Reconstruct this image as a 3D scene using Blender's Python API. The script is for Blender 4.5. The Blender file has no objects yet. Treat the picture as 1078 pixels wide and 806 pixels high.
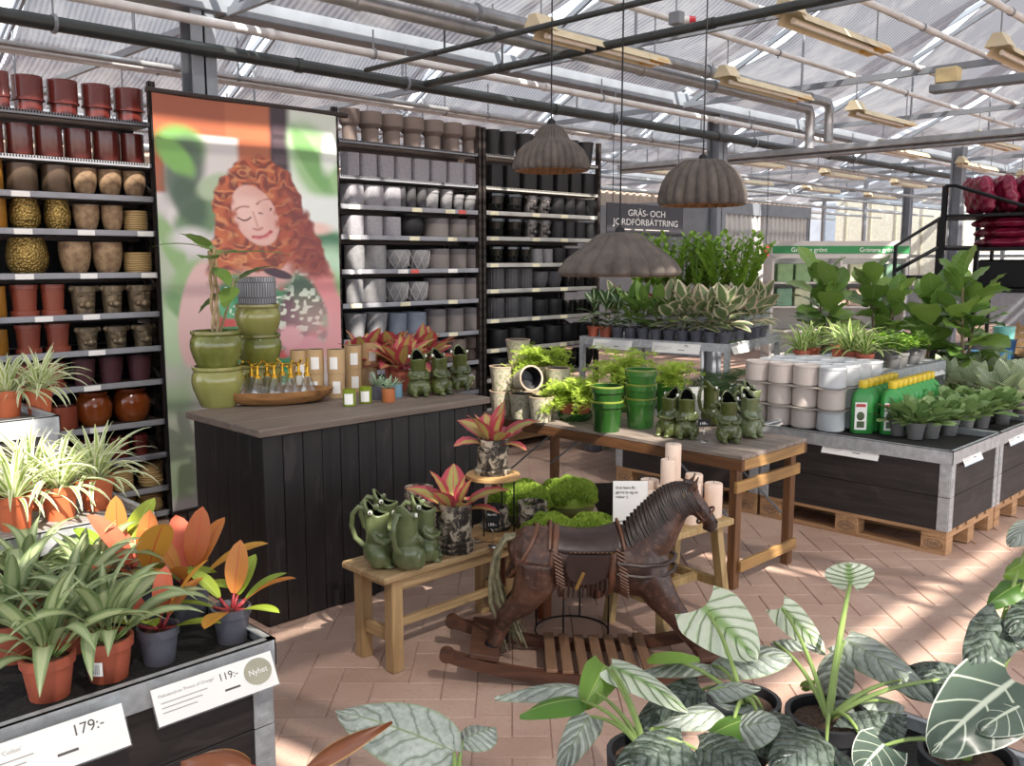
import bpy, math, random
import numpy as np
from mathutils import Vector, Matrix, Euler

# ------------------------------------------------------------------ camera, sky, sun, exposure
SC = bpy.context.scene
COL = SC.collection
cam_data = bpy.data.cameras.new('camera'); cam = bpy.data.objects.new('camera', cam_data); COL.objects.link(cam)
cam_data.sensor_fit = 'HORIZONTAL'; cam_data.sensor_width = 36.0; cam_data.lens = 36.0 * 960.0 / 1078.0
cam_data.clip_start = 0.05; cam_data.clip_end = 300
cam.location = (0, 0, 1.7)
cam.rotation_euler = (math.pi / 2 - math.atan(130 / 960.0), 0, math.radians(45.2 - 90))
SC.camera = cam

world = bpy.data.worlds.new('sky'); SC.world = world; world.use_nodes = True
bgn = world.node_tree.nodes['Background']
bgn.inputs['Color'].default_value = (0.86, 0.93, 1.0, 1); bgn.inputs['Strength'].default_value = 2.0

sun_data = bpy.data.lights.new('sun', 'SUN'); sun = bpy.data.objects.new('sun', sun_data); COL.objects.link(sun)
sun_data.energy = 9.0; sun_data.angle = math.radians(0.8); sun_data.color = (1.0, 0.93, 0.83)
SUN_AZ, SUN_EL = math.radians(252), math.radians(47)      # where the sun stands, seen from the floor
sun.rotation_euler = Vector((math.cos(SUN_AZ) * math.cos(SUN_EL), math.sin(SUN_AZ) * math.cos(SUN_EL), math.sin(SUN_EL))).to_track_quat('Z', 'Y').to_euler()

vs = SC.view_settings
vs.view_transform = 'Standard'; vs.look = 'None'; vs.exposure = 0.45; vs.gamma = 1.0; vs.use_curve_mapping = False
SC.cycles.use_denoising = True
SC.cycles.max_bounces = 8; SC.cycles.diffuse_bounces = 4; SC.cycles.transparent_max_bounces = 16
SC.cycles.sample_clamp_indirect = 4.0

# ------------------------------------------------------------------ materials
def hexc(h):
    h = h.lstrip('#'); r = []
    for i in (0, 2, 4):
        v = int(h[i:i+2], 16) / 255.0
        r.append(v / 12.92 if v <= 0.04045 else ((v + 0.055) / 1.055) ** 2.4)
    return tuple(r)
class NT:
    """small node-tree writer"""
    def __init__(s, name):
        s.m = bpy.data.materials.new(name); s.m.use_nodes = True
        s.t = s.m.node_tree; s.b = s.t.nodes['Principled BSDF']; s.out = s.t.nodes['Material Output']
    def n(s, kind, **kw):
        nd = s.t.nodes.new('ShaderNode' + kind)
        for k, v in kw.items(): setattr(nd, k, v)
        return nd
    def l(s, a, b): s.t.links.new(a, b)
    def val(s, sock, v):
        if hasattr(v, 'is_linked') or hasattr(v, 'links'): s.l(v, sock)
        else: sock.default_value = v
    def math(s, op, a, b=None, c=None, clamp=False):
        nd = s.n('Math', operation=op); nd.use_clamp = clamp
        s.val(nd.inputs[0], a)
        if b is not None: s.val(nd.inputs[1], b)
        if c is not None: s.val(nd.inputs[2], c)
        return nd.outputs[0]
    def mix(s, fac, a, b):
        nd = s.n('Mix', data_type='RGBA')
        s.val(nd.inputs[0], fac)
        for i, v in ((6, a), (7, b)):
            if isinstance(v, tuple): nd.inputs[i].default_value = (*v[:3], 1)
            else: s.l(v, nd.inputs[i])
        return nd.outputs[2]
    def ramp(s, fac, stops, interp='LINEAR'):
        nd = s.n('ValToRGB'); cr = nd.color_ramp; cr.interpolation = interp
        while len(cr.elements) > 1: cr.elements.remove(cr.elements[-1])
        for i, (p, c) in enumerate(stops):
            e = cr.elements[0] if i == 0 else cr.elements.new(p)
            e.position = p; e.color = (*c, 1) if isinstance(c, tuple) else (c, c, c, 1)
        s.l(fac, nd.inputs[0]); return nd.outputs[0]
    def smooth(s, x, a, b):
        nd = s.n('MapRange', interpolation_type='SMOOTHSTEP'); s.val(nd.inputs[0], x)
        nd.inputs[1].default_value = a; nd.inputs[2].default_value = b
        return nd.outputs[0]
    def coords(s, kind='Object', scale=(1, 1, 1)):
        tc = s.n('TexCoord'); mp = s.n('Mapping'); mp.inputs['Scale'].default_value = scale
        s.l(tc.outputs[kind], mp.inputs[0]); return mp.outputs[0]
    def noise(s, co, scale, detail=3, rough=0.55, dist=0.0):
        nd = s.n('TexNoise'); s.l(co, nd.inputs['Vector'])
        nd.inputs['Scale'].default_value = scale; nd.inputs['Detail'].default_value = detail
        nd.inputs['Roughness'].default_value = rough; nd.inputs['Distortion'].default_value = dist
        return nd.outputs[0]
    def set(s, color=None, rough=None, metal=None, spec=None, coat=None, bump=None, bump_dist=0.01, strength=0.5):
        if color is not None:
            if isinstance(color, tuple): s.b.inputs['Base Color'].default_value = (*color[:3], 1)
            else: s.l(color, s.b.inputs['Base Color'])
        if rough is not None: s.val(s.b.inputs['Roughness'], rough)
        if metal is not None: s.b.inputs['Metallic'].default_value = metal
        if spec is not None: s.b.inputs['Specular IOR Level'].default_value = spec
        if coat is not None: s.b.inputs['Coat Weight'].default_value = coat
        if bump is not None:
            nd = s.n('Bump'); nd.inputs['Strength'].default_value = strength; nd.inputs['Distance'].default_value = bump_dist
            s.l(bump, nd.inputs['Height']); s.l(nd.outputs[0], s.b.inputs['Normal'])
        return s.m

def sc3(c, k): return tuple(min(1.0, v * k) for v in c)
MATS = {}
def pm(name, color, rough=0.6, metal=0.0, var=0.14, scale=9.0, stretch=(1, 1, 1), spec=None, coat=None, bump=0.0, col2=None, detail=4):
    """plain procedural surface: one colour broken by noise, optional relief"""
    if name in MATS: return MATS[name]
    c = hexc(color) if isinstance(color, str) else color
    c2 = hexc(col2) if col2 else None
    t = NT(name); co = t.coords('Object', stretch); f = t.noise(co, scale, detail)
    a, b = (sc3(c, 1 - var), sc3(c, 1 + var)) if c2 is None else (c, c2)
    t.set(t.ramp(f, [(0.3, a), (0.7, b)]), rough, metal, spec, coat)
    if bump: t.set(bump=f, strength=bump)
    MATS[name] = t.m; return t.m

def wood(name, c1, c2, rough=0.6, axis=0, scale=3.0, knots=0.0, bump=0.25):
    if name in MATS: return MATS[name]
    t = NT(name); st = [14, 14, 14]; st[axis] = 1.2
    co = t.coords('Object', tuple(st)); info = t.n('ObjectInfo')
    add = t.n('VectorMath', operation='ADD'); t.l(co, add.inputs[0])
    sc = t.n('VectorMath', operation='SCALE'); t.l(info.outputs['Random'], sc.inputs['Scale']); sc.inputs[0].default_value = (37, 53, 71); t.l(sc.outputs[0], add.inputs[1])
    f = t.noise(add.outputs[0], scale, 5, 0.6, 0.6)
    col = t.ramp(f, [(0.28, hexc(c1)), (0.62, hexc(c2)), (0.8, sc3(hexc(c2), 1.2))])
    if knots:
        st2 = [9, 9, 9]; st2[axis] = 4
        co2 = t.n('VectorMath', operation='MULTIPLY'); tc = t.n('TexCoord'); t.l(tc.outputs['Object'], co2.inputs[0]); co2.inputs[1].default_value = st2
        ad2 = t.n('VectorMath', operation='ADD'); t.l(co2.outputs[0], ad2.inputs[0]); t.l(sc.outputs[0], ad2.inputs[1])
        g = t.noise(ad2.outputs[0], 1.0, 2, 0.5, 1.5)
        col = t.mix(t.math('MULTIPLY', t.smooth(g, 0.58, 0.72), knots), col, sc3(hexc(c2), 2.4))
    t.set(col, rough, bump=f, strength=bump, bump_dist=0.004)
    MATS[name] = t.m; return t.m

# ------------------------------------------------------------------ mesh writer
class MB:
    def __init__(s): s.v = []; s.f = []; s.uv = []; s.mi = []
    def face(s, idx, uv=None, mi=0): s.f.append(tuple(idx)); s.uv.append(uv); s.mi.append(mi)
    def box(s, x0, y0, z0, x1, y1, z1, c=0.0, M=None, mi=0):
        """box, edges chamfered by c"""
        b = len(s.v); P = []
        if c <= 0:
            P = [(x, y, z) for z in (z0, z1) for y in (y0, y1) for x in (x0, x1)]
            F = [(0, 2, 3, 1), (4, 5, 7, 6), (0, 1, 5, 4), (2, 6, 7, 3), (0, 4, 6, 2), (1, 3, 7, 5)]
        else:
            X = (x0, x0 + c, x1 - c, x1); Y = (y0, y0 + c, y1 - c, y1); Z = (z0, z0 + c, z1 - c, z1)
            ix = {}
            for sx in (0, 1):
                for sy in (0, 1):
                    for sz in (0, 1):
                        xo, xi = X[3 * sx], X[1 + sx]; yo, yi = Y[3 * sy], Y[1 + sy]; zo, zi = Z[3 * sz], Z[1 + sz]
                        for k, q in (('x', (xo, yi, zi)), ('y', (xi, yo, zi)), ('z', (xi, yi, zo))):
                            ix[(sx, sy, sz, k)] = len(P); P.append(q)
            g = lambda a, b_, c_, k: ix[(a, b_, c_, k)]
            F = [[g(0,0,0,'x'),g(0,0,1,'x'),g(0,1,1,'x'),g(0,1,0,'x')],[g(1,0,0,'x'),g(1,1,0,'x'),g(1,1,1,'x'),g(1,0,1,'x')],
                 [g(0,0,0,'y'),g(1,0,0,'y'),g(1,0,1,'y'),g(0,0,1,'y')],[g(0,1,0,'y'),g(0,1,1,'y'),g(1,1,1,'y'),g(1,1,0,'y')],
                 [g(0,0,0,'z'),g(0,1,0,'z'),g(1,1,0,'z'),g(1,0,0,'z')],[g(0,0,1,'z'),g(1,0,1,'z'),g(1,1,1,'z'),g(0,1,1,'z')]]
            for a in (0, 1):
                for d in (0, 1):
                    F += [[g(0,a,d,'y'),g(1,a,d,'y'),g(1,a,d,'z'),g(0,a,d,'z')],[g(a,0,d,'x'),g(a,1,d,'x'),g(a,1,d,'z'),g(a,0,d,'z')],[g(a,d,0,'x'),g(a,d,1,'x'),g(a,d,1,'y'),g(a,d,0,'y')]]
                    F += [[g(a,d,e,'x'),g(a,d,e,'y'),g(a,d,e,'z')] for e in (0, 1)]
        if M is not None: P = [tuple(M @ Vector(p)) for p in P]
        s.v += P
        for q in F: s.face([i + b for i in q], None, mi)
        return s
    def bar(s, p, q, w, h, up=(0, 0, 1), c=0.0, mi=0):
        """rectangular bar from p to q, w across, h along up"""
        p = Vector(p); q = Vector(q); d = q - p; L = d.length; d.normalize(); up = Vector(up)
        side = d.cross(up)
        if side.length < 1e-4: side = d.cross(Vector((1, 0, 0)))
        side.normalize(); up = side.cross(d)
        M = Matrix((( d.x, side.x, up.x, p.x), (d.y, side.y, up.y, p.y), (d.z, side.z, up.z, p.z), (0, 0, 0, 1)))
        return s.box(0, -w / 2, -h / 2, L, w / 2, h / 2, c, M, mi)
    def lathe(s, prof, n=24, at=(0, 0, 0), sx=1, sy=1, fn=None, mi=0, cap0=True, cap1=False, uv=False):
        """prof: (r, z) list; fn(angle, r, z, i) -> r lets the wall be ribbed"""
        b = len(s.v); m = len(prof)
        for i, (r, z) in enumerate(prof):
            for k in range(n):
                a = 2 * math.pi * k / n; rr = fn(a, r, z, i) if fn else r
                s.v.append((at[0] + rr * math.cos(a) * sx, at[1] + rr * math.sin(a) * sy, at[2] + z))
        for i in range(m - 1):
            for k in range(n):
                k2 = (k + 1) % n
                u = [(k / n, i / (m - 1)), ((k + 1) / n, i / (m - 1)), ((k + 1) / n, (i + 1) / (m - 1)), (k / n, (i + 1) / (m - 1))] if uv else None
                s.face((b + i * n + k, b + i * n + k2, b + (i + 1) * n + k2, b + (i + 1) * n + k), u, mi)
        if cap0 and prof[0][0] > 1e-5: s.face([b + k for k in range(n)][::-1], None, mi)
        if cap1 and prof[-1][0] > 1e-5: s.face([b + (m - 1) * n + k for k in range(n)], None, mi)
        return s
    def tube(s, pts, r, n=8, cap=True, mi=0, closed=False, flat=1.0):
        pts = [Vector(p) for p in pts]; m = len(pts); R = r if isinstance(r, (list, tuple)) else [r] * m
        b = len(s.v); prev = None
        for i, p in enumerate(pts):
            if closed: t = pts[(i + 1) % m] - pts[i - 1]
            else: t = (pts[min(i + 1, m - 1)] - pts[max(i - 1, 0)])
            t.normalize()
            if prev is None:
                a = Vector((0, 0, 1)) if abs(t.z) < 0.9 else Vector((1, 0, 0)); nrm = t.cross(a).normalized()
            else:
                nrm = prev - t * prev.dot(t)
                if nrm.length < 1e-5: nrm = t.orthogonal()
                nrm.normalize()
            prev = nrm; bi = t.cross(nrm)
            for k in range(n):
                a = 2 * math.pi * k / n; o = p + (nrm * math.cos(a) + bi * math.sin(a) * flat) * R[i]
                s.v.append(tuple(o))
        for i in range(m if closed else m - 1):
            j = (i + 1) % m
            for k in range(n):
                k2 = (k + 1) % n
                s.face((b + i * n + k, b + i * n + k2, b + j * n + k2, b + j * n + k), None, mi)
        if cap and not closed:
            s.face([b + k for k in range(n)][::-1], None, mi); s.face([b + (m - 1) * n + k for k in range(n)], None, mi)
        return s
    def sheet(s, rows, closed=False, mi=0):
        """grid of points; uv 0..1 (u across, v along)"""
        b = len(s.v); m = len(rows); n = len(rows[0])
        for r in rows: s.v += [tuple(p) for p in r]
        for i in range(m - 1):
            for k in range(n - 1 + (1 if closed else 0)):
                k2 = (k + 1) % n
                u0, u1, v0, v1 = k / (n - 1), (k + 1) / (n - 1), i / (m - 1), (i + 1) / (m - 1)
                s.face((b + i * n + k, b + i * n + k2, b + (i + 1) * n + k2, b + (i + 1) * n + k), [(u0, v0), (u1, v0), (u1, v1), (u0, v1)], mi)
        return s
    def disc(s, r, at=(0, 0, 0), n=24, mi=0, sx=1, sy=1):
        b = len(s.v); s.v += [(at[0] + r * sx * math.cos(2 * math.pi * k / n), at[1] + r * sy * math.sin(2 * math.pi * k / n), at[2]) for k in range(n)]
        s.face([b + k for k in range(n)], None, mi); return s
    def sphere(s, c, r, n=12, m=8, sx=1, sy=1, sz=1, mi=0, M=None):
        prof = [(max(1e-6, math.sin(math.pi * i / m)) * r, -math.cos(math.pi * i / m) * r) for i in range(m + 1)]
        b = len(s.v); s.lathe(prof, n, (0, 0, 0), 1, 1, None, mi, False)
        for i in range(b, len(s.v)):
            p = Vector(s.v[i]); p = Vector((p.x * sx, p.y * sy, p.z * sz))
            if M is not None: p = M @ p
            s.v[i] = (p.x + c[0], p.y + c[1], p.z + c[2])
        return s
    def prism(s, outline, d, M=None, mi=0, z0=0.0):
        """flat outline (x, y) given thickness d along z"""
        b = len(s.v); n = len(outline)
        P = [(x, y, z0) for x, y in outline] + [(x, y, z0 + d) for x, y in outline]
        if M is not None: P = [tuple(M @ Vector(p)) for p in P]
        s.v += P
        s.face([b + i for i in range(n)][::-1], None, mi); s.face([b + n + i for i in range(n)], None, mi)
        for i in range(n): s.face((b + i, b + (i + 1) % n, b + n + (i + 1) % n, b + n + i), None, mi)
        return s
    def mesh(s, name, mats, smooth=True, angle=40):
        me = bpy.data.meshes.new(name); me.from_pydata(s.v, [], s.f)
        if any(u is not None for u in s.uv):
            lay = me.uv_layers.new(name='UVMap'); arr = []
            for fc, u in zip(s.f, s.uv):
                for k in range(len(fc)): arr += (u[k] if u is not None else (0.5, 0.5))
            lay.data.foreach_set('uv', arr)
        for m in (mats if isinstance(mats, (list, tuple)) else [mats]): me.materials.append(m)
        if any(s.mi): me.polygons.foreach_set('material_index', s.mi)
        if smooth:
            me.polygons.foreach_set('use_smooth', [True] * len(s.f))
            if angle: me.set_sharp_from_angle(angle=math.radians(angle))
        me.validate(); me.update(); return me
    def build(s, name, mats, parent=None, loc=(0, 0, 0), rot=0.0, smooth=True, angle=40):
        return put(name, s.mesh(name, mats, smooth, angle), parent, loc, rot)

def put(name, me, parent=None, loc=(0, 0, 0), rot=0.0, scale=1.0):
    o = bpy.data.objects.new(name, me); COL.objects.link(o)
    o.location = loc; o.rotation_euler = rot if isinstance(rot, (tuple, list, Euler)) else (0, 0, rot)
    o.scale = scale if isinstance(scale, (tuple, list)) else (scale,) * 3
    if parent is not None: o.parent = parent
    return o
def tag(o, label, cat, group=None):
    o['label'] = label; o['category'] = cat
    if group: o['group'] = group
    return o
def thing(name, label, cat, loc=(0, 0, 0), rot=0.0, group=None, scale=1.0):
    return tag(put(name, None, None, loc, rot, scale), label, cat, group)
def struct(o): o['kind'] = 'structure'; return o
def dup(o, loc, rot=0.0, label=None, group=None, scale=None):
    c = o.copy(); COL.objects.link(c); c.location = loc
    c.rotation_euler = rot if isinstance(rot, (tuple, list)) else (0, 0, rot)
    if scale is not None: c.scale = scale if isinstance(scale, (tuple, list)) else (scale,) * 3
    if label: c['label'] = label
    if group: c['group'] = group
    for ch in o.children:
        d = ch.copy(); COL.objects.link(d); d.parent = c
        for g in ch.children:
            e = g.copy(); COL.objects.link(e); e.parent = d
    return c
def text_mesh(body, size, align='LEFT'):
    """flat lettering as a mesh in its own xy plane"""
    cu = bpy.data.curves.new('t', 'FONT'); cu.body = body; cu.size = size; cu.align_x = align; cu.extrude = 0.0004
    ob = bpy.data.objects.new('t', cu); COL.objects.link(ob); dg = bpy.context.evaluated_depsgraph_get(); dg.update()
    me = bpy.data.meshes.new_from_object(ob.evaluated_get(dg)); bpy.data.objects.remove(ob)
    return me
def write(name, body, size, mat, parent, loc, rot=(0, 0, 0), align='LEFT'):
    me = text_mesh(body, size, align); me.materials.clear(); me.materials.append(mat)
    return put(name, me, parent, loc, rot)
rnd = random.Random(7)

# shared materials
ZINC = pm('galvanised zinc', '#b9bcbf', 0.42, 0.35, 0.2, 26, detail=6)
STEEL_GREY = pm('grey painted steel', '#80858c', 0.5, 0.1, 0.12, 5)
RACK_BROWN = pm('dark bronze rack paint', '#3b322f', 0.55, 0.3, 0.15, 20)
SHELF_GREY = pm('grey shelf steel', '#94959b', 0.5, 0.15, 0.1, 8)
PIPE_WHITE = pm('worn white pipe paint', '#cfcfd0', 0.45, 0.1, 0.14, 6)
PIPE_DARK = pm('dark pipe paint', '#3d4242', 0.4, 0.3, 0.2, 6)
PIPE_SILVER = pm('silver insulated pipe', '#a3a5a8', 0.35, 0.55, 0.16, 9)
BLACK_IRON = pm('black iron', '#17171a', 0.5, 0.4, 0.2, 12)
SOIL = pm('potting soil', '#2c1f17', 0.95, 0, 0.6, 90, bump=1.0, col2='#5c4636')
TERRACOTTA = pm('terracotta plastic', '#a85740', 0.5, 0, 0.1, 7)
ANTHRACITE = pm('anthracite plastic', '#565660', 0.5, 0, 0.1, 8)
PAPER = pm('white card', '#eeece8', 0.6, 0, 0.03, 4)
INK = pm('grey ink', '#55504e', 0.7, 0, 0.05, 4)
PALE_INK = pm('pale ink', '#a8a29c', 0.7, 0, 0.05, 4)

# ------------------------------------------------------------------ the setting
# ground slab with recessed joints and clay pavers in a herringbone bond
t = NT('paver joint sand'); f_ = t.noise(t.coords('Object'), 30, 4)
t.set(t.ramp(f_, [(0.3, hexc('#6d5247')), (0.7, hexc('#8b6c5c'))]), 0.95); JOINT = t.m
t = NT('clay paver'); inf = t.n('ObjectInfo'); co = t.coords('Object'); n1 = t.noise(t.n('NewGeometry').outputs['Position'], 2.2, 5, 0.6); n2 = t.noise(t.n('NewGeometry').outputs['Position'], 60, 3)
c_ = t.ramp(inf.outputs['Random'], [(0.0, hexc('#a98a7a')), (0.5, hexc('#b19282')), (1.0, hexc('#b8998a'))])
c_ = t.mix(t.smooth(n1, 0.35, 0.7), c_, hexc('#c0a494')); c_ = t.mix(t.math('MULTIPLY', t.smooth(n2, 0.5, 0.75), 0.35), c_, hexc('#937567'))
t.set(c_, 0.62, bump=n2, strength=0.15, bump_dist=0.003); PAVER = t.m
t = NT('far clay paving'); br = t.n('TexBrick'); t.l(t.coords('Object', (1, 1, 1)), br.inputs['Vector'])
br.inputs['Scale'].default_value = 1.0; br.inputs['Brick Width'].default_value = 0.28; br.inputs['Row Height'].default_value = 0.14; br.inputs['Mortar Size'].default_value = 0.004
br.inputs['Color1'].default_value = (*hexc('#ab8c7c'), 1); br.inputs['Color2'].default_value = (*hexc('#b39586'), 1); br.inputs['Mortar'].default_value = (*hexc('#7d675c'), 1)
t.set(br.outputs[0], 0.7); FARPAVE = t.m

floor = MB().box(-30, -30, -0.3, 60, 60, -0.006).build('floor', FARPAVE, smooth=False); struct(floor)
pw, pl, th = 0.14, 0.28, 0.03
tile_me = MB().box(0.0015, 0.0015, -th, pl - 0.0015, pw - 0.0015, 0, 0.003).mesh('paver', PAVER, smooth=False)
cands = []
ca, sa = math.cos(math.radians(45.2)), math.sin(math.radians(45.2))
for i in range(-40, 80):
    for j in range(-60, 60):
        # herringbone: pairs step diagonally
        for kind in (0, 1):
            if kind == 0: x, y, r = (4 * i - j) * pw, j * pw, 0
            else: x, y, r = (4 * i - j + 3) * pw, j * pw, 90
            cx, cy = (x + pl / 2, y + pw / 2) if r == 0 else (x - pw / 2, y + pl / 2)
            # local frame: x to the camera's right, y away
            X = cy * ca + cx * sa; Y = cy * sa - cx * ca
            cands.append((X, Y, x, y, r, cx, cy))
def on_open_floor(cx, cy):
    if not (2.55 < cy < 8.6): return False
    if abs(cx) > cy * 0.62 + 0.2: return False
    return True
vis = [c for c in cands if on_open_floor(c[5], c[6])]
def hidden(X, Y):
    return (2.1 < X < 3.4 and 3.7 < Y) or (X < 1.35 and Y > 1.6) or (5.5 < X and 1.95 < Y) or (X < 5.3 and Y > 5.9)
vis = [c for c in vis if not hidden(c[0], c[1])]
vis.sort(key=lambda c: c[6])
near = vis[:300]; rest = vis[300:]
for (X, Y, x, y, r, cx, cy) in near:
    ang = math.radians(45.2 - 90 + r)
    px = y * ca + x * sa; py = y * sa - x * ca
    p = put('paver', tile_me, floor, (px, py, rnd.uniform(-0.0015, 0.001)), ang)
mb = MB()
for (X, Y, x, y, r, cx, cy) in rest:
    ang = math.radians(45.2 - 90 + r); px = y * ca + x * sa; py = y * sa - x * ca
    mb.box(0.0015, 0.0015, -0.02, pl - 0.0015, pw - 0.0015, rnd.uniform(-0.0015, 0.001), 0, Matrix.Translation((px, py, 0)) @ Matrix.Rotation(ang, 4, 'Z'))
o = mb.build('far_pavers', PAVER, floor, smooth=False); o['kind'] = 'stuff'

# roof: gutters along x, shade screens under the glass with open slots between them
t = NT('shade screen cloth'); tc = t.n('TexCoord')
sx_ = t.n('SeparateXYZ'); t.l(tc.outputs['UV'], sx_.inputs[0])
wv = t.math('SINE', t.math('MULTIPLY', sx_.outputs[0], 2 * math.pi * 44)); blot = t.noise(t.coords('Object', (1, 0.5, 1)), 1.3, 5, 0.65)
stripe = t.math('ADD', t.math('MULTIPLY', wv, 0.5), 0.5)
c_ = t.mix(stripe, hexc('#6a6870'), hexc('#9d9ba2')); c_ = t.mix(t.math('MULTIPLY', t.smooth(blot, 0.5, 0.68), 0.55), c_, hexc('#c9c6c6'))
t.set(c_, 0.8, bump=stripe, strength=0.6, bump_dist=0.01)
tr = t.n('BsdfTransparent'); tr.inputs[0].default_value = (1, 1, 1, 1)
tl = t.n('BsdfTranslucent'); t.l(c_, tl.inputs[0])
m1 = t.n('MixShader'); m1.inputs[0].default_value = 0.2; t.l(t.b.outputs[0], m1.inputs[1]); t.l(tl.outputs[0], m1.inputs[2])
m2 = t.n('MixShader'); m2.inputs[0].default_value = 0.1; t.l(m1.outputs[0], m2.inputs[1]); t.l(tr.outputs[0], m2.inputs[2])
t.l(m2.outputs[0], t.out.inputs[0]); SCREEN = t.m

GZ, RZ, PER = 3.5, 5.1, 6.4
GUT = [6.6 - PER * 2, 6.6 - PER, 6.6, 6.6 + PER, 6.6 + 2 * PER, 6.6 + 3 * PER]
ceiling = struct(MB().box(-8, 6.5, GZ, 40, 6.7, GZ + 0.16, 0.01).build('ceiling', STEEL_GREY))
for g in GUT:
    if g != 6.6: MB().box(-8, g - 0.1, GZ, 40, g + 0.1, GZ + 0.16, 0.01).build('gutter', STEEL_GREY, ceiling)
PW, GAP = 2.65, 0.26
ALU = pm('pale aluminium', '#a7abb0', 0.4, 0.6, 0.08, 5)
RAFT = {sg: MB().bar((0, 0, 0), (0, -sg * PER / 2, RZ - GZ - 0.15), 0.035, 0.06).mesh('rafter', ALU, False) for sg in (1, -1)}
pan = {}
for sgn in (1, -1):
    mb = MB(); rows = []
    for i in range(15):
        s = i / 14; yy = 0.16 + s * (PER / 2 - 0.35); zz = 0.02 + s * (RZ - GZ - 0.12) - 0.22 * math.sin(math.pi * min(1, s * 1.15)) ** 2
        rows.append([(PW * k / 10, -sgn * yy, zz) for k in range(11)])
    mb.sheet(rows); pan[sgn] = mb.mesh('shade_screen', SCREEN, True, None)
for gi, g in enumerate(GUT):
    for sgn in (1, -1):
        for k in range(-3, 12):
            x = 0.62 + k * (PW + GAP) + (-0.25 if sgn < 0 else 0)
            put('shade_screen', pan[sgn], ceiling, (x, g, GZ + 0.1))
    if gi < 2:                   # unseen strips added to block sun through most slots over the aisle
        for sgn in (1, -1):
            for k in range(-3, 12):
                x = 0.62 + k * (PW + GAP) + (-0.25 if sgn < 0 else 0) - GAP
                for a, b in (((0.0, 1.0),) if sgn > 0 else ((0.36, 0.76),)):
                    key = ('cover', sgn, a)
                    if key not in pan:
                        rows = []
                        for i in range(9):
                            s = a + (b - a) * i / 8; yy = 0.16 + s * (PER / 2 - 0.35); rows.append([(GAP * q * 0.5 - 0.01 + 0.02 * q * 0.5, -sgn * yy, 0.05 + s * (RZ - GZ - 0.12)) for q in range(3)])
                        mb = MB(); mb.sheet(rows); pan[key] = mb.mesh('sun_block_strip', SCREEN, True, None)
                    put('sun_block_strip', pan[key], ceiling, (x, g, GZ + 0.1))
    if gi in (0, 5): continue
    for k in range(-1, 9):      # rafters beside each slot
        for dx in (0.02, GAP - 0.02):
            for sgn in (1, -1): put('rafter', RAFT[sgn], ceiling, (0.62 + k * (PW + GAP) - GAP + dx, g, GZ + 0.2))
    MB().bar((-8, g - PER / 2, RZ), (40, g - PER / 2, RZ), 0.08, 0.12).build('ridge_beam', ALU, ceiling)

def column(x, y, h=GZ + 0.05, w=0.19):
    mb = MB(); mb.box(x - w / 2, y - w / 2, 0, x + w / 2, y - w / 2 + 0.018, h); mb.box(x - w / 2, y + w / 2 - 0.018, 0, x + w / 2, y + w / 2, h); mb.box(x - 0.008, y - w / 2, 0, x + 0.008, y + w / 2, h)
    mb.box(x - w / 2 - 0.06, y - w / 2 - 0.06, 0, x + w / 2 + 0.06, y + w / 2 + 0.06, 0.02)
    o = mb.build('roof_column', STEEL_GREY, smooth=False)
    return o
for i, (x, y, lb) in enumerate([(3.3, 6.62, 'grey steel roof column rising behind the portrait banner'), (10.26, 6.62, 'grey steel roof column beside the hanging sign'),
                 (*(16.296,5.804,3.63)[:2], 'grey steel roof column beside the stair rail and magenta sacks'), (*(23.162,9.404,3.63)[:2], 'grey steel roof column in front of the far glazed wall')]):
    o = column(x, y); tag(o, lb, 'column', 'roof columns')
# tie bars across, with hangers and diagonal struts
for i, x in enumerate([0.6, 3.5, 6.45, 9.35, 12.25, 15.15, 18.05, 21, 24]):
    tb = MB().box(x - 0.02, -6, GZ - 0.01, x + 0.02, 26, GZ + 0.05).build('tie_bar', STEEL_GREY, ceiling, smooth=False)
    for g in GUT[1:4]:
        for s in (-1, 1):
            MB().bar((x, g + s * 0.1, GZ), (x, g + s * PER / 2 * 0.97, RZ - 0.1), 0.035, 0.05).build('truss_rafter', STEEL_GREY, tb, smooth=False)
            MB().tube([(x, g + s * 1.6, GZ + 0.05), (x, g + s * 1.6, GZ + 0.75)], 0.014, 6).build('strut', STEEL_GREY, tb)

def pipe(name, y, z, r, m, label, x0=-6, x1=34, joints=True, group='heating pipes under the roof'):
    mb = MB(); mb.tube([(x0, y, z), (x1, y, z)], r, 12)
    if joints:
        x = x0 + (y * 1.7) % 2.0
        while x < x1: mb.tube([(x, y, z), (x + 0.05, y, z)], r * 1.18, 12); x += 3.0
    o = mb.build(name, m)
    mb = MB(); x = x0 + 1 + (y * 2.3) % 1.5
    while x < min(x1, 16):
        mb.tube([(x, y, z), (x, y, GZ + 0.05)], 0.007, 5); mb.tube([(x - 0.012, y, z), (x + 0.012, y, z)], r * 1.25, 10); x += 2.9
    mb.build('hangers', STEEL_GREY, o)['kind'] = 'stuff'
    return tag(o, label, 'pipe', group)
pipe('heating_pipe', 6.5, 3.22, 0.05, PIPE_DARK, 'thick dark green pipe running in front of the roof gutter')
pipe('heating_pipe', 6.28, 3.36, 0.035, PIPE_WHITE, 'white pipe strung just above the thick dark green pipe')
pipe('heating_pipe', 4.93, 3.42, 0.05, PIPE_SILVER, 'wide silver insulated pipe, upper one of the bent pair', x1=9.7)
pipe('heating_pipe', 5.05, 3.34, 0.05, PIPE_SILVER, 'wide silver insulated pipe, lower one of the bent pair', x1=9.5)
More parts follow.
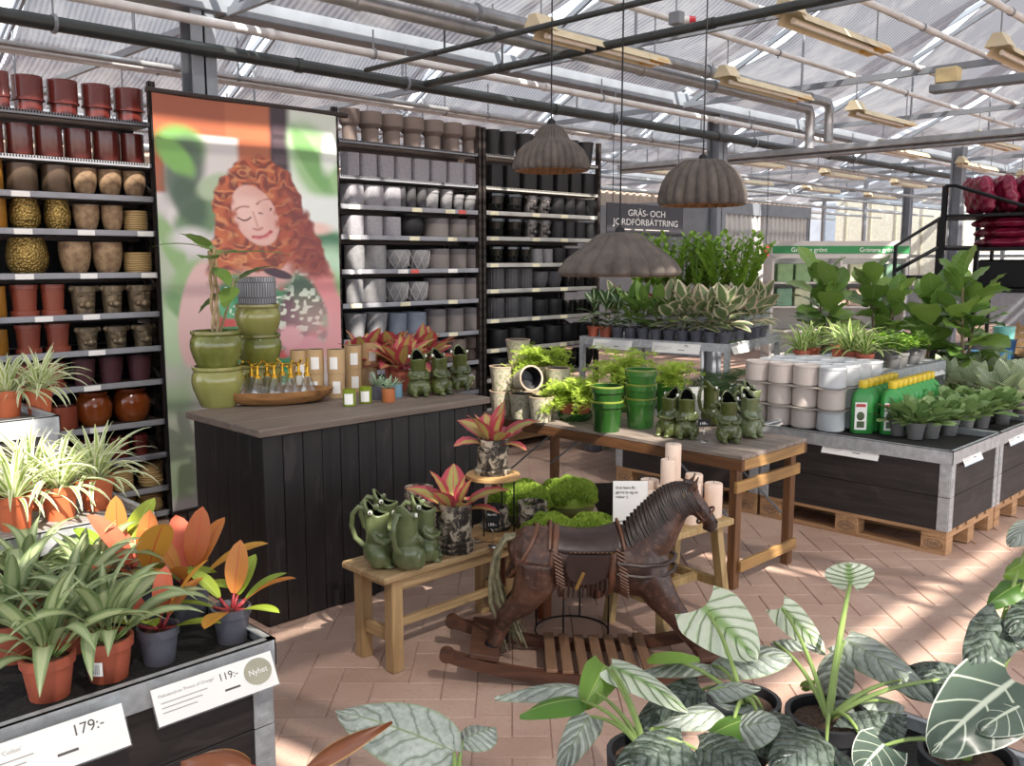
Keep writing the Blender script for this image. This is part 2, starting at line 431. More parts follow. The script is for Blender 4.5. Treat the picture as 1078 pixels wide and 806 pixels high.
for x, y, z in ((9.7, 4.93, 3.42), (9.5, 5.05, 3.34)):
    o = MB().tube([(x, y, z), (x + 0.12, y, z), (x + 0.17, y, z - 0.06), (x + 0.17, y, z - 0.42)], 0.05, 10).build('pipe_elbow', PIPE_SILVER)
    tag(o, 'silver pipe elbow turning down at the end of the bent pair', 'pipe', 'silver pipe elbows')
for i, (y, z) in enumerate([(4.5, 3.6), (3.75, 3.55), (3.1, 3.55), (2.45, 3.55)]):
    pipe('heating_pipe', y, z, 0.026, PIPE_WHITE, 'thin pale pipe crossing below the shade screens overhead', group='thin overhead pipes')
for i, y in enumerate(np.arange(7.3, 17.5, 0.62)):
    pipe('heating_pipe', float(y), 3.22 + 0.1 * (i % 3), 0.032 if i % 2 else 0.024, PIPE_WHITE if i % 3 else PIPE_SILVER, 'pale heating pipe in the far rows behind the pot racks', group='far heating pipes', joints=i < 4)
# pipes and trunking running the other way
def ypipe(x, z, r, m, label, y0, y1, name='cross_pipe'):
    mb = MB(); mb.tube([(x, y0, z), (x, y1, z)], r, 12)
    for k in range(3): mb.tube([(x, y0 + (k + 0.5) * (y1 - y0) / 3, z), (x, y0 + (k + 0.5) * (y1 - y0) / 3 + 0.06, z)], r * 1.2, 12)
    mb.tube([(x, y0 + 1, z), (x, y0 + 1, GZ)], 0.008, 5); mb.tube([(x, y1 - 1, z), (x, y1 - 1, GZ)], 0.008, 5)
    return tag(mb.build(name, m), label, 'pipe')
ypipe(5.35, 3.24, 0.032, PIPE_DARK, 'dark pipe branching off the thick dark green pipe toward the aisle', 0.5, 6.5)
ypipe(4.65, 3.25, 0.02, PIPE_DARK, 'slim dark conduit beside the dark branch pipe', 1.0, 6.4)
o = MB().box(11.2, 0.5, 3.06, 11.36, 9, 3.14, 0.01).build('cable_tray', PIPE_SILVER); tag(o, 'long grey cable tray crossing under the roof above the ficus shelf', 'cable tray')
MB().tube([(11.28, 0.5, 3.03), (11.28, 9, 3.03)], 0.03, 10).build('conduit', PIPE_SILVER, o)
# grey trunking near the warning lamp
o = MB().box(9.2, 1.2, 3.28, 9.34, 3.6, 3.36, 0.01).build('trunking', STEEL_GREY); tag(o, 'grey roof trunking carrying a small beige junction box', 'cable tray')
MB().box(9.2, 3.35, 3.36, 9.34, 3.55, 3.5, 0.01).build('junction_box', pm('beige box', '#cdb98c', 0.5), o)

# grow lamps: corrugated reflector wedge with a long tray
BEIGE = pm('beige lamp housing', '#c9bda0', 0.5, 0, 0.1, 6); AMBER = pm('amber reflector', '#d8a23c', 0.4, 0.2, 0.1, 6); TUBEW = pm('lamp tube glass', '#f2efe8', 0.25, 0, 0.03, 4)
def lamp_meshes():
    mb = MB(); L = 1.4
    prof = [(-0.085, -0.02), (-0.03, 0.075), (0.03, 0.075), (0.085, -0.02)]
    mb.sheet([[(x, p[0], p[1] + 0.004 * (i % 2)) for p in prof] for i, x in enumerate(np.linspace(-0.09, 0.09, 11))]); mb.prism([(-0.085, -0.02), (0.085, -0.02), (0.03, 0.075), (-0.03, 0.075)], 0.004, Matrix(((0, 0, 1, -0.09), (1, 0, 0, 0), (0, 1, 0, 0), (0, 0, 0, 1))))
    body = mb.mesh('housing', BEIGE, True, 30)
    r = MB(); r.sheet([[(x, -0.1, -0.06), (x, -0.06, 0.0), (x, 0.06, 0.0), (x, 0.1, -0.06)] for x in (0.02, 0.6, L)]); refl = r.mesh('reflector', BEIGE, True, 30)
    a = MB().box(L - 0.18, -0.09, -0.055, L - 0.02, 0.09, -0.035, 0.004).mesh('end_plate', AMBER)
    b = MB().tube([(0.05, 0, -0.045), (L - 0.05, 0, -0.045)], 0.02, 10).mesh('lamp_tube', TUBEW)
    h = MB().tube([(0, 0, 0.075), (0, 0, 0.3)], 0.006, 5).mesh('hook', STEEL_GREY); h2 = MB().tube([(L - 0.1, 0, 0), (L - 0.1, 0, 0.3)], 0.006, 5).mesh('hook', STEEL_GREY)
    return [('housing', body), ('reflector', refl), ('end_plate', a), ('lamp_tube', b), ('hook', h), ('hook', h2)]
LM = lamp_meshes()
spots = [(4.694,4.533,3.3), (7.136,4.296,3.3), (7.373,2.364,3.3), (10.065,4.002,3.3), (5.992,2.631,3.35), (10.172,3.896,3.3)]
spots = [(4.75, 4.5, 3.28), (7.1, 4.5, 3.28), (7.55, 2.45, 3.28), (9.6, 4.5, 3.28), (5.6, 3.1, 3.28)]
for i, x in enumerate((12.25, 15.15, 18.05, 21.0)):
    for y in (4.15, 5.35, 7.6, 9.45): spots.append((x, y, 3.2))
for i, p in enumerate(spots):
    lb = 'beige grow lamp with amber end plate hung ' + ('beside the dark branch pipe', 'under the silver pipe pair before its bend', 'beyond the grey trunking with the junction box', 'past the bent silver pipes', 'from a thin pipe beside the red beacon')[i] if i < 5 else 'beige grow lamp in the distant rows under the roof'
    a = thing('grow_lamp', lb, 'lamp', p, 0, 'near grow lamps' if i < 5 else 'distant grow lamps')
    for nm, me in LM: put(nm, me, a)
# red beacon
o = thing('alarm_beacon', 'small red alarm beacon on a grey bracket under the roof', 'alarm', (5.826,4.116,3.45))
MB().box(-0.07, -0.05, -0.04, 0.0, 0.05, 0.05, 0.006).build('bracket', STEEL_GREY, o); MB().tube([(0.0, 0, 0), (0.05, -0.05, 0)], 0.03, 12).build('socket', PIPE_WHITE, o); MB().tube([(0.05, -0.05, 0), (0.085, -0.085, 0)], [0.032, 0.024], 12).build('red_lens', pm('red lens', '#c02634', 0.3), o)
MB().tube([(-0.04, 0, 0.05), (-0.04, 0, 0.3)], 0.006, 5).build('hanger', STEEL_GREY, o)

# ------------------------------------------------------------------ pot racks
SY = 5.754      # front of the racks
DEPTH = 0.5
SHELF_LIGHT = pm('pale shelf lip', '#b9b6b0', 0.45, 0.25, 0.1, 8)
def rack(name, label, x0, x1, zs, h=2.8, y0=SY, depth=DEPTH, lipm=None, posts=(True, True)):
    r = thing(name, label, 'shelf rack', (x0, y0, 0))
    w = x1 - x0
    def post(x, y):
        mb = MB(); mb.box(x - 0.02, y, 0, x + 0.02, y + 0.004, h); mb.box(x - 0.02, y, 0, x - 0.016, y + 0.04, h)
        mb.box(x + 0.016, y, 0, x + 0.02, y + 0.04, h)
        p = mb.build('post', RACK_BROWN, r, smooth=False)
        hb = MB()
        for i in range(int(h / 0.075)):
            z = 0.06 + i * 0.075
            for s in (-1, 1): hb.box(x + s * 0.009 - 0.0045, y - 0.0008, z, x + s * 0.009 + 0.0045, y + 0.001, z + 0.03)
        q = hb.build('slots', pm('slot shadow', '#0c0b0b', 0.9), p, smooth=False); q['kind'] = 'stuff'
    for on, x in zip(posts, (0, w)):
        if on:
            post(x, 0.0); post(x, depth - 0.04)
            for k in range(4): MB().bar((x, 0.03, 0.3 + k * 0.6), (x, depth - 0.03, 0.5 + k * 0.6), 0.02, 0.02).build('brace', RACK_BROWN, r, smooth=False)
    for i, z in enumerate(zs):
        wire = i < 2
        s = MB().box(0.025, 0.0, z - 0.035, w - 0.025, depth, z - 0.03, 0).box(0.025, 0.0, z - 0.035, w - 0.025, 0.012, z + 0.004 if not wire else z - 0.005).box(0.025, depth - 0.012, z - 0.035, w - 0.025, depth, z)
        so = s.build('shelf', SHELF_GREY if lipm is None else lipm, r, smooth=False)
        d = MB().box(0.025, 0.012, z - 0.03, w - 0.025, depth - 0.012, z - 0.004); d.build('deck', RACK_BROWN, so, smooth=False)
        if wire:
            g = MB()
            for k in range(int((w - 0.06) / 0.016)): g.box(0.033 + k * 0.016, -0.003, z - 0.018, 0.041 + k * 0.016, 0.0, z - 0.006)
            g.build('mesh_slots', pm('slot shadow', '#0c0b0b', 0.9), so, smooth=False)['kind'] = 'stuff'
        MB().box(0.025, depth * 0.5, z - 0.06, w - 0.025, depth * 0.5 + 0.03, z - 0.035).build('crossbar', RACK_BROWN, so, smooth=False)
    return r
ZL = [2.552, 2.299, 2.088, 1.875, 1.616, 1.367, 1.147, 0.931, 0.668, 0.447, 0.227, 0.06]
ZM = [2.585, 2.325, 2.105, 1.88, 1.622, 1.365, 1.095, 0.839, 0.58, 0.3, 0.08]
ZB = [2.594, 2.322, 2.109, 1.893, 1.665, 1.44, 1.182, 0.922, 0.66, 0.4, 0.1]
rack('pot_rack', 'bronze steel rack stacked with maroon, gold and terracotta pots', 1.05, 2.55, ZL)
rack('pot_rack', 'bronze steel rack filled with pale grey and taupe pots', 3.905, 5.335, ZM)
rack('pot_rack', 'bronze steel rack filled with black pots beside the grey pots', 5.385, 6.9, ZB, lipm=SHELF_LIGHT)
rack('pot_rack', 'deeper rack seen in the gap behind the portrait banner', 2.6, 3.86, [2.3, 1.95, 1.52, 1.3, 1.0, 0.75, 0.45, 0.12], y0=6.0, depth=0.4, h=2.3)
# black panels added behind the racks so the shelf gaps look deeply shaded
for i, (a, b) in enumerate(((0.3, 2.56), (3.9, 6.9))):
    o = MB().box(a, SY + DEPTH + 0.02, 0, b, SY + DEPTH + 0.05, 2.32).build('shade_backing', pm('black backing', '#141315', 0.8), smooth=False)
    tag(o, 'added black panel darkening the gaps of the ' + ('maroon pot rack' if i == 0 else 'grey and black pot racks'), 'panel')
tag(MB().box(2.58, 6.43, 0, 3.88, 6.46, 2.3).build('shade_backing', pm('black backing', '#141315', 0.8), smooth=False), 'added black panel darkening the deeper rack in the banner gap', 'panel')

# pot shapes, unit: r = 1 at the widest, height given
def pot_prof(kind, r, h):
    t = min(0.012, r * 0.12)
    if kind == 'cyl': o = [(r * 0.94, 0), (r, h * 0.06), (r, h)]
    elif kind == 'taper': o = [(r * 0.74, 0), (r * 0.97, h * 0.92), (r, h)]
    elif kind == 'bowl': o = [(r * 0.62, 0), (r * 0.82, h * 0.18), (r * 0.97, h * 0.5), (r, h * 0.75), (r * 0.97, h)]
    elif kind == 'egg': o = [(r * 0.7, 0), (r * 0.93, h * 0.2), (r, h * 0.45), (r * 0.93, h * 0.75), (r * 0.8, h)]
    elif kind == 'round': o = [(r * 0.72, 0), (r * 0.94, h * 0.22), (r, h * 0.5), (r, h * 0.62), (r * 0.9, h * 0.82), (r * 0.78, h * 0.9), (r * 0.84, h * 0.95), (r * 0.84, h)]
    elif kind == 'belly': o = [(r * 0.66, 0), (r * 0.7, h * 0.04), (r * 0.93, h * 0.42), (r, h * 0.62), (r * 0.97, h * 0.78), (r * 0.9, h * 0.88), (r * 0.96, h * 0.93), (r * 0.96, h)]
    elif kind == 'garden': o = [(r * 0.78, 0), (r * 0.92, h * 0.8), (r * 0.92, h * 0.8), (r, h * 0.8), (r, h)]
    elif kind == 'plastic': o = [(r * 0.72, 0), (r * 0.9, h * 0.76), (r * 0.98, h * 0.77), (r, h)]
    elif kind == 'saucered': o = [(r * 0.97, 0), (r, h * 0.16), (r, h * 0.17), (r * 0.8, h * 0.18), (r * 0.92, h * 0.86), (r * 0.98, h * 0.87), (r * 0.98, h)]
    elif kind == 'banded': o = [(r * 0.84, 0), (r * 0.86, h * 0.28), (r, h * 0.3), (r * 1.0, h * 0.36), (r * 0.93, h * 0.38), (r * 0.93, h)]
    elif kind == 'stackup': o = [(r * 0.7, 0), (r * 0.7, h * 0.46), (r * 0.86, h * 0.52), (r, h * 0.6), (r, h)]
    elif kind == 'stackdn': o = [(r * 0.8, 0), (r * 0.8, h * 0.48), (r * 0.98, h * 0.54), (r, h * 0.6), (r, h)]
    elif kind == 'saucers': o = [(r * 0.9, 0), (r, h * .2), (r * .95, h * .22), (r, h * .42), (r * .95, h * .44), (r, h * .64), (r * .95, h * .66), (r, h * .86), (r * .95, h * .88), (r, h)]
    elif kind == 'jar': o = [(r * 0.78, 0), (r * 0.9, h * 0.4), (r * 0.93, h * 0.42), (r * 0.82, h * 0.45), (r * 0.93, h * 0.84), (r, h * 0.86), (r, h)]
    else: o = [(r * 0.9, 0), (r, h)]
    if kind == 'saucers': return o + [(0.0001, h)]
    inner = [(max(0.002, rr - t), z) for rr, z in o[1:][::-1] if z > h * 0.3]
    return o + [(o[-1][0] - t, h)] + inner[1:] + [(inner[-1][0] * 0.95, h * 0.3), (0.0005, h * 0.3)]
def ribs(n, d): return lambda a, r, z, i: r * (1 + d * math.cos(n * a))
PCACHE = {}
def pot_mesh(kind, r, h, m, n=24, fn=None, key=''):
    k = (kind, round(r, 3), round(h, 3), m.name, key)
    if k not in PCACHE:
        if kind == 'cube':
            mb = MB(); mb.lathe(pot_prof('cyl', r, h), 32, fn=lambda a, rr, z, i: rr * (abs(math.cos(a)) ** 5 + abs(math.sin(a)) ** 5) ** (-1 / 5) * 0.97)
        else: mb = MB().lathe(pot_prof(kind, r, h), n if fn is None else 48, fn=fn)
        PCACHE[k] = mb.mesh('pot', m, True, 35)
    return PCACHE[k]

MAROON = pm('maroon glaze', '#5f2823', 0.25, 0, 0.18, 6, coat=0.4)
BRONZE = pm('bronze glaze', '#5d4d3e', 0.35, 0.4, 0.12, 6)
AMBERP = pm('amber glaze', '#9a6a26', 0.3, 0.1, 0.15, 6)
SPECK = pm('speckled stoneware', '#705640', 0.7, 0, 0, 28, col2='#a58a6a', detail=6, bump=0.3)
t = NT('hammered gold'); vo = t.n('TexVoronoi'); t.l(t.coords('Object', (1, 1, 1)), vo.inputs['Vector']); vo.inputs['Scale'].default_value = 75
t.set(t.ramp(vo.outputs[0], [(0.1, hexc('#b79b5c')), (0.5, hexc('#8c7440'))]), 0.35, 0.75, bump=vo.outputs[0], strength=0.7, bump_dist=0.01); GOLD = t.m
BEARB = pm('antique bronze', '#4a3f34', 0.45, 0.4, 0, 22, col2='#8d7c62', bump=0.3)
PLUM = pm('plum plastic', '#4b2c33', 0.4, 0, 0.1, 6)
REDP = pm('brick red plastic', '#83402f', 0.4, 0, 0.1, 6)
BROWNG = pm('brown glaze', '#6b2d12', 0.18, 0, 0.3, 5, coat=0.6, col2='#87491f')
t = NT('pale wood rings'); wv = t.n('TexWave'); wv.bands_direction = 'Z'; t.l(t.coords('Object'), wv.inputs[0]); wv.inputs['Scale'].default_value = 22; wv.inputs['Distortion'].default_value = 3
t.set(t.ramp(wv.outputs[1], [(0.2, hexc('#7f6640')), (0.7, hexc('#b79a68'))]), 0.6); TANW = t.m
TAUPE = pm('taupe clay', '#6f625c', 0.75, 0, 0.08, 10)
GREYC = pm('pale grey fibre clay', '#9c9aa0', 0.85, 0, 0.14, 60, bump=0.3)
GREYD = pm('dark grey clay', '#4a494c', 0.7, 0, 0.12, 20)
GREYM = pm('mid grey zinc look', '#8b8a8c', 0.6, 0.1, 0.15, 30)
t = NT('two tone taupe'); sp = t.n('SeparateXYZ'); t.l(t.n('TexCoord').outputs['Generated'], sp.inputs[0])
t.set(t.mix(t.smooth(sp.outputs[2], 0.7, 0.72), hexc('#837b77'), hexc('#686366')), 0.7); TWOTONE = t.m
BLACKP = pm('matt black pot', '#17171a', 0.55, 0, 0.3, 14)
BLACKG = pm('glossy black pot', '#121314', 0.2, 0, 0.3, 8, coat=0.4)
SILVERH = pm('tarnished silver', '#6e6a69', 0.35, 0.5, 0, 25, col2='#2b2828')
BLUEGREY = pm('blue grey clay', '#7c8492', 0.7, 0, 0.12, 20)
def quilt(a, r, z, i): return r * (1 + 0.0 * a)
def head_bits(parent, r, h):
    """lion face relief on the camera side of a head-shaped pot, with ears"""
    m = parent.data.materials[0]
    k = ('lion', round(r, 3), round(h, 3), m.name)
    if k not in PCACHE:
        f = MB(); y = -r * 0.8
        f.sphere((0, y - r * 0.08, h * 0.33), r * 0.4, 12, 8, 0.95, 1.0, 0.85); f.sphere((0, y - r * 0.05, h * 0.6), r * 0.2, 10, 8, 0.7, 0.9, 1.9)
        for s in (-1, 1):
            f.sphere((s * r * 0.4, y + r * 0.1, h * 0.7), r * 0.24, 10, 8, 1.2, 0.8, 0.55); f.sphere((s * r * 0.36, y + r * 0.12, h * 0.34), r * 0.26, 10, 8)
        f.sphere((0, y - r * 0.28, h * 0.42), r * 0.12, 8, 6, 1.3, 0.8, 0.7)
        e = []
        for s in (-1, 1): e.append(MB().sphere((s * r * 0.95, -r * 0.35, h * 0.92), r * 0.27, 10, 8, 1, 0.5, 0.95).mesh('ear', m))
        PCACHE[k] = (f.mesh('face', m), e)
    put('face', PCACHE[k][0], parent); [put('ear', q, parent) for q in PCACHE[k][1]]
def diamonds(parent, r, h):
    m = parent.data.materials[0]; k = ('dia', round(r, 3), round(h, 3))
    if k not in PCACHE:
        mb = MB(); prof = [(0.66, 0.02), (0.86, 0.2), (0.985, 0.5), (1.0, 0.75), (0.98, 0.95)]
        for q in range(8):
            for s in (-1, 1):
                mb.tube([(r * pr * 1.01 * math.cos(2 * math.pi * q / 8 + s * z * 0.8), r * pr * 1.01 * math.sin(2 * math.pi * q / 8 + s * z * 0.8), h * z) for pr, z in prof], 0.0035, 5)
        PCACHE[k] = mb.mesh('diamond_ridges', pm('pale grey ridge', '#b5b2b2', 0.7))
    put('diamond_ridges', PCACHE[k], parent)

NTH = ['top', 'second', 'third', 'fourth', 'fifth', 'sixth', 'seventh', 'eighth', 'ninth', 'tenth', 'eleventh', 'bottom']
def shelf_row(rk, zs, si, items, name, kind, h, m, desc, fn=None, key='', extra=None, wf=0.98, dy=0.03, cat='pot'):
    for cx, w in items:
        r = min(w * wf / 2, 0.22)
        me = pot_mesh(kind, r, h, m, fn=fn, key=key)
        o = put(name, me, None, (cx, SY + dy + r, zs[si]), 0)
        tag(o, '%s, %s of the %s rack' % (desc, NTH[si] + ' shelf' if NTH[si] in ('top', 'bottom') else NTH[si] + ' shelf down', rk), cat, '%s rack, %s shelf' % (rk, NTH[si]))
        if extra: extra(o, r, h)
L_, M_, B_ = 'maroon pot', 'grey pot', 'black pot'
shelf_row(L_, ZL, 0, [(1.718,0.069),(1.863,0.181),(2.057,0.184),(2.252,0.182),(2.450,0.192)], 'planter_pot', 'banded', 0.2, MAROON, 'maroon glazed pot nested in its lipped twin')
shelf_row(L_, ZL, 1, [(1.649,0.112),(1.794,0.148),(1.955,0.154),(2.120,0.155),(2.290,0.161),(2.448,0.144)], 'planter_pot', 'cyl', 0.175, MAROON, 'maroon glazed cylinder pot')
shelf_row(L_, ZL, 2, [(1.618,0.156)], 'planter_pot', 'cyl', 0.19, AMBERP, 'amber glazed pot')
shelf_row(L_, ZL, 2, [(1.798,0.174),(1.984,0.166)], 'planter_pot', 'cyl', 0.165, BRONZE, 'dark bronze cylinder pot')
shelf_row(L_, ZL, 2, [(2.146,0.145),(2.296,0.145),(2.447,0.144)], 'planter_pot', 'bowl', 0.16, SPECK, 'speckled brown bowl pot')
shelf_row(L_, ZL, 3, [(1.619,0.167)], 'planter_pot', 'cyl', 0.17, AMBERP, 'amber glazed pot')
shelf_row(L_, ZL, 3, [(1.800,0.175),(1.977,0.156)], 'planter_pot', 'egg', 0.175, GOLD, 'hammered gold egg-shaped pot')
shelf_row(L_, ZL, 3, [(2.144,0.157),(2.296,0.134)], 'planter_pot', 'bowl', 0.155, SPECK, 'speckled brown bowl pot')
shelf_row(L_, ZL, 3, [(2.445,0.151)], 'saucer_stack', 'saucers', 0.13, TANW, 'stack of pale wooden saucers', cat='saucers')
shelf_row(L_, ZL, 4, [(1.808,0.239)], 'planter_pot', 'egg', 0.21, GOLD, 'large hammered gold egg-shaped pot')
shelf_row(L_, ZL, 4, [(2.070,0.189),(2.263,0.186)], 'planter_pot', 'bowl', 0.19, SPECK, 'speckled brown bowl pot')
shelf_row(L_, ZL, 4, [(2.450,0.176)], 'saucer_stack', 'saucers', 0.13, TANW, 'stack of pale wooden saucers', cat='saucers')
shelf_row(L_, ZL, 5, [(1.593,0.138)], 'planter_pot', 'cyl', 0.18, AMBERP, 'amber glazed pot')
shelf_row(L_, ZL, 5, [(1.762,0.160),(1.919,0.145)], 'planter_pot', 'saucered', 0.185, REDP, 'brick red plastic pot on its saucer')
shelf_row(L_, ZL, 5, [(2.098,0.168),(2.267,0.146),(2.444,0.172)], 'lion_head_pot', 'garden', 0.17, BEARB, 'antique bronze lion head pot', extra=head_bits, wf=0.92)
shelf_row(L_, ZL, 6, [(1.587,0.139)], 'planter_pot', 'cyl', 0.15, AMBERP, 'amber glazed pot')
shelf_row(L_, ZL, 6, [(1.768,0.151),(1.932,0.146)], 'planter_pot', 'saucered', 0.17, REDP, 'brick red plastic pot on its saucer')
shelf_row(L_, ZL, 6, [(2.101,0.147),(2.280,0.154),(2.449,0.148)], 'lion_head_pot', 'garden', 0.135, BEARB, 'small antique bronze lion head pot', extra=head_bits, wf=0.92)
shelf_row(L_, ZL, 7, [(1.726,0.144),(1.887,0.156)], 'planter_pot', 'saucered', 0.15, REDP, 'brick red plastic pot on its saucer')
shelf_row(L_, ZL, 7, [(2.071,0.147),(2.239,0.165),(2.422,0.166)], 'planter_pot', 'taper', 0.16, PLUM, 'plum ribbed pot', fn=ribs(24, 0.012), key='rib')
shelf_row(L_, ZL, 8, [(1.770,0.157),(1.940,0.159)], 'planter_pot', 'cyl', 0.14, REDP, 'lidded brick red cylinder pot')
shelf_row(L_, ZL, 8, [(2.131,0.224),(2.371,0.244)], 'planter_pot', 'round', 0.21, BROWNG, 'shiny brown glazed round pot')
shelf_row(L_, ZL, 9, [(2.085,0.171),(2.256,0.149),(2.389,0.105)], 'planter_pot', 'banded', 0.13, MAROON, 'maroon glazed pot nested in its lipped twin')
shelf_row(L_, ZL, 10, [(2.112,0.145),(2.269,0.132),(2.454,0.164)], 'wooden_pot', 'saucers', 0.15, TANW, 'pale ringed wooden pot')
shelf_row(L_, ZL, 11, [(2.101,0.145),(2.268,0.151),(2.441,0.170)], 'wooden_pot', 'saucers', 0.13, TANW, 'pale ringed wooden pot')

shelf_row(M_, ZM, 0, [(4.101,0.163),(4.299,0.196),(4.504,0.196),(4.713,0.203),(4.919,0.191),(5.125,0.198),(5.327,0.184)], 'planter_pot', 'stackup', 0.23, TAUPE, 'taupe pot set on a narrower upturned pot')
shelf_row(M_, ZM, 1, [(4.083,0.121),(4.232,0.159),(4.399,0.156),(4.566,0.161),(4.745,0.177),(4.929,0.172),(5.114,0.178),(5.312,0.195)], 'planter_pot', 'cube', 0.168, GREYC, 'pale grey rounded square pot')
shelf_row(M_, ZM, 2, [(4.104,0.156),(4.281,0.180),(4.459,0.158)], 'planter_pot', 'cube', 0.158, GREYC, 'pale grey rounded square pot')
shelf_row(M_, ZM, 2, [(4.546,0.076),(4.646,0.087),(4.753,0.089)], 'planter_pot', 'cyl', 0.165, GREYD, 'slim dark grey cylinder pot')
shelf_row(M_, ZM, 2, [(4.878,0.141),(5.031,0.124)], 'planter_pot', 'garden', 0.165, GREYM, 'tall grey tapered pot with rim')
shelf_row(M_, ZM, 2, [(5.157,0.106),(5.296,0.130)], 'planter_pot', 'plastic', 0.13, GREYM, 'short grey tapered pot')
shelf_row(M_, ZM, 3, [(4.103,0.148),(4.271,0.171),(4.450,0.168)], 'planter_pot', 'cube', 0.15, GREYC, 'pale grey rounded square pot')
shelf_row(M_, ZM, 3, [(4.684,0.244)], 'planter_pot', 'round', 0.18, BLACKP, 'black bulbous pot')
shelf_row(M_, ZM, 3, [(4.958,0.225),(5.172,0.181),(5.362,0.177)], 'planter_pot', 'cyl', 0.155, TWOTONE, 'two-tone taupe cylinder pot')
shelf_row(M_, ZM, 4, [(4.118,0.158),(4.311,0.209)], 'planter_pot', 'cyl', 0.185, GREYM, 'pale grey fluted pot', fn=ribs(26, 0.018), key='rib')
shelf_row(M_, ZM, 4, [(4.543,0.219),(4.758,0.189)], 'planter_pot', 'bowl', 0.155, GREYM, 'grey bowl pot with diamond ridges', extra=diamonds)
shelf_row(M_, ZM, 4, [(4.965,0.206),(5.165,0.171),(5.355,0.188)], 'planter_pot', 'cyl', 0.165, TWOTONE, 'two-tone taupe cylinder pot')
shelf_row(M_, ZM, 5, [(4.103,0.140),(4.300,0.219)], 'planter_pot', 'cyl', 0.185, GREYM, 'pale grey fluted pot', fn=ribs(26, 0.018), key='rib')
shelf_row(M_, ZM, 5, [(4.529,0.200),(4.734,0.189)], 'planter_pot', 'bowl', 0.155, GREYM, 'grey bowl pot with diamond ridges', extra=diamonds)
shelf_row(M_, ZM, 5, [(4.936,0.196),(5.135,0.182),(5.343,0.211)], 'planter_pot', 'cyl', 0.18, TWOTONE, 'two-tone taupe cylinder pot')
shelf_row(M_, ZM, 6, [(4.119,0.186),(4.322,0.202)], 'planter_pot', 'taper', 0.19, GREYM, 'plain grey tapered pot')
shelf_row(M_, ZM, 6, [(4.514,0.162),(4.709,0.208)], 'planter_pot', 'cyl', 0.18, BLUEGREY, 'blue grey square-shouldered pot')
shelf_row(M_, ZM, 6, [(4.927,0.186),(5.127,0.171),(5.329,0.189)], 'planter_pot', 'cyl', 0.195, TWOTONE, 'two-tone taupe cylinder pot')
shelf_row(M_, ZM, 7, [(4.691,0.209),(4.909,0.207),(5.142,0.238),(5.379,0.214)], 'planter_pot', 'stackdn', 0.19, TAUPE, 'brown clay pot set on a smaller one')
shelf_row(M_, ZM, 8, [(4.686,0.210),(4.905,0.208),(5.139,0.239),(5.377,0.215)], 'planter_pot', 'cyl', 0.17, TAUPE, 'brown clay cylinder pot')

shelf_row(B_, ZB, 0, [(5.568,0.159),(5.763,0.188),(5.971,0.182),(6.181,0.188),(6.392,0.182),(6.597,0.175),(6.809,0.195)], 'planter_pot', 'taper', 0.21, BLACKP, 'matt black tapered pot')
shelf_row(B_, ZB, 1, [(5.578,0.159),(5.780,0.177),(5.997,0.183),(6.215,0.177),(6.428,0.171),(6.620,0.163),(6.828,0.196)], 'planter_pot', 'cube', 0.19, BLACKP, 'matt black rounded square pot')
for si in (2, 3):
    y_ = (208, 236)[si - 2]
    rows = [([(5.617,0.196),(5.840,0.204)], 'jar', BLACKG, 'glossy black double-rimmed pot', None), ([(6.040,0.148),(6.216,0.153)], 'garden', SILVERH, 'tarnished silver lion head pot', head_bits), ([(6.396,0.157),(6.556,0.135),(6.705,0.137),(6.859,0.141)], 'cyl', BLACKP, 'small matt black cylinder pot', None)]
    for it, kd, m, d, ex in rows: shelf_row(B_, ZB, si, it, 'lion_head_pot' if ex else 'planter_pot', kd, 0.16, m, d, extra=ex)
shelf_row(B_, ZB, 4, [(5.610,0.162),(5.804,0.156),(5.968,0.147)], 'planter_pot', 'jar', 0.145, BLACKG, 'glossy black double-rimmed pot')
shelf_row(B_, ZB, 4, [(6.117,0.126),(6.251,0.116)], 'planter_pot', 'cyl', 0.13, GREYM, 'small silver grey cylinder pot')
shelf_row(B_, ZB, 4, [(6.421,0.173),(6.624,0.178),(6.840,0.198)], 'planter_pot', 'cyl', 0.14, BLACKP, 'small matt black cylinder pot')
for si, y_ in ((5, 293), (6, 322)):
    shelf_row(B_, ZB, si, [(5.609,0.163), (5.792,0.156), (5.968,0.173)], 'planter_pot', 'cyl', 0.18, GREYD, 'charcoal fluted pot', fn=ribs(18, 0.04), key='flute')
    shelf_row(B_, ZB, si, [(6.176,0.192), (6.371,0.172)], 'planter_pot', 'bowl' if si == 5 else 'cyl', 0.15, BLACKP if si == 6 else GREYD, 'dark grey bowl pot' if si == 5 else 'black square-rimmed pot')
    shelf_row(B_, ZB, si, [(6.552,0.136), (6.704,0.140), (6.867,0.157)], 'planter_pot', 'cyl', 0.13, BLACKG, 'glossy black cylinder pot')
shelf_row(B_, ZB, 7, [(5.649,0.201),(5.877,0.209),(6.115,0.217),(6.356,0.212),(6.592,0.207),(6.832,0.215)], 'planter_pot', 'cyl', 0.16, BLACKP, 'matt black cylinder pot')
shelf_row(B_, ZB, 8, [(5.649,0.201),(5.877,0.209),(6.115,0.217),(6.356,0.212),(6.592,0.207),(6.832,0.215)], 'planter_pot', 'bowl', 0.17, BLACKP, 'matt black bowl pot')
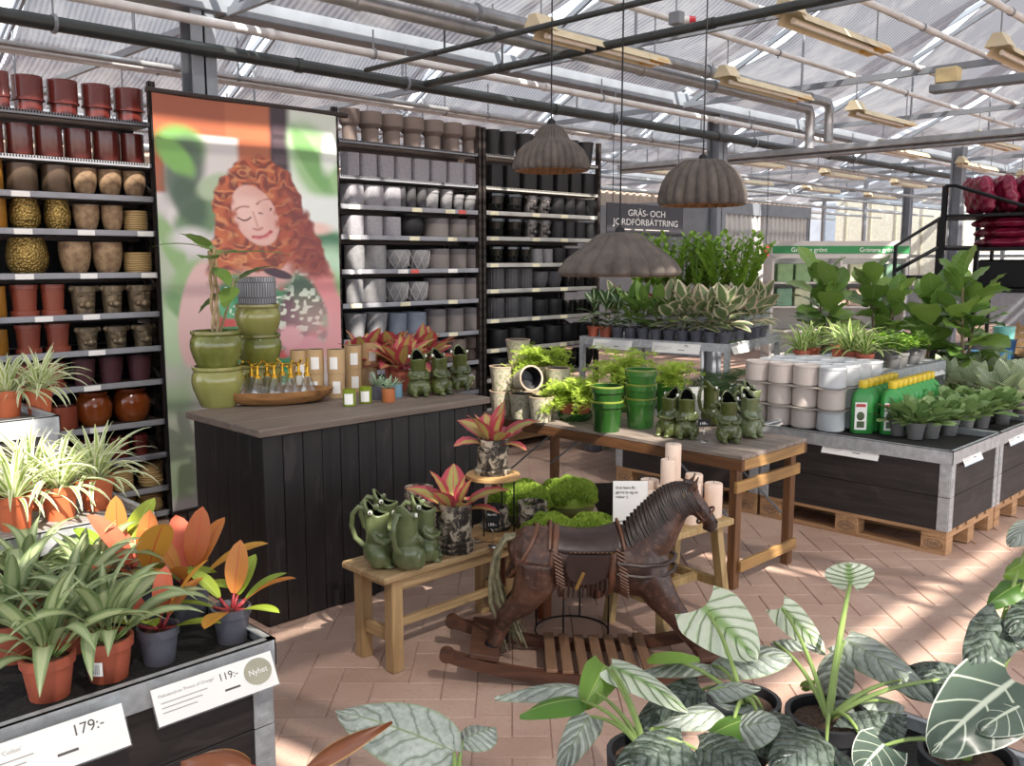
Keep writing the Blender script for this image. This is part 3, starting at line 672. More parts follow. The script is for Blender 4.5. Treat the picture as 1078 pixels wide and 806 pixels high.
# pots on the deeper rack in the gap
for z, kd, m, h, d in ((1.95, 'saucers', GREYM, 0.3, 'stack of grey zinc pots'), (1.52, 'cyl', GREYD, 0.17, 'dark grey cylinder pot'), (1.3, 'cyl', pm('rose clay', '#9c7a6c', 0.7), 0.16, 'rose clay cylinder pot'), (0.75, 'cyl', BRONZE, 0.2, 'bronze cylinder pot'), (0.45, 'jar', BRONZE, 0.2, 'bronze double-rimmed pot'), (0.12, 'cyl', BRONZE, 0.2, 'wide bronze pot')):
    for k in range(2):
        o = put('planter_pot', pot_mesh(kd, 0.1, h, m), None, (2.745 + k * 0.23, 6.14, z)); tag(o, d + ' on the rack behind the portrait banner', 'pot', 'pots behind the banner')
# price strips on the shelf lips
YELP = pm('cream price card', '#e6dfc0', 0.6); REDC = pm('red price card', '#d0605a', 0.6)
tk = MB().box(-0.05, -0.004, -0.031, 0.05, -0.0005, 0.0).mesh('price_ticket', [PAPER], False); tk2 = MB().box(-0.05, -0.004, -0.031, 0.05, -0.0005, 0.0).mesh('price_ticket', [YELP], False); tk3 = MB().box(-0.04, -0.004, -0.031, 0.04, -0.0005, 0.0).mesh('price_ticket', [REDC], False)
def tickets(me, zi, zs, xs, lb):
    for x in xs: tag(put('price_ticket', me, None, (x, SY, zs[zi])), lb + ', %s shelf down' % NTH[zi], 'price tag', 'shelf price tickets')
for zi, xs in ((2, (1.75,)), (3, (1.75, 2.1, 2.46)), (4, (1.74, 2.1, 2.47)), (5, (1.83, 2.1)), (6, (2.12,)), (7, (2.08,)), (8, (2.1,))): tickets(tk, zi, ZL, xs, 'small white price ticket on the maroon pot rack lip')
for zi, xs in ((2, (4.05, 4.65, 5.0)), (3, (4.05, 4.62, 5.02)), (4, (4.05, 4.5, 5.02)), (5, (4.05, 4.52, 5.02)), (6, (5.02,))): tickets(tk2 if zi != 4 else tk, zi, ZM, xs, 'small pale price ticket on the grey pot rack lip')
for zi, x in ((2, 5.13), (4, 4.62)): tickets(tk3, zi, ZM, (x,), 'small red price ticket on the grey pot rack lip')
for zi in range(2, 8): tickets(tk2, zi, ZB, (5.5, 6.02, 6.4), 'small cream price ticket on the black pot rack lip')

# ------------------------------------------------------------------ leaves
def leafmat(name, fn, rough=0.38, trans=0.25, bumpf=None, coat=0.0):
    t = NT(name); uv = t.n('SeparateXYZ'); t.l(t.n('TexCoord').outputs['UV'], uv.inputs[0])
    u, v = uv.outputs[0], uv.outputs[1]
    d = t.math('MULTIPLY', t.math('ABSOLUTE', t.math('SUBTRACT', u, 0.5)), 2.0)
    col = fn(t, u, v, d)
    if isinstance(col, tuple) and len(col) == 2: col, bump = col; t.set(bump=bump, strength=0.9, bump_dist=0.006)
    t.set(col, rough, coat=coat)
    tl = t.n('BsdfTranslucent'); t.l(col, tl.inputs[0]) if not isinstance(col, tuple) else None
    m = t.n('MixShader'); m.inputs[0].default_value = trans; t.l(t.b.outputs[0], m.inputs[1]); t.l(tl.outputs[0], m.inputs[2]); t.l(m.outputs[0], t.out.inputs[0])
    return t.m
def nz(t, s=6): return t.noise(t.coords('Object'), s, 4)
def orand(t): return t.n('ObjectInfo').outputs['Random']
def veins(t, v, d, n, slope): return t.math('ABSOLUTE', t.math('SUBTRACT', t.math('MULTIPLY', t.math('FRACT', t.math('SUBTRACT', t.math('MULTIPLY', v, n), t.math('MULTIPLY', d, slope))), 2.0), 1.0))
def shade(t, col, k=0.35):
    """plant-to-plant tone"""
    return t.mix(t.math('MULTIPLY', orand(t), k), col, t.mix(0.5, col, (0.02, 0.06, 0.01)))
LM_SPIDER = leafmat('cream striped leaf', lambda t, u, v, d: t.mix(t.smooth(d, 0.36, 0.56), t.mix(orand(t), hexc('#93ad55'), hexc('#b4c672')), hexc('#f2f3d6')), trans=0.3)
LM_SPIDERD = leafmat('yellow striped leaf', lambda t, u, v, d: t.mix(t.smooth(d, 0.5, 0.7), t.mix(nz(t), hexc('#5f8a35'), hexc('#7fa346')), hexc('#d8de9c')))
LM_STRAP = leafmat('grey green strap leaf', lambda t, u, v, d: t.mix(t.smooth(t.math('ADD', d, t.math('MULTIPLY', nz(t, 14), 0.5)), 0.55, 1.0), t.mix(orand(t), hexc('#a3b285'), hexc('#c0c998')), hexc('#7d9160')))
LM_ORANGE = leafmat('orange leaf', lambda t, u, v, d: t.mix(t.smooth(d, 0.0, 0.08), hexc('#c8503a'), t.mix(t.math('MULTIPLY', nz(t, 5), 0.4), t.ramp(orand(t), [(0.0, hexc('#c96a35')), (0.35, hexc('#d98d3e')), (0.6, hexc('#e0b240')), (1.0, hexc('#d98a58'))]), hexc('#8e5a24'))), trans=0.3)
LM_REDOR = leafmat('red orange leaf', lambda t, u, v, d: t.mix(nz(t, 4), hexc('#c9472e'), hexc('#e38a6a')), trans=0.25)
LM_LIME = leafmat('lime leaf', lambda t, u, v, d: t.mix(t.smooth(d, 0.0, 0.07), hexc('#c6cf7c'), t.mix(orand(t), hexc('#7f9e33'), hexc('#a3b53f'))))
def f_agl(t, u, v, d):
    n = nz(t, 9); e = t.smooth(t.math('ADD', d, t.math('MULTIPLY', t.math('SUBTRACT', n, 0.5), 0.9)), 0.3, 0.62)
    c = t.mix(e, t.mix(n, hexc('#93a552'), hexc('#c9b368')), t.mix(n, hexc('#a02c3c'), hexc('#d0606a')))
    return t.mix(t.smooth(d, 0.0, 0.09), hexc('#d8586c'), c)
LM_AGL = leafmat('pink edged leaf', f_agl, 0.35)
def f_silver(t, u, v, d):
    n = nz(t, 26); wob = t.math('MULTIPLY', t.math('SUBTRACT', nz(t, 18), 0.5), 0.2)
    vv = veins(t, t.math('ADD', v, wob), d, 6.0, 1.7); ve = t.smooth(vv, 0.0, 0.34); mid = t.smooth(d, 0.0, 0.06)
    cell = t.smooth(nz(t, 70), 0.35, 0.6)
    body = t.mix(n, t.mix(orand(t), hexc('#87928a'), hexc('#a2aca2')), hexc('#bcc3ba'))
    c = t.mix(t.math('MULTIPLY', t.math('SUBTRACT', 1.0, cell), 0.35), body, hexc('#6c7868'))
    c = t.mix(t.math('ADD', t.math('MULTIPLY', ve, 0.72), 0.28), t.mix(orand(t), hexc('#4d5a49'), hexc('#66745f')), c)
    c = t.mix(mid, hexc('#7f9068'), c)
    return t.mix(t.math('MULTIPLY', t.smooth(d, 0.86, 1.0), 0.6), c, hexc('#7f9468')), vv
LM_SILVER = leafmat('silver scaled leaf', f_silver, 0.36, 0.12)
def f_pale(t, u, v, d):
    wob = t.math('MULTIPLY', t.math('SUBTRACT', nz(t, 14), 0.5), 0.12); ve = t.smooth(veins(t, t.math('ADD', v, wob), d, 5.5, 1.7), 0.0, 0.4); mid = t.smooth(d, 0.02, 0.3); n = nz(t, 22)
    return t.mix(t.math('MULTIPLY', t.math('ADD', t.math('MULTIPLY', ve, 0.6), 0.4), mid), hexc('#86a566'), t.mix(n, hexc('#b9c8ab'), hexc('#dfe5d4'))), ve
LM_PALE = leafmat('pale silver leaf', f_pale, 0.36, 0.2)
def f_dark(t, u, v, d):
    ve = t.smooth(veins(t, v, d, 4.0, 1.1), 0.0, 0.14); mid = t.smooth(d, 0.03, 0.09)
    c = t.mix(t.math('MULTIPLY', ve, mid), hexc('#c3ccb8'), t.mix(orand(t), hexc('#46564a'), hexc('#606e60')))
    return t.mix(t.smooth(d, 0.94, 0.98), c, hexc('#d4dac8'))
LM_DARK = leafmat('white veined leaf', f_dark, 0.25, 0.08)
def f_emer(t, u, v, d):
    wob = t.math('MULTIPLY', t.math('SUBTRACT', nz(t, 16), 0.5), 0.22); vv = veins(t, t.math('ADD', v, wob), d, 6.0, 1.8); ve = t.smooth(vv, 0.0, 0.4)
    cell = t.smooth(nz(t, 60), 0.35, 0.6)
    c = t.mix(cell, hexc('#3a463a'), t.mix(nz(t, 12), hexc('#4d594d'), hexc('#77827a')))
    return t.mix(t.math('ADD', t.math('MULTIPLY', ve, 0.8), 0.2), hexc('#202a20'), c), vv
LM_EMER = leafmat('dark quilted leaf', f_emer, 0.22, 0.05)
LM_GREEN = leafmat('fresh green leaf', lambda t, u, v, d: t.mix(t.smooth(d, 0.0, 0.06), hexc('#a9bd6a'), t.mix(orand(t), hexc('#4a7a2a'), hexc('#7a9c3c'))))
LM_FIDDLE = leafmat('fiddle leaf', lambda t, u, v, d: t.mix(t.math('MULTIPLY', t.smooth(veins(t, v, d, 6.0, 1.8), 0.0, 0.14), t.smooth(d, 0.02, 0.07)), hexc('#88a060'), t.mix(orand(t), hexc('#547a34'), hexc('#8caa50'))), 0.3, 0.25)
LM_ZZ = leafmat('glossy green leaflet', lambda t, u, v, d: t.mix(nz(t, 8), hexc('#557f2a'), hexc('#9cc04a')), 0.28)
LM_TINEKE = leafmat('cream margined leaf', lambda t, u, v, d: t.mix(t.smooth(t.math('ADD', d, t.math('MULTIPLY', t.math('SUBTRACT', nz(t, 16), 0.5), 0.7)), 0.52, 0.72), t.mix(orand(t), hexc('#5f7444'), hexc('#83956a')), t.mix(orand(t), hexc('#e3dcbc'), hexc('#dcc3ad'))), 0.35)
LM_BIRKIN = leafmat('white pinstriped leaf', lambda t, u, v, d: t.mix(t.math('MULTIPLY', t.smooth(veins(t, v, d, 14.0, 3.0), 0.2, 0.7), 0.8), hexc('#6d8a52'), hexc('#eceed4')), 0.35)
LM_HOYA = leafmat('cream spotted leaf', lambda t, u, v, d: t.mix(t.smooth(t.math('ADD', t.math('SUBTRACT', 1.0, d), t.math('MULTIPLY', nz(t, 20), 0.5)), 0.95, 1.15), hexc('#3d5f35'), hexc('#cfd6b4')), 0.35)
LM_PEP = leafmat('small round leaf', lambda t, u, v, d: t.mix(t.smooth(d, 0.0, 0.1), hexc('#8fa56c'), t.mix(orand(t), hexc('#6b8a52'), hexc('#97b070'))), 0.35)
LM_FERN = leafmat('feathery fern', lambda t, u, v, d: t.mix(nz(t, 9), hexc('#93b03a'), hexc('#cfe066')), 0.6, 0.45)
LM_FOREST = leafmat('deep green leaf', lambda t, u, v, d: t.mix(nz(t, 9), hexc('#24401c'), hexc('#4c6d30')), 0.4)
LM_BROWN = leafmat('copper brown leaf', lambda t, u, v, d: t.mix(t.smooth(d, 0.85, 1.0), t.mix(nz(t, 12), hexc('#6a3a26'), hexc('#8a5230')), hexc('#c99a5a')), 0.3, 0.15)
LM_PINKST = leafmat('red stalk', lambda t, u, v, d: t.mix(nz(t, 9), hexc('#8f2836'), hexc('#b94a48')), 0.4)
STEM = pm('green stalk', '#7d9450', 0.45, 0, 0.2, 12)
STEM_BR = pm('woody stem', '#7b6a52', 0.7, 0, 0.25, 20)

SH = {
 'strap': lambda t: min(1, 0.35 + t * 3.2) * (1 - t ** 2.4) ** 0.8,
 'lance': lambda t: math.sin(math.pi * min(1, t) ** 0.75) ** 0.85,
 'ovate': lambda t: math.sin(math.pi * t ** 0.62) ** 0.72,
 'obov': lambda t: math.sin(math.pi * t ** 1.25) ** 0.65 * 0.96 + 0.04 * (1 - t),
 'oval': lambda t: math.sin(math.pi * (0.03 + 0.97 * t)) ** 0.6,
 'heart': lambda t: (max(0.0, 1 - t ** 1.7)) ** 0.75 * (0.72 + 0.28 * math.sin(math.pi * min(1, t * 1.7))) ,
 'shield': lambda t: min(1, 0.72 + t * 1.6) * (1 - t ** 2.0) ** 0.72,
}
def leaf_rows(L, W, shape, el=0.6, droop=1.0, nseg=9, cols=4, fold=0.2, wave=0.0, stalk=0.0, lobes=0.0, nw=4):
    """grid of a leaf growing along +x from the origin, rising at angle el and bending down by droop"""
    rows = []; x = z = 0.0; f = SH[shape]; tot = L + stalk
    if stalk: x, z = stalk * math.cos(el), stalk * math.sin(el)
    ds = L / nseg
    for i in range(nseg + 1):
        t = i / nseg; a = el - droop * t ** 1.3
        w = max(0.0006, f(min(0.9995, max(0.0005, t))) * W / 2)
        row = []
        for k in range(cols + 1):
            q = 2 * k / cols - 1
            lift = fold * abs(q) * w + wave * W * math.sin(t * nw * math.pi * 2 + (1.3 if q > 0 else 0)) * abs(q)
            back = lobes * W * (abs(q) ** 1.5) * (1 - t) ** 3
            row.append((x - math.sin(a) * lift - back * math.cos(a), q * w, z + math.cos(a) * lift - back * math.sin(a) * 0.6))
        rows.append(row)
        x += ds * math.cos(a); z += ds * math.sin(a)
    return rows
def leaf_mesh(name, m, L, W, shape, el=0.6, droop=1.0, stalk=0.0, stalk_r=0.003, stalkm=None, **kw):
    mb = MB(); mb.sheet(leaf_rows(L, W, shape, el, droop, stalk=stalk, **kw))
    mats = [m]
    if stalk: mb.tube([(0, 0, 0), (stalk * math.cos(el) * 0.5, 0, stalk * math.sin(el) * 0.5), (stalk * math.cos(el), 0, stalk * math.sin(el))], [stalk_r * 1.2, stalk_r, stalk_r * 0.7], 6, mi=1); mats.append(stalkm or STEM)
    return mb.mesh(name, mats, True, None)
def leaf_into(mb, base, az, rows, s=1.0, roll=0.0):
    M = Matrix.Translation(base) @ Matrix.Rotation(az, 4, 'Z') @ Matrix.Rotation(roll, 4, 'X') @ Matrix.Scale(s, 4)
    mb.sheet([[M @ Vector(p) for p in r] for r in rows])
def grow_pot(p, r, h, m, kind='plastic', soil=True, n=24):
    put('pot', pot_mesh(kind, r, h, m, n), p)
    if soil:
        k = ('soil', round(r, 3), round(h, 3))
        if k not in PCACHE: PCACHE[k] = MB().lathe([(r * 0.66, h * 0.5), (r * 0.8, h * 0.86), (r * 0.5, h * 0.9), (0.0005, h * 0.91)], 20).mesh('soil', SOIL)
        put('soil', PCACHE[k], p)
def add_leaves(p, lib, n, z, r0=0.01, s=(0.8, 1.1), seed=0, els=None, name='leaf', golden=True, spread=(0, 1), roll=0.25):
    """n leaves as parts; lib is ordered from upright (centre) to lying (outer)"""
    g = random.Random(seed)
    for i in range(n):
        q = i / max(1, n - 1); q = spread[0] + q * (spread[1] - spread[0])
        me = lib[min(len(lib) - 1, int(q * len(lib)))]
        az = i * 2.39996 + g.uniform(-0.35, 0.35)
        o = put(name, me, p, (r0 * q * math.cos(az), r0 * q * math.sin(az), z * (1 - 0.02 * q)), (g.uniform(-roll, roll), g.uniform(-0.12, 0.12), az), g.uniform(*s))

# ------------------------------------------------------------------ portrait banner (a flat print)
def smoothstep(a, b, x): t = np.clip((x - a) / (b - a), 0, 1); return t * t * (3 - 2 * t)
def vnoise(X, Y, seed):
    """value noise"""
    xi = np.floor(X).astype(int); yi = np.floor(Y).astype(int); fx = X - xi; fy = Y - yi; fx = fx * fx * (3 - 2 * fx); fy = fy * fy * (3 - 2 * fy)
    def h(a, b): n = (a * 374761393 + b * 668265263 + seed * 1442695) & 0x7fffffff; n = (n ^ (n >> 13)) * 1274126177 & 0x7fffffff; return (n % 10007) / 10007.0
    return (h(xi, yi) * (1 - fx) + h(xi + 1, yi) * fx) * (1 - fy) + (h(xi, yi + 1) * (1 - fx) + h(xi + 1, yi + 1) * fx) * fy
def portrait(nx, ny):
    """colour of the print on a grid; u, v measured like the banner: u 0..1 across, w 0..2 down"""
    u, w = np.meshgrid(np.linspace(0, 1, nx), np.linspace(0, 2.0, ny)); w = 0.3 + (w - 0.255) * 1.6
    C = np.zeros((ny, nx, 3))
    def col(h): return np.array(hexc(h))
    def lay(mask, h): 
        nonlocal C; c = col(h) if isinstance(h, str) else h
        C = C * (1 - mask[..., None]) + c * mask[..., None]
    def ell(cx, cy, rx, ry, rot=0.0, soft=0.06):
        a = math.radians(rot); dx, dy = u - cx, w - cy
        p = dx * math.cos(a) + dy * math.sin(a); q = -dx * math.sin(a) + dy * math.cos(a)
        return 1 - smoothstep(1 - soft, 1 + soft, np.sqrt((p / rx) ** 2 + (q / ry) ** 2))
    def rect(x0, x1, y0, y1, s=0.02): return smoothstep(x0 - s, x0 + s, u) * (1 - smoothstep(x1 - s, x1 + s, u)) * smoothstep(y0 - s, y0 + s, w) * (1 - smoothstep(y1 - s, y1 + s, w))
    n1 = vnoise(u * 5, w * 5, 1); n2 = vnoise(u * 12, w * 12, 2); n3 = vnoise(u * 30, w * 30, 3)
    C[:] = col('#cfc9c8')
    lay(rect(-1, 0.64, -1, 0.62, 0.02), '#a6593a'); lay(rect(0.36, 0.62, -1, 0.8, 0.01) * (0.5 + 0.5 * n1), '#b96a45')
    lay(rect(0.05, 0.42, 0.17, 0.9, 0.02), '#d9d4d2')                                  # pale mirror in the frame
    lay(rect(0.6, 0.72, -1, 0.62, 0.015), '#3a2a33')                                    # dark brick strip
    for k in range(5): lay(rect(0.615, 0.705, 0.02 + 0.12 * k, 0.1 + 0.12 * k, 0.012), '#54434c')
    lay(rect(0.71, 2, -1, 0.62, 0.03), '#dfe9dc'); lay(ell(0.88, 0.32, 0.15, 0.34, -16, 0.25), '#9cc58b'); lay(ell(0.84, 0.3, 0.06, 0.3, -22, 0.3), '#79ac66'); lay(ell(0.97, 0.18, 0.06, 0.2, 10, 0.4), '#eef5ec')
    lay(rect(0.72, 2, 0.58, 1.2, 0.05), '#e9f0ec'); lay(rect(0.73, 2, 0.88, 1.1, 0.05), '#6d9a72'); lay(ell(0.92, 0.95, 0.1, 0.06, 0, 0.5), '#3f7a55'); lay(ell(0.86, 0.86, 0.09, 0.05, 0, 0.6), '#f0c9bd')
    lay(ell(0.93, 1.2, 0.13, 0.18, 0, 0.5), '#bfe0c2'); lay(ell(0.96, 1.45, 0.1, 0.2, 0, 0.5), '#8dc07c')
    lay(rect(-1, 0.36, 0.9, 3, 0.08), '#cfc6c8'); lay(rect(-1, 0.14, 1.0, 3, 0.06) * (0.4 + 0.6 * n1), '#9db58b')
    # green leaves at the left
    for cx, cy, rx, ry, rt, h in ((0.13, 0.26, 0.12, 0.15, -10, '#6aa24e'), (0.14, 0.45, 0.1, 0.26, 8, '#4d6152'), (0.1, 0.35, 0.07, 0.16, -25, '#80b85c'), (0.2, 0.82, 0.11, 0.2, 25, '#56804d'), (0.16, 0.68, 0.08, 0.2, -12, '#3f5a44'), (0.3, 0.55, 0.08, 0.12, 40, '#a9bd9a'), (0.06, 1.02, 0.05, 0.25, -15, '#87ad6c'), (0.14, 1.3, 0.09, 0.2, 20, '#8fb277'), (0.05, 1.7, 0.06, 0.25, 0, '#b7cda6'), (0.1, 1.5, 0.06, 0.14, -30, '#6f9a62')):
        lay(ell(cx, cy, rx, ry, rt, 0.3) * 0.92, h)
    lay(ell(0.16, 0.97, 0.1, 0.09, 0, 0.5), '#d9d5d6')
    # shoulders and dress
    lay(ell(0.56, 1.62, 0.44, 0.5, 0, 0.05), '#d8a49a'); lay(ell(0.9, 1.6, 0.14, 0.42, -14, 0.2), '#dc8f92'); lay(ell(0.85, 1.25, 0.1, 0.2, -20, 0.3), '#e78f8e')
    dress = ell(0.55, 1.68, 0.36, 0.5, 0, 0.06) * smoothstep(1.16, 1.2, w + 0.06 * np.cos((u - 0.52) * 9))
    lay(dress, '#2f8a5c'); lay(dress * smoothstep(0.55, 0.75, n2), '#5aa678'); lay(dress * smoothstep(0.6, 0.75, vnoise(u * 9, w * 9, 9)), '#3b2c3a')
    dots = smoothstep(0.8, 0.86, vnoise(u * 46, w * 46, 5)); lay(dress * dots, '#e8f0dc'); lay(dress * smoothstep(0.72, 0.85, vnoise(u * 11 + 4, w * 11, 7)), '#c9524f')
    lay(ell(0.18, 1.55, 0.1, 0.42, 6, 0.1), '#dbb3b0')
    # neck and chest
    lay(ell(0.57, 1.13, 0.17, 0.24, 0, 0.2), '#d6a59f'); lay(ell(0.52, 1.0, 0.1, 0.17, 0, 0.25), '#b97f78')
    # hair: big curly mass
    ang = np.arctan2(w - 0.62, u - 0.52)
    wob = 0.035 * (vnoise(u * 16, w * 11, 21) - 0.5) + 0.03 * (vnoise(u * 30, w * 22, 22) - 0.5)
    hair = np.maximum(1 - smoothstep(0.96, 1.03, np.sqrt(((u - 0.53) / (0.255 + wob)) ** 2 + ((w - 0.76) / (0.46 + wob)) ** 2)), 0)
    spread = 0.25 + 0.12 * np.clip((w - 0.7) / 0.6, 0, 1)
    low = (1 - smoothstep(0.94, 1.04, np.abs(u - 0.56 - 0.05 * (w - 0.7)) / (spread + wob))) * smoothstep(0.68, 0.76, w) * (1 - smoothstep(1.22, 1.42, w + 0.14 * n2))
    gap = ell(0.57, 1.3, 0.14, 0.36, 0, 0.25)
    hair = np.clip(np.maximum(hair, low * (1 - gap)), 0, 1)
    lay(hair, '#8a3520')
    n4 = vnoise(u * 18, w * 11, 31); curl = np.sin(w * 38 + np.sin(u * 38 + 4 * n1) * 2.0 + n4 * 9 + n2 * 5); curl2 = np.sin(w * 62 + u * 24 * np.sign(u - 0.5) + n4 * 11 + n3 * 4)
    light = np.clip(1.15 - (u - 0.26) * 1.55, 0.1, 1)
    lay(hair * smoothstep(0.0, 0.9, curl) * 0.85 * light, '#c9683a'); lay(hair * smoothstep(0.3, 1, curl2) * 0.75 * light, '#e09a62'); lay(hair * smoothstep(0.45, 1, -curl) * 0.55, '#5a1c18')
    lay(hair * smoothstep(0.62, 0.8, u) * 0.5, '#7a2730')
    # face, tilted
    face = ell(0.505, 0.77, 0.122, 0.245, -12, 0.05); lay(face, '#dfb0a6')
    lay(face * ell(0.45, 0.7, 0.08, 0.17, -14, 0.6) * 0.7, '#ecc7bd'); lay(face * ell(0.61, 0.83, 0.04, 0.17, -16, 0.8) * 0.35, '#c79388'); lay(face * ell(0.5, 0.57, 0.12, 0.05, -10, 0.8) * 0.4, '#c8897c')
    def stroke(x0, y0, x1, y1, wd, h, bow=0.0, a=1.0):
        tt = np.clip(((u - x0) * (x1 - x0) + (w - y0) * (y1 - y0)) / ((x1 - x0) ** 2 + (y1 - y0) ** 2), 0, 1)
        dx = u - (x0 + tt * (x1 - x0)); dy = w - (y0 + tt * (y1 - y0) + bow * 4 * tt * (1 - tt))
        lay((1 - smoothstep(wd * 0.5, wd * 1.3, np.sqrt(dx * dx + dy * dy))) * a, h)
    stroke(0.41, 0.79, 0.475, 0.785, 0.008, '#6a3a30', 0.022); stroke(0.528, 0.745, 0.59, 0.708, 0.009, '#6a3a30', 0.026)
    stroke(0.4, 0.725, 0.465, 0.7, 0.009, '#9c5a44', -0.012, 0.8); stroke(0.515, 0.675, 0.585, 0.63, 0.009, '#9c5a44', -0.014, 0.8)
    stroke(0.49, 0.74, 0.515, 0.86, 0.007, '#c88d80', 0.0, 0.7); stroke(0.495, 0.875, 0.535, 0.868, 0.011, '#b9776c', 0.01, 0.9)
    stroke(0.49, 0.94, 0.585, 0.895, 0.014, '#b4414a', 0.02); stroke(0.5, 0.948, 0.575, 0.915, 0.01, '#d4747a', 0.022)
    # curls falling over the temples
    side = np.maximum(ell(0.372, 0.88, 0.04, 0.3, -3, 0.3), ell(0.668, 0.88, 0.05, 0.32, -6, 0.3)) * (0.55 + 0.45 * np.sin(w * 60 + u * 30 + 3 * n1))
    lay(side * 0.9, '#a9482a')
    # potted spotted begonia held in the hands
    lay(ell(0.72, 1.6, 0.11, 0.3, 8, 0.2), '#3a2436'); lay(ell(0.79, 1.5, 0.08, 0.26, -10, 0.25), '#42614a')
    sp = smoothstep(0.6, 0.7, vnoise(u * 40, w * 40, 12)); lay(np.maximum(ell(0.72, 1.6, 0.11, 0.3, 8, 0.2), ell(0.79, 1.5, 0.08, 0.26, -10, 0.25)) * sp, '#d5e3cf')
    lay(ell(0.62, 1.24, 0.09, 0.035, 24, 0.15), '#3d2233'); lay(ell(0.77, 1.88, 0.12, 0.1, 0, 0.2), '#d893a0'); lay(ell(0.68, 1.78, 0.07, 0.1, 0, 0.3), '#e2a6ac')
    # washed light over the lower right
    lay(ell(0.9, 1.8, 0.2, 0.3, -30, 0.8) * 0.5, '#f2b7bb'); lay(np.ones_like(u), C * 0.93 + 0.012)
    return np.clip(C, 0, 1)
NXP, NYP = 240, 470
PC = portrait(NXP, NYP)
bx0, bx1, bz0, bz1, by = 2.46, 3.775, 0.1, 2.70, 5.56
xs = np.linspace(0, bx1 - bx0, NXP); zs_ = np.linspace(bz1 - bz0, 0, NYP)
VX, VZ = np.meshgrid(xs, zs_); V = np.stack([VX, 0.004 * np.sin(VX * 5), VZ], -1).reshape(-1, 3)
idx = np.arange(NXP * NYP).reshape(NYP, NXP)
Fq = np.stack([idx[1:, :-1], idx[1:, 1:], idx[:-1, 1:], idx[:-1, :-1]], -1).reshape(-1, 4)
me = bpy.data.meshes.new('print'); me.from_pydata(V.tolist(), [], Fq.tolist())
ca_ = me.color_attributes.new('print', 'FLOAT_COLOR', 'POINT'); ca_.data.foreach_set('color', np.concatenate([PC.reshape(-1, 3), np.ones((NXP * NYP, 1))], 1).astype(np.float32).ravel())
t = NT('glossy printed banner'); at_ = t.n('Attribute'); at_.attribute_name = 'print'; t.set(at_.outputs['Color'], 0.4, coat=0.06); me.materials.append(t.m)
me.polygons.foreach_set('use_smooth', [True] * len(me.polygons))
ban = thing('portrait_banner', 'tall hanging banner printed with a smiling person with long red curly hair', 'banner', (bx0, by, bz0))
put('printed_sheet', me, ban)
MB().box(-0.004, 0.012, 0, bx1 - bx0 + 0.004, 0.022, bz1 - bz0).build('backing', pm('black backing', '#141315', 0.8), ban, smooth=False)
MB().tube([(-0.03, 0.01, bz1 - bz0 + 0.012), (bx1 - bx0 + 0.1, 0.01, bz1 - bz0 + 0.012)], 0.018, 10).build('top_rail', RACK_BROWN, ban)
MB().tube([(0, 0.01, -0.01), (bx1 - bx0, 0.01, -0.01)], 0.014, 10).build('bottom_rail', RACK_BROWN, ban)
for x in (0.1, bx1 - bx0 - 0.1): MB().tube([(x, 0.016, -0.1), (x, 0.016, bz1 - bz0)], 0.012, 8).build('stand_leg', RACK_BROWN, ban)

# ------------------------------------------------------------------ dark plank counter
CX0, CX1, CY0, CY1, CZ = 2.06, 3.43, 3.683, 4.36, 0.94
DARKW = wood('black stained plank', '#141113', '#231f20', 0.5, 2, 2.0, knots=0.6)
GREYW = wood('grey brown board', '#5b4f48', '#77695f', 0.6, 0, 2.0)
cnt = thing('counter', 'dark plank-clad sales counter with a grey brown board top', 'counter', (CX0, CY0, 0))
W, D = CX1 - CX0, CY1 - CY0
MB().box(0.02, 0.02, 0.0, W - 0.02, D - 0.02, CZ - 0.04).build('carcass', pm('black core', '#100f10', 0.9), cnt, smooth=False)
n = 13; pwid = W / n
fm = MB().box(0.0015, 0, 0.0, pwid - 0.0015, 0.02, CZ - 0.042, 0.003).mesh('plank', DARKW)
for i in range(n): put('plank', fm, cnt, (i * pwid, -0.001 * (i % 3), 0))
n2_ = 6; pd = D / n2_
sm = MB().box(-0.0, 0.0015, 0.0, 0.02, pd - 0.0015, CZ - 0.042, 0.003).mesh('plank', DARKW)
for i in range(n2_): put('plank', sm, cnt, (-0.001 * (i % 2), i * pd, 0)); put('plank', sm, cnt, (W - 0.02, i * pd, 0))
for i in range(3): MB().box(-0.03, -0.03 + i * (D + 0.06) / 3, CZ - 0.036, W + 0.03, -0.03 + (i + 1) * (D + 0.06) / 3 - 0.002, CZ, 0.004).build('top_board', GREYW, cnt)

# ------------------------------------------------------------------ on the counter
t = NT('olive glaze'); n_ = t.noise(t.coords('Object'), 7, 4); t.set(t.ramp(n_, [(0.3, hexc('#565c28')), (0.7, hexc('#7f8444'))]), 0.16, coat=0.5); OLIVE = t.m
OLIVEL = pm('pale olive glaze', '#8d8c50', 0.18, 0, 0.14, 7, coat=0.5)
pA = (2.177,4.362,0.94); pB = (2.476,4.471,0.94)
def glazed(nm, kind, r, h, m, loc, label, group, cat='pot'):
    return tag(put(nm, pot_mesh(kind, r, h, m, 36), None, loc), label, cat, group)
rA, hA = 0.133, 0.212
ax, ay = pA[0] + 0.06, pA[1] + 0.07
bx, by_ = pB[0] + 0.06, pB[1] + 0.06
glazed('glazed_pot', 'belly', rA, hA, OLIVEL, (ax, ay, CZ), 'olive glazed pot at the bottom of the stack holding the tall plant', 'olive glazed pots')
pl_ = thing('potted_plant', 'tall braided-stem plant in an olive glazed pot before the banner', 'potted plant', (ax, ay, CZ + hA - 0.028))
put('pot', pot_mesh('belly', rA, hA, OLIVE, 36), pl_); put('soil', MB().lathe([(rA * 0.7, hA * 0.5), (rA * 0.8, hA * 0.85), (0.001, hA * 0.9)], 20).mesh('soil', SOIL), pl_)
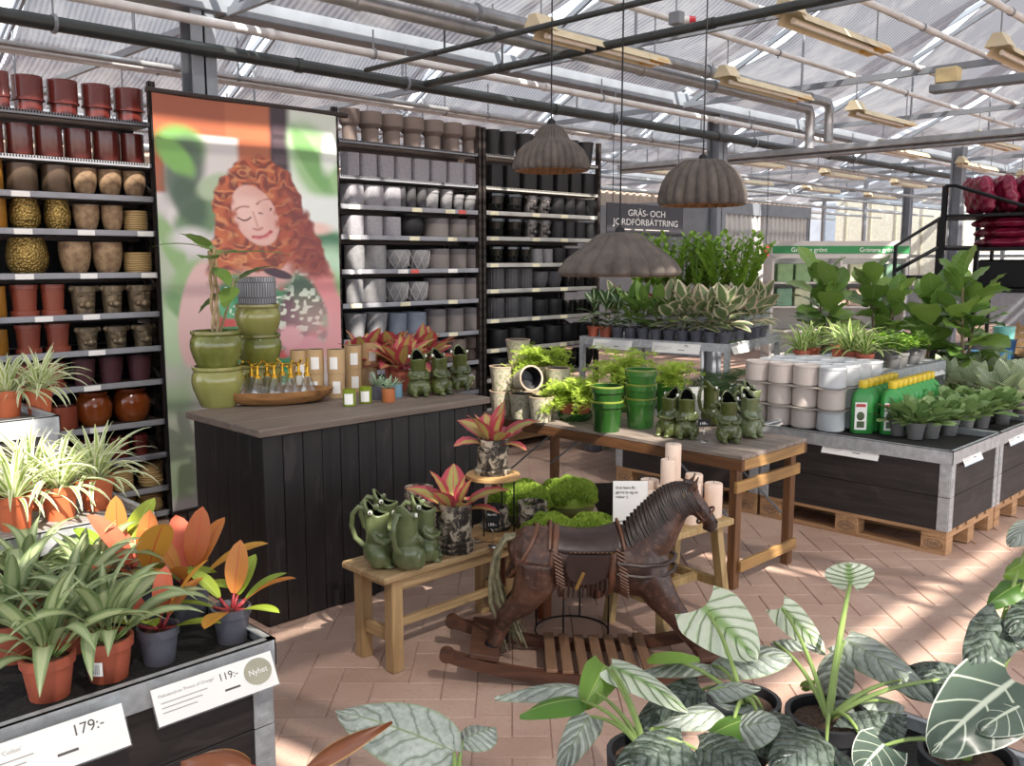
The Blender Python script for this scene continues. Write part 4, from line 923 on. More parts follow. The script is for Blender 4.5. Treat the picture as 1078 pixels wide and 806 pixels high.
for k in range(3):
    mb = MB(); mb.tube([(0.016 * math.cos(k * 2.1 + z * 16), 0.016 * math.sin(k * 2.1 + z * 16), hA * 0.85 + z) for z in np.linspace(0, 0.42 + 0.02 * k, 22)], 0.008, 7); mb.build('braided_stem', pm('beige bark', '#a08d68', 0.8, 0, 0.3, 30), pl_)
MB().tube([(0.02, 0.01, hA * 0.85), (0.07, -0.02, hA + 0.14), (0.1, -0.03, hA + 0.27)], [0.008, 0.006, 0.004], 7).build('side_stem', pm('beige bark', '#a08d68', 0.8, 0, 0.3, 30), pl_)
lib = [leaf_mesh('leaf', LM_FIDDLE, L, w_, 'ovate', el, dr, stalk=0.03, fold=0.1, wave=0.02) for L, w_, el, dr in ((0.2, 0.09, 0.5, 0.6), (0.22, 0.09, 0.2, 0.5), (0.22, 0.07, 0.1, 0.3), (0.15, 0.09, -0.5, 0.4))]
for az, i, z, s in ((-0.75, 2, 0.6, 1.25), (2.6, 1, 0.63, 0.9), (3.6, 0, 0.62, 0.9), (-2.2, 1, 0.57, 0.9), (0.6, 1, 0.6, 0.85), (1.6, 0, 0.61, 0.8), (-1.5, 3, 0.55, 0.8)):
    put('leaf', lib[i], pl_, (0, 0, z), (0, 0, az), s * 1.3)
for az, i, z, s in ((-1.0, 0, 0.46, 0.95), (2.3, 3, 0.44, 1.1), (-2.4, 3, 0.45, 0.9), (0.4, 2, 0.47, 0.6)):
    put('leaf', lib[i], pl_, (0.1, -0.03, z), (0, 0, az), s * 1.25)
for k in range(3):
    glazed('glazed_pot', 'belly', 0.124, 0.192, (OLIVEL, OLIVE, OLIVEL)[k], (bx, by_, CZ + k * 0.164), 'olive glazed pot, %s of the stack under the grey ribbed pot' % ('bottom', 'middle', 'top')[k], 'olive glazed pots')
t = NT('grey woven weave'); br = t.n('TexBrick'); t.l(t.coords('UV', (1, 1, 1)), br.inputs['Vector']); br.inputs['Scale'].default_value = 1; br.inputs['Brick Width'].default_value = 1 / 44; br.inputs['Row Height'].default_value = 0.12; br.inputs['Mortar Size'].default_value = 0.004
br.inputs['Color1'].default_value = (*hexc('#8e9096'), 1); br.inputs['Color2'].default_value = (*hexc('#a5a7ac'), 1); br.inputs['Mortar'].default_value = (*hexc('#5b5d64'), 1)
t.set(br.outputs[0], 0.6, bump=br.outputs[1], strength=0.5, bump_dist=0.004); WEAVE = t.m
mb = MB().lathe(pot_prof('cyl', 0.102, 0.145), 40, uv=True); tag(mb.build('ribbed_pot', WEAVE, None, (bx, by_, CZ + 2 * 0.164 + 0.192)), 'grey ribbed zinc pot crowning the olive pot stack', 'pot')

# wooden dough bowl with glass misters
BOWLW = wood('honey wood', '#6d4a2c', '#a87a4c', 0.5, 0, 2.0)
bc = (2.497,4.309,0.94)
bowl = thing('wooden_bowl', 'long shallow carved wooden bowl holding glass misters', 'bowl', bc, math.radians(-32))
mb = MB(); mb.lathe([(0.16, 0), (0.24, 0.012), (0.29, 0.05), (0.3, 0.075), (0.285, 0.075), (0.26, 0.05), (0.2, 0.03), (0.001, 0.026)], 40, sx=1.0, sy=0.52, fn=lambda a, r, z, i: r * (1 + 0.025 * math.sin(3 * a + 1) + 0.015 * math.sin(7 * a)))
mb.build('bowl_body', BOWLW, bowl)
t = NT('clear glass'); t.b.inputs['Transmission Weight'].default_value = 0.0; gl = t.n('BsdfGlossy'); gl.inputs['Roughness'].default_value = 0.08; tr = t.n('BsdfTransparent'); tr.inputs[0].default_value = (0.93, 0.95, 0.95, 1)
fr = t.n('LayerWeight'); fr.inputs[0].default_value = 0.35; mx = t.n('MixShader'); t.l(t.math('ADD', t.math('MULTIPLY', fr.outputs['Facing'], 0.75), 0.1), mx.inputs[0]); t.l(tr.outputs[0], mx.inputs[1]); t.l(gl.outputs[0], mx.inputs[2]); t.l(mx.outputs[0], t.out.inputs[0]); GLASS = t.m
BRASS = pm('polished brass', '#c9a23c', 0.25, 0.9, 0.08, 6)
g_me = MB().lathe([(0.028, 0), (0.036, 0.006), (0.036, 0.02), (0.022, 0.065), (0.013, 0.085), (0.013, 0.092)], 20, fn=lambda a, r, z, i: r * (1 + (0.05 if 0 < i < 4 else 0) * math.cos(10 * a))).mesh('flask', GLASS)
c_me = MB().lathe([(0.015, 0.088), (0.015, 0.1), (0.007, 0.103), (0.006, 0.13), (0.009, 0.132), (0.009, 0.142), (0.001, 0.143)], 12).tube([(0, 0, 0.136), (0.04, 0, 0.14)], [0.006, 0.003], 8).mesh('pump', BRASS)
tr_me = MB().tube([(0.004, 0, 0.134), (0.026, 0, 0.122), (0.03, 0, 0.108)], [0.003, 0.0026, 0.002], 6).tube([(-0.002, 0, 0.14), (-0.024, 0, 0.158)], [0.0035, 0.005], 7).mesh('trigger', BRASS)
g = random.Random(3)
M_b = Matrix.Translation(bc) @ Matrix.Rotation(math.radians(-32), 4, 'Z')
for k, (x, y) in enumerate([(-0.17, -0.03), (-0.085, -0.05), (0.0, -0.045), (0.085, -0.05), (0.17, -0.03), (-0.12, 0.045), (-0.04, 0.055), (0.04, 0.055), (0.125, 0.045)]):
    q = M_b @ Vector((x, y, 0.031 + 0.004 * (abs(x) > 0.15)))
    m_ = thing('plant_mister', 'ribbed glass plant mister with a brass pump in the wooden bowl', 'mister', q, g.uniform(0, 6.3), 'glass misters in the bowl', 1.25)
    put('flask', g_me, m_); put('pump', c_me, m_); put('trigger', tr_me, m_)

# cardboard tubes and candle jars
KRAFT = pm('kraft cardboard', '#b89a72', 0.8, 0, 0.06, 20); INSIDE = pm('dark tube lid', '#4a3c30', 0.8)
def tube_box(px, z, r, h, label, group, rot=0.0, lab=True):
    o = thing('cardboard_tube', label, 'box', (px[0], px[1], z), rot, group)
    MB().lathe([(r, 0), (r, h)], 28, cap1=True).build('tube', KRAFT, o); MB().lathe([(r * 1.01, h - 0.001), (r * 1.01, h + 0.004), (r * 0.93, h + 0.004), (r * 0.93, h - 0.001)], 28, cap0=False).build('rim', KRAFT, o)
    MB().disc(r * 0.93, (0, 0, h + 0.0015), 28).build('lid', INSIDE, o)
    if lab:
        a0 = math.radians(225); mb = MB(); mb.sheet([[((r + 0.0008) * math.cos(a0 + a), (r + 0.0008) * math.sin(a0 + a), z_) for a in np.linspace(-0.45, 0.45, 7)] for z_ in (h * 0.2, h * 0.72)]); mb.build('label', PAPER, o)
G_ = 'candle tubes on the counter'
row1 = [(2.66,4.289,0.94), (2.721,4.133,0.94), (2.951,4.298,0.94), (3.061,4.295,0.94)]
hB = 0.148
low = [((2.738,4.308,0.94), 0), ((2.82,4.226,0.94), 1), ((3.014,4.341,0.94), 1), ((3.197,4.437,0.94), 0)]
for k, (p, _) in enumerate(low): tube_box((p[0] + 0.03, p[1] + 0.03), CZ, 0.047, 0.13, 'kraft cardboard candle tube in the lower tier beside the bowl', G_, rot=0.2 * k)
for k, (p, rot) in enumerate([((2.663,4.285,0.94), 0.3), ((2.663,4.145,0.94), 0.2), ((2.773,4.129,0.94), -0.1), ((2.951,4.298,0.94), 0.3), ((3.106,4.358,0.94), 0.6)]):
    q = low[min(3, max(0, k - 1 if k else 0))][0]
    tube_box((q[0] + 0.03 + (-0.06 if k == 0 else 0), q[1] + 0.03 + (0.065 if k == 0 else 0), 0), CZ if k == 0 else CZ + 0.135, 0.049, 0.26 if k == 0 else 0.13, 'tall kraft cardboard tube behind the bowl' if k == 0 else 'kraft cardboard candle tube in the upper tier with white label', G_, rot)
GREENG = pm('green glass', '#7b8c2a', 0.12, 0, 0.1, 6, coat=0.5)
for k, p in enumerate([(2.701,3.928,0.94), (2.817,3.946,0.94)]):
    o = thing('candle_jar', 'green glass candle jar with white label at the counter edge', 'candle', (p[0] + 0.02, p[1] + 0.02, CZ), 0, 'green candle jars')
    MB().lathe([(0.03, 0), (0.034, 0.004), (0.034, 0.088), (0.031, 0.088), (0.03, 0.06)], 24).build('jar', GREENG, o); MB().disc(0.031, (0, 0, 0.062), 20).build('wax', pm('wax', '#efe4d2', 0.5), o)
    a0 = math.radians(228); mb = MB(); mb.sheet([[(0.0346 * math.cos(a0 + a), 0.0346 * math.sin(a0 + a), z_) for a in np.linspace(-0.7, 0.7, 9)] for z_ in (0.012, 0.068)]); mb.build('label', PAPER, o)
# little succulents
LM_SUCC = leafmat('banded succulent', lambda t, u, v, d: t.mix(t.smooth(t.math('SINE', t.math('MULTIPLY', v, 40.0)), 0.2, 0.7), hexc('#7d9a78'), hexc('#c3d0b8')), 0.4, 0.05)
suc = [leaf_mesh('leaf', LM_SUCC, 0.085, 0.016, 'strap', el, dr, fold=0.5) for el, dr in ((1.3, 0.1), (1.0, 0.2), (0.7, -0.1), (0.45, -0.2))]
for k, (p, m, lb) in enumerate([((2.922,3.887,0.94), pm('painted orange pot', '#b0683c', 0.5), 'small striped aloe in an orange painted pot'), ((2.939,4.011,0.94), ANTHRACITE, 'small spiky aloe in a dark pot beside the candle jar'), ((3.055,3.993,0.94), pm('sky blue pot', '#6f93a6', 0.5), 'tiny succulent in a blue patterned pot behind the aloe')]):
    o = thing('potted_aloe', lb, 'potted plant', (p[0] + 0.03, p[1] + 0.03, CZ)); grow_pot(o, 0.036, 0.075, m, 'cyl'); add_leaves(o, suc, 14, 0.068, 0.008, (0.9, 1.15) if k < 2 else (0.5, 0.6), k)
# red aglaonemas behind
agl = [leaf_mesh('leaf', LM_AGL, L, w_ * 1.65, 'lance', el, dr, stalk=0.04, stalkm=LM_PINKST, fold=0.25, wave=0.02) for L, w_, el, dr in ((0.16, 0.055, 1.25, 0.3), (0.19, 0.065, 0.95, 0.6), (0.2, 0.07, 0.65, 0.7), (0.18, 0.065, 0.3, 0.7))]
for k, p in enumerate([(3.205,4.429,0.94), (3.43,4.442,0.94), (3.562,4.31,0.94), (3.243,4.113,0.94)]):
    o = thing('red_aglaonema', 'red aglaonema with green-hearted leaves behind the frog jugs on the counter', 'potted plant', (p[0] + 0.05, p[1] + 0.12, CZ), 0, 'red aglaonemas on the counter'); grow_pot(o, 0.065, 0.11, TERRACOTTA); add_leaves(o, agl, 16, 0.12, 0.03, (0.95, 1.3), 20 + k)

# ------------------------------------------------------------------ frog jugs
def remeshed(mb, voxel, smooth=3):
    me = mb.mesh('tmp', []); ob = bpy.data.objects.new('tmp', me); COL.objects.link(ob)
    r = ob.modifiers.new('r', 'REMESH'); r.mode = 'VOXEL'; r.voxel_size = voxel
    s = ob.modifiers.new('s', 'SMOOTH'); s.iterations = smooth; s.factor = 0.5
    dg = bpy.context.evaluated_depsgraph_get(); dg.update(); out = bpy.data.meshes.new_from_object(ob.evaluated_get(dg)); bpy.data.objects.remove(ob)
    out.materials.clear(); out.polygons.foreach_set('use_smooth', [True] * len(out.polygons)); return out
t = NT('frog glaze'); n_ = t.noise(t.coords('Object'), 12, 4); t.set(t.ramp(n_, [(0.3, hexc('#353d1c')), (0.7, hexc('#575f30'))]), 0.2, coat=0.25); FROGD = t.m
t = NT('sage frog glaze'); n_ = t.noise(t.coords('Object'), 12, 4); t.set(t.ramp(n_, [(0.3, hexc('#586240')), (0.7, hexc('#737d55'))]), 0.22, coat=0.25); FROGL = t.m
MOUTH_SHADE = pm('mouth shade', '#050604', 0.95, spec=0.05); EYEW = pm('white eye', '#eceadf', 0.2); EYEB = pm('black pupil', '#0b0b0b', 0.2)
fb = MB()
fb.sphere((-0.004, 0, 0.062), 0.058, 20, 14, 0.95, 1.0, 1.05); fb.sphere((-0.003, 0, 0.115), 0.047, 18, 12, 0.95, 1.0, 1.15)
def zlip(a): return 0.228 - 0.026 * math.cos(a) + 0.012 * math.cos(2 * a)
rows = []
for i in range(9):      # neck and jaws, open at the slanted top
    q = i / 8; rows.append([((0.041 + 0.005 * q + (0.013 * q * q * max(0, math.cos(a)))) * math.cos(a) - 0.004 - 0.006 * q, (0.043 + 0.003 * q) * math.sin(a) * (1 - 0.12 * q * (math.cos(a) < 0)), 0.12 + (zlip(a) - 0.12) * q) for a in np.linspace(0, 2 * math.pi, 28, endpoint=False)])
for i in range(7):
    q = 1 - i / 6; k_ = 0.74 - 0.1 * (1 - q); rows.append([((0.041 + 0.005 * q + (0.013 * q * q * max(0, math.cos(a)))) * k_ * math.cos(a) - 0.004 - 0.006 * q, (0.043 + 0.003 * q) * k_ * math.sin(a), 0.155 + (zlip(a) - 0.155) * q) for a in np.linspace(0, 2 * math.pi, 28, endpoint=False)])
fb.sheet(rows, closed=True); nb = len(fb.v); fb.face([nb - 28 + k for k in range(28)]); fb.face([nb - 16 * 28 + k for k in range(28)][::-1])
for s in (-1, 1):
    fb.sphere((-0.018, s * 0.038, 0.222), 0.013, 12, 8)
    fb.tube([(-0.005, s * 0.044, 0.14), (0.01, s * 0.054, 0.118), (0.034, s * 0.044, 0.104), (0.05, s * 0.02, 0.106), (0.056, s * 0.004, 0.108)], [0.012, 0.013, 0.012, 0.01, 0.008], 9)
    fb.sphere((0.01, s * 0.043, 0.046), 0.036, 14, 10, 1.1, 0.7, 1.2); fb.sphere((0.036, s * 0.031, 0.03), 0.024, 12, 9, 1.0, 0.85, 1.1)
    fb.sphere((0.05, s * 0.03, 0.008), 0.015, 12, 8, 1.5, 1.1, 0.55)
frog_body = remeshed(fb, 0.0042, 2)
frog_handle = MB().tube([(-0.044, 0, 0.225), (-0.075, 0, 0.232), (-0.098, 0, 0.205), (-0.104, 0, 0.16), (-0.09, 0, 0.11), (-0.056, 0, 0.08)], [0.01, 0.0105, 0.0105, 0.0105, 0.0105, 0.012], 10).mesh('handle', [FROGD])
frog_handle_l = frog_handle.copy(); frog_handle_l.materials.clear(); frog_handle_l.materials.append(FROGL)
frog_l = frog_body.copy(); frog_body.materials.append(FROGD); frog_l.materials.append(FROGL)
mr = []
for i in range(5):
    q = i / 4 * 0.9; k_ = 0.7 - 0.1 * (1 - q); mr.append([((0.041 + 0.005 * q + (0.013 * q * q * max(0, math.cos(a)))) * k_ * math.cos(a) - 0.004 - 0.006 * q, (0.043 + 0.003 * q) * k_ * math.sin(a), 0.162 + (zlip(a) - 0.162) * q) for a in np.linspace(0, 2 * math.pi, 24, endpoint=False)])
mm_ = MB(); mm_.sheet(mr, closed=True); mm_.face([k for k in range(24)]); fm_ = mm_.mesh('mouth', MOUTH_SHADE)  # black liner paints the deep shade inside the open jaws
fe_ = {s: MB().sphere((-0.016, s * 0.047, 0.2235), 0.009, 12, 8).mesh('eye', EYEW) for s in (-1, 1)}
fp_ = {s: MB().sphere((-0.014, s * 0.0542, 0.224), 0.0045, 10, 6).mesh('pupil', EYEB) for s in (-1, 1)}
def frog(p, rot, label, pale=False, s=1.0, group=None):
    o = thing('frog_jug', label, 'jug', p, rot, group, s)
    put('body', frog_l if pale else frog_body, o); put('handle', frog_handle_l if pale else frog_handle, o); put('mouth', fm_, o)
    for k in (-1, 1): e = put('eye', fe_[k], o); put('pupil', fp_[k], e)
    return o
CAMD = math.radians(225)
for p, r, lb in (((3.166,3.932,0.94), CAMD + 0.35, 'dark green frog jug beside the striped aloe on the counter'), ((3.299,3.901,0.94), CAMD + 0.9, 'dark green frog jug in the middle of the counter group, turned sideways'), ((3.504,3.963,0.94), CAMD + 0.3, 'dark green frog jug at the end of the counter beside the glass jar')):
    frog((p[0] + 0.03, p[1] + 0.03, CZ), r, lb, group='frog jugs on the counter')
p = (3.5,4.252,0.94); frog((p[0] + 0.07, p[1] + 0.09, CZ), CAMD - 0.2, 'dark green frog jug tucked behind the others on the counter', group='frog jugs on the counter')
p = (3.544,3.923,0.94); o = thing('glass_vase', 'clear glass vase lying at the end of the counter', 'vase', (p[0] + 0.05, p[1] + 0.1, CZ + 0.045), (0, math.pi / 2, 0.3))
MB().lathe([(0.03, -0.06), (0.045, -0.03), (0.045, 0.03), (0.035, 0.06), (0.038, 0.07)], 24).build('vase_wall', GLASS, o)

# ------------------------------------------------------------------ wooden work table
TX0, TX1, TY0, TY1, TZ = 3.985, 4.66, 2.37, 4.28, 0.72
TABW = wood('worn brown timber', '#4d311f', '#7a5433', 0.55, 2, 2.2); TABH = wood('worn brown rail', '#3f2718', '#694527', 0.55, 1, 2.2); TABX = wood('tan rail', '#7a5a38', '#a9834f', 0.55, 0, 2.2)
TABTOP = wood('weathered table top', '#5c5048', '#8f8278', 0.6, 1, 2.4)
tab = thing('work_table', 'worn wooden folding table carrying green pots and frog jugs', 'table', (TX0, TY0, 0))
w, d = TX1 - TX0, TY1 - TY0
for i in range(5): MB().box(i * w / 5, 0, TZ - 0.022, (i + 1) * w / 5 - 0.002, d, TZ, 0.003).build('top_board', TABTOP, tab)
MB().box(0.0, 0, TZ - 0.08, 0.025, d, TZ - 0.023, 0.002).build('apron', TABH, tab); MB().box(w - 0.025, 0, TZ - 0.08, w, d, TZ - 0.023, 0.002).build('apron', TABH, tab)
MB().box(0.026, 0, TZ - 0.08, w - 0.026, 0.025, TZ - 0.023, 0.002).build('apron', TABX, tab); MB().box(0.026, d - 0.025, TZ - 0.08, w - 0.026, d, TZ - 0.023, 0.002).build('apron', TABX, tab)
for y in (0.045, d - 0.09):
    for x in (0.03, w - 0.085): MB().box(x, y, 0, x + 0.055, y + 0.045, TZ - 0.08, 0.003).build('leg', TABW, tab)
    MB().box(0.0, y - 0.022, TZ - 0.2, w - 0.02, y - 0.001, TZ - 0.14, 0.003).build('crossbar', TABX, tab); MB().box(0.06, y - 0.022, 0.09, w - 0.03, y - 0.001, 0.15, 0.003).build('crossbar', TABX, tab)
for x in (0.12, w - 0.11):
    MB().tube([(x, 0.08, 0.3), (x, 0.5, TZ - 0.09)], 0.006, 6).build('folding_stay', STEEL_GREY, tab); MB().tube([(x, d - 0.08, 0.3), (x, d - 0.5, TZ - 0.09)], 0.006, 6).build('folding_stay', STEEL_GREY, tab)

# cream pots with green leaf print
t = NT('leaf print ceramic'); co = t.coords('Object'); n1 = t.noise(co, 42, 3, 0.6, 1.2); n2 = t.noise(co, 60, 3)
c_ = t.mix(t.smooth(n1, 0.52, 0.58), t.mix(n2, hexc('#a69b89'), hexc('#bfb6a5')), t.mix(n2, hexc('#747c58'), hexc('#979c78'))); t.set(c_, 0.4); LEAFP = t.m
INK_B = pm('dark blue glaze', '#0b0b10', 0.35)
def leafpot(p, s, label, rot=0.0):
    o = thing('leaf_print_pot', label, 'pot', p, rot, 'cream leaf print pots', s)
    put('wall', pot_mesh('taper', 0.079, 0.15, LEAFP, 32), o)
    MB().lathe([(0.0765, 0.149), (0.0805, 0.15), (0.0805, 0.156), (0.07, 0.156), (0.07, 0.15)], 32, cap0=False).build('rim', pm('raw clay rim', '#b09a86', 0.7), o)
    MB().lathe([(0.0675, 0.1525), (0.0655, 0.13), (0.056, 0.056), (0.001, 0.05)], 28, cap0=False).build('glazed_inside', INK_B, o)
    return o
T = TZ
q = (3.93,3.715,0.72); lp0 = leafpot((q[0] + 0.07, q[1] + 0.06, T), 1.0, 'cream pot with green leaf print at the table end, foremost')
q2 = (3.957,3.968,0.72)
PX, PY = q[0] + 0.07, q[1] + 0.06
spots = [((PX + 0.0, PY + 0.165, T), 'cream leaf print pot in the lower row, next to the foremost'), ((PX + 0.0, PY + 0.33, T), 'cream leaf print pot at the far corner, lower row'), ((PX + 0.165, PY + 0.08, T), 'cream leaf print pot in the back lower row of the group')]
spots = [(PX, PY + 0.165, T), (PX + 0.17, PY + 0.02, T), (PX + 0.17, PY + 0.19, T)]
lbs = ['cream leaf print pot in the lower row under the tipped one', 'cream leaf print pot in the back row behind the fern saucer', 'cream leaf print pot in the back row under the fern']
for s_, lb in zip(spots, lbs): leafpot(s_, 1.0, lb)
leafpot((PX + 0.17, PY + 0.02, T + 0.157), 1.0, 'cream leaf print pot in the upper tier nearest the green fern')
fpot = leafpot((PX + 0.17, PY + 0.19, T + 0.157), 1.0, 'cream leaf print pot in the upper tier holding an asparagus fern')
o = leafpot((PX - 0.02, PY + 0.155, T + 0.24), 0.98, 'cream leaf print pot tipped on its side showing its dark inside', (math.radians(78), 0, math.radians(-20)))
leafpot((PX - 0.0, PY + 0.345, T), 1.0, 'cream leaf print pot at the far table end, lower row'); leafpot((PX - 0.0, PY + 0.345, T + 0.157), 1.0, 'cream leaf print pot at the far table end, upper row')
leafpot((PX + 0.17, PY + 0.36, T), 1.0, 'cream leaf print pot in the back row at the far table end'); leafpot((PX + 0.17, PY + 0.36, T + 0.157), 1.0, 'cream leaf print pot in the back upper tier at the far end'); leafpot((PX + 0.16, PY + 0.36, T + 0.314), 1.0, 'cream leaf print pot topmost of the whole stack')
o = tag(put('white_pot', pot_mesh('cyl', 0.06, 0.12, pm('white glaze', '#e9e6df', 0.25, coat=0.4)), None, (PX + 0.34, PY + 0.12, T + 0.0)), 'plain white pot behind the leaf print pots', 'pot')

# asparagus ferns: clouds of needle sprays
def fern_mesh(seed, R, H, n=34, dens=1.0):
    g = random.Random(seed); mb = MB()
    for i in range(n):
        az = g.uniform(0, 6.283); el = g.uniform(0.5, 1.5); L = R * g.uniform(0.7, 1.3); pts = []
        p = Vector((0, 0, 0)); a = el
        for k in range(8):
            pts.append(p.copy()); p = p + Vector((math.cos(az) * math.cos(a), math.sin(az) * math.cos(a), math.sin(a) * H / R)) * (L / 7); a -= 0.22
        mb.tube(pts, 0.0012, 3, cap=False)
        for k in range(2, 8):
            base = pts[k]
            for b in range(int(9 * dens)):
                a2 = g.uniform(0, 6.283); e2 = g.uniform(-0.3, 0.7); l2 = 0.045 * g.uniform(0.6, 1.3) * (1.1 - k / 12)
                dv = Vector((math.cos(a2) * math.cos(e2), math.sin(a2) * math.cos(e2), math.sin(e2))); sd = dv.cross(Vector((0, 0, 1))).normalized()
                for m in range(4):
                    c = base + dv * l2 * (m + 1) / 4
                    w_ = 0.0075
                    d1 = (dv * 0.5 + sd).normalized() * w_; d2 = (dv * 0.5 - sd).normalized() * w_
                    up = Vector((0, 0, 0.003)); i0 = len(mb.v)
                    mb.v += [tuple(c), tuple(c + d1 + up), tuple(c + dv * 0.005), tuple(c + d2 - up)]
                    mb.face((i0, i0 + 1, i0 + 2), [(0, 0), (1, 0), (1, 1)]); mb.face((i0, i0 + 2, i0 + 3), [(0, 0), (1, 1), (0, 1)])
    return mb.mesh('fronds', LM_FERN, True, None)
FERN = [fern_mesh(5, 0.18, 0.21, 40), fern_mesh(8, 0.2, 0.2, 40)]
def fern_in(o, z, i=0, s=1.0, rot=0.0):
    f = put('fronds', FERN[i], o, (0, 0, z), rot, s); f['kind'] = 'stuff'; return f
fern_in(fpot, 0.13, 0, 1.15)
GREENP = pm('bottle green glaze', '#23461c', 0.14, 0, 0.3, 5, coat=0.4); GREENL = pm('leaf green glaze', '#3c7030', 0.14, 0, 0.3, 5, coat=0.4); GREENR = pm('olive rim glaze', '#7d8a3a', 0.2, coat=0.4)
def greenpot(p, m, label, r=0.096, h=0.178):
    o = thing('green_glazed_pot', label, 'pot', p, 0, 'green glazed pots on the table')
    put('wall', pot_mesh('garden', r, h, m, 36), o); MB().lathe([(r * 1.005, h - 0.008), (r * 1.02, h), (r * 0.93, h + 0.002), (r * 0.92, h - 0.006)], 36, cap0=False).build('rim', GREENR, o); return o
a = (3.983,3.236,0.72); gx, gy = a[0] + 0.06, a[1] + 0.06
greenpot((gx, gy, T), GREENP, 'dark green glazed pot, bottom of the two-pot stack'); greenpot((gx, gy, T + 0.085), GREENP, 'dark green glazed pot, top of the two-pot stack')
a = (4.215,3.17,0.72); hx, hy = a[0] + 0.06, a[1] + 0.06
for k in range(3): greenpot((hx, hy, T + 0.083 * k), GREENL, 'leaf green glazed pot, %s of the three-pot stack' % ('bottom', 'middle', 'top')[k])
a = (4.721,3.308,0.72); f3 = greenpot((a[0] + 0.12, a[1] + 0.12, T), GREENL, 'leaf green glazed pot planted with fern behind the frog jugs', 0.1, 0.2); fern_in(f3, 0.18, 0, 1.1, 1.0)
a = (4.474,3.455,0.72); f2 = greenpot((a[0] + 0.2, a[1] + 0.2, T), GREENP, 'dark green glazed pot planted with fern behind the pot stacks', 0.1, 0.24); fern_in(f2, 0.22, 1, 1.25, 2.0)
a = (4.125,3.612,0.72); sx0, sy0 = a[0] + 0.07, a[1] + 0.06
o = tag(put('green_saucer', MB().lathe([(0.09, 0), (0.108, 0.03), (0.112, 0.05), (0.104, 0.05), (0.098, 0.03), (0.001, 0.02)], 36).mesh('saucer', GREENP), None, (sx0, sy0, T)), 'olive green glazed saucer under two terracotta ferns', 'saucer')
for k, (dx, dy) in enumerate(((-0.045, 0.03), (0.04, -0.035))):
    o = thing('potted_fern', 'asparagus fern in a terracotta pot on the green saucer', 'potted plant', (sx0 + dx, sy0 + dy, T + 0.0215), 0, 'ferns on the green saucer'); grow_pot(o, 0.05, 0.085, TERRACOTTA); fern_in(o, 0.07, k, 1.2, k * 1.3)
# frogs on the table
for px, r, lb, pale, dd in (((4.121,2.903,0.72), CAMD - 0.95, 'dark frog jug in profile beside the leaf green pots on the table', False, 0.04), ((4.143,2.805,0.72), CAMD - 0.15, 'dark frog jug facing the aisle next to the small price holder', False, 0.04),
        ((4.218,2.584,0.72), CAMD + 0.05, 'dark frog jug foremost in the group at the table corner', False, 0.04), ((4.418,2.57,0.72), CAMD + 0.75, 'frog jug with pale belly at the table end, turned to the crates', True, 0.05)):
    frog((px[0] + dd, px[1] + dd, T), r, lb, pale, 1.05, 'frog jugs on the table')
p = (4.713,2.676,0.72); frog((p[0] + 0.03, p[1] + 0.09, T), CAMD + 1.0, 'frog jug with pale handle hindmost at the table end', True, 1.05, 'frog jugs on the table')
p = (4.532,2.855,0.72); frog((p[0] + 0.07, p[1] + 0.1, T), CAMD + 2.2, 'dark frog jug behind the white candle, turned away', False, 1.05, 'frog jugs on the table')
WAX = pm('cream wax', '#eadccb', 0.5, 0, 0.03, 6)
t = NT('pillar wax'); t.set(t.ramp(t.noise(t.coords('Object'), 6, 3), [(0.3, hexc('#e3c8b4')), (0.7, hexc('#ead5c4'))]), 0.45); t.b.inputs['Subsurface Weight'].default_value = 0.0; WAXP = t.m
def candle(p, r, h, label, group, m=None, wicks=1):
    o = thing('pillar_candle', label, 'candle', p, 0, group)
    MB().lathe([(r * 0.97, 0), (r, 0.005), (r, h - 0.006), (r * 0.94, h), (0.001, h - 0.002)], 32).build('wax', m or WAXP, o)
    for k in range(wicks):
        a = 2.1 * k; rr = 0 if wicks == 1 else r * 0.45
        MB().tube([(rr * math.cos(a), rr * math.sin(a), h - 0.003), (rr * math.cos(a) + 0.002, rr * math.sin(a), h + 0.012)], 0.0014, 5).build('wick', INK, o)
p = (4.585,3.02,0.72); candle((p[0] + 0.1, p[1] + 0.1, T), 0.07, 0.2, 'wide white three-wick candle among the frog jugs', None, pm('white wax', '#f2ede4', 0.4), 3)
p = (4.142,2.695,0.72); o = thing('price_holder', 'small silver wire holder with a black price card on the table', 'price tag', (p[0] + 0.02, p[1] + 0.02, T), math.radians(-45))
MB().lathe([(0.022, 0), (0.02, 0.004), (0.001, 0.006)], 20).tube([(0, 0, 0.004), (0, 0, 0.07), (0.008, 0, 0.08), (0, 0, 0.09), (-0.008, 0, 0.08), (0, 0, 0.07)], 0.0015, 6).build('stand', pm('chrome', '#c8c8c8', 0.15, 1.0), o)
cd_ = MB().box(-0.034, -0.002, 0.085, 0.034, 0.002, 0.125).build('card', BLACK_IRON, o, smooth=False); write('lettering', '149:-', 0.022, PAPER, cd_, (-0.026, -0.0025, 0.094), (math.pi / 2, 0, 0))

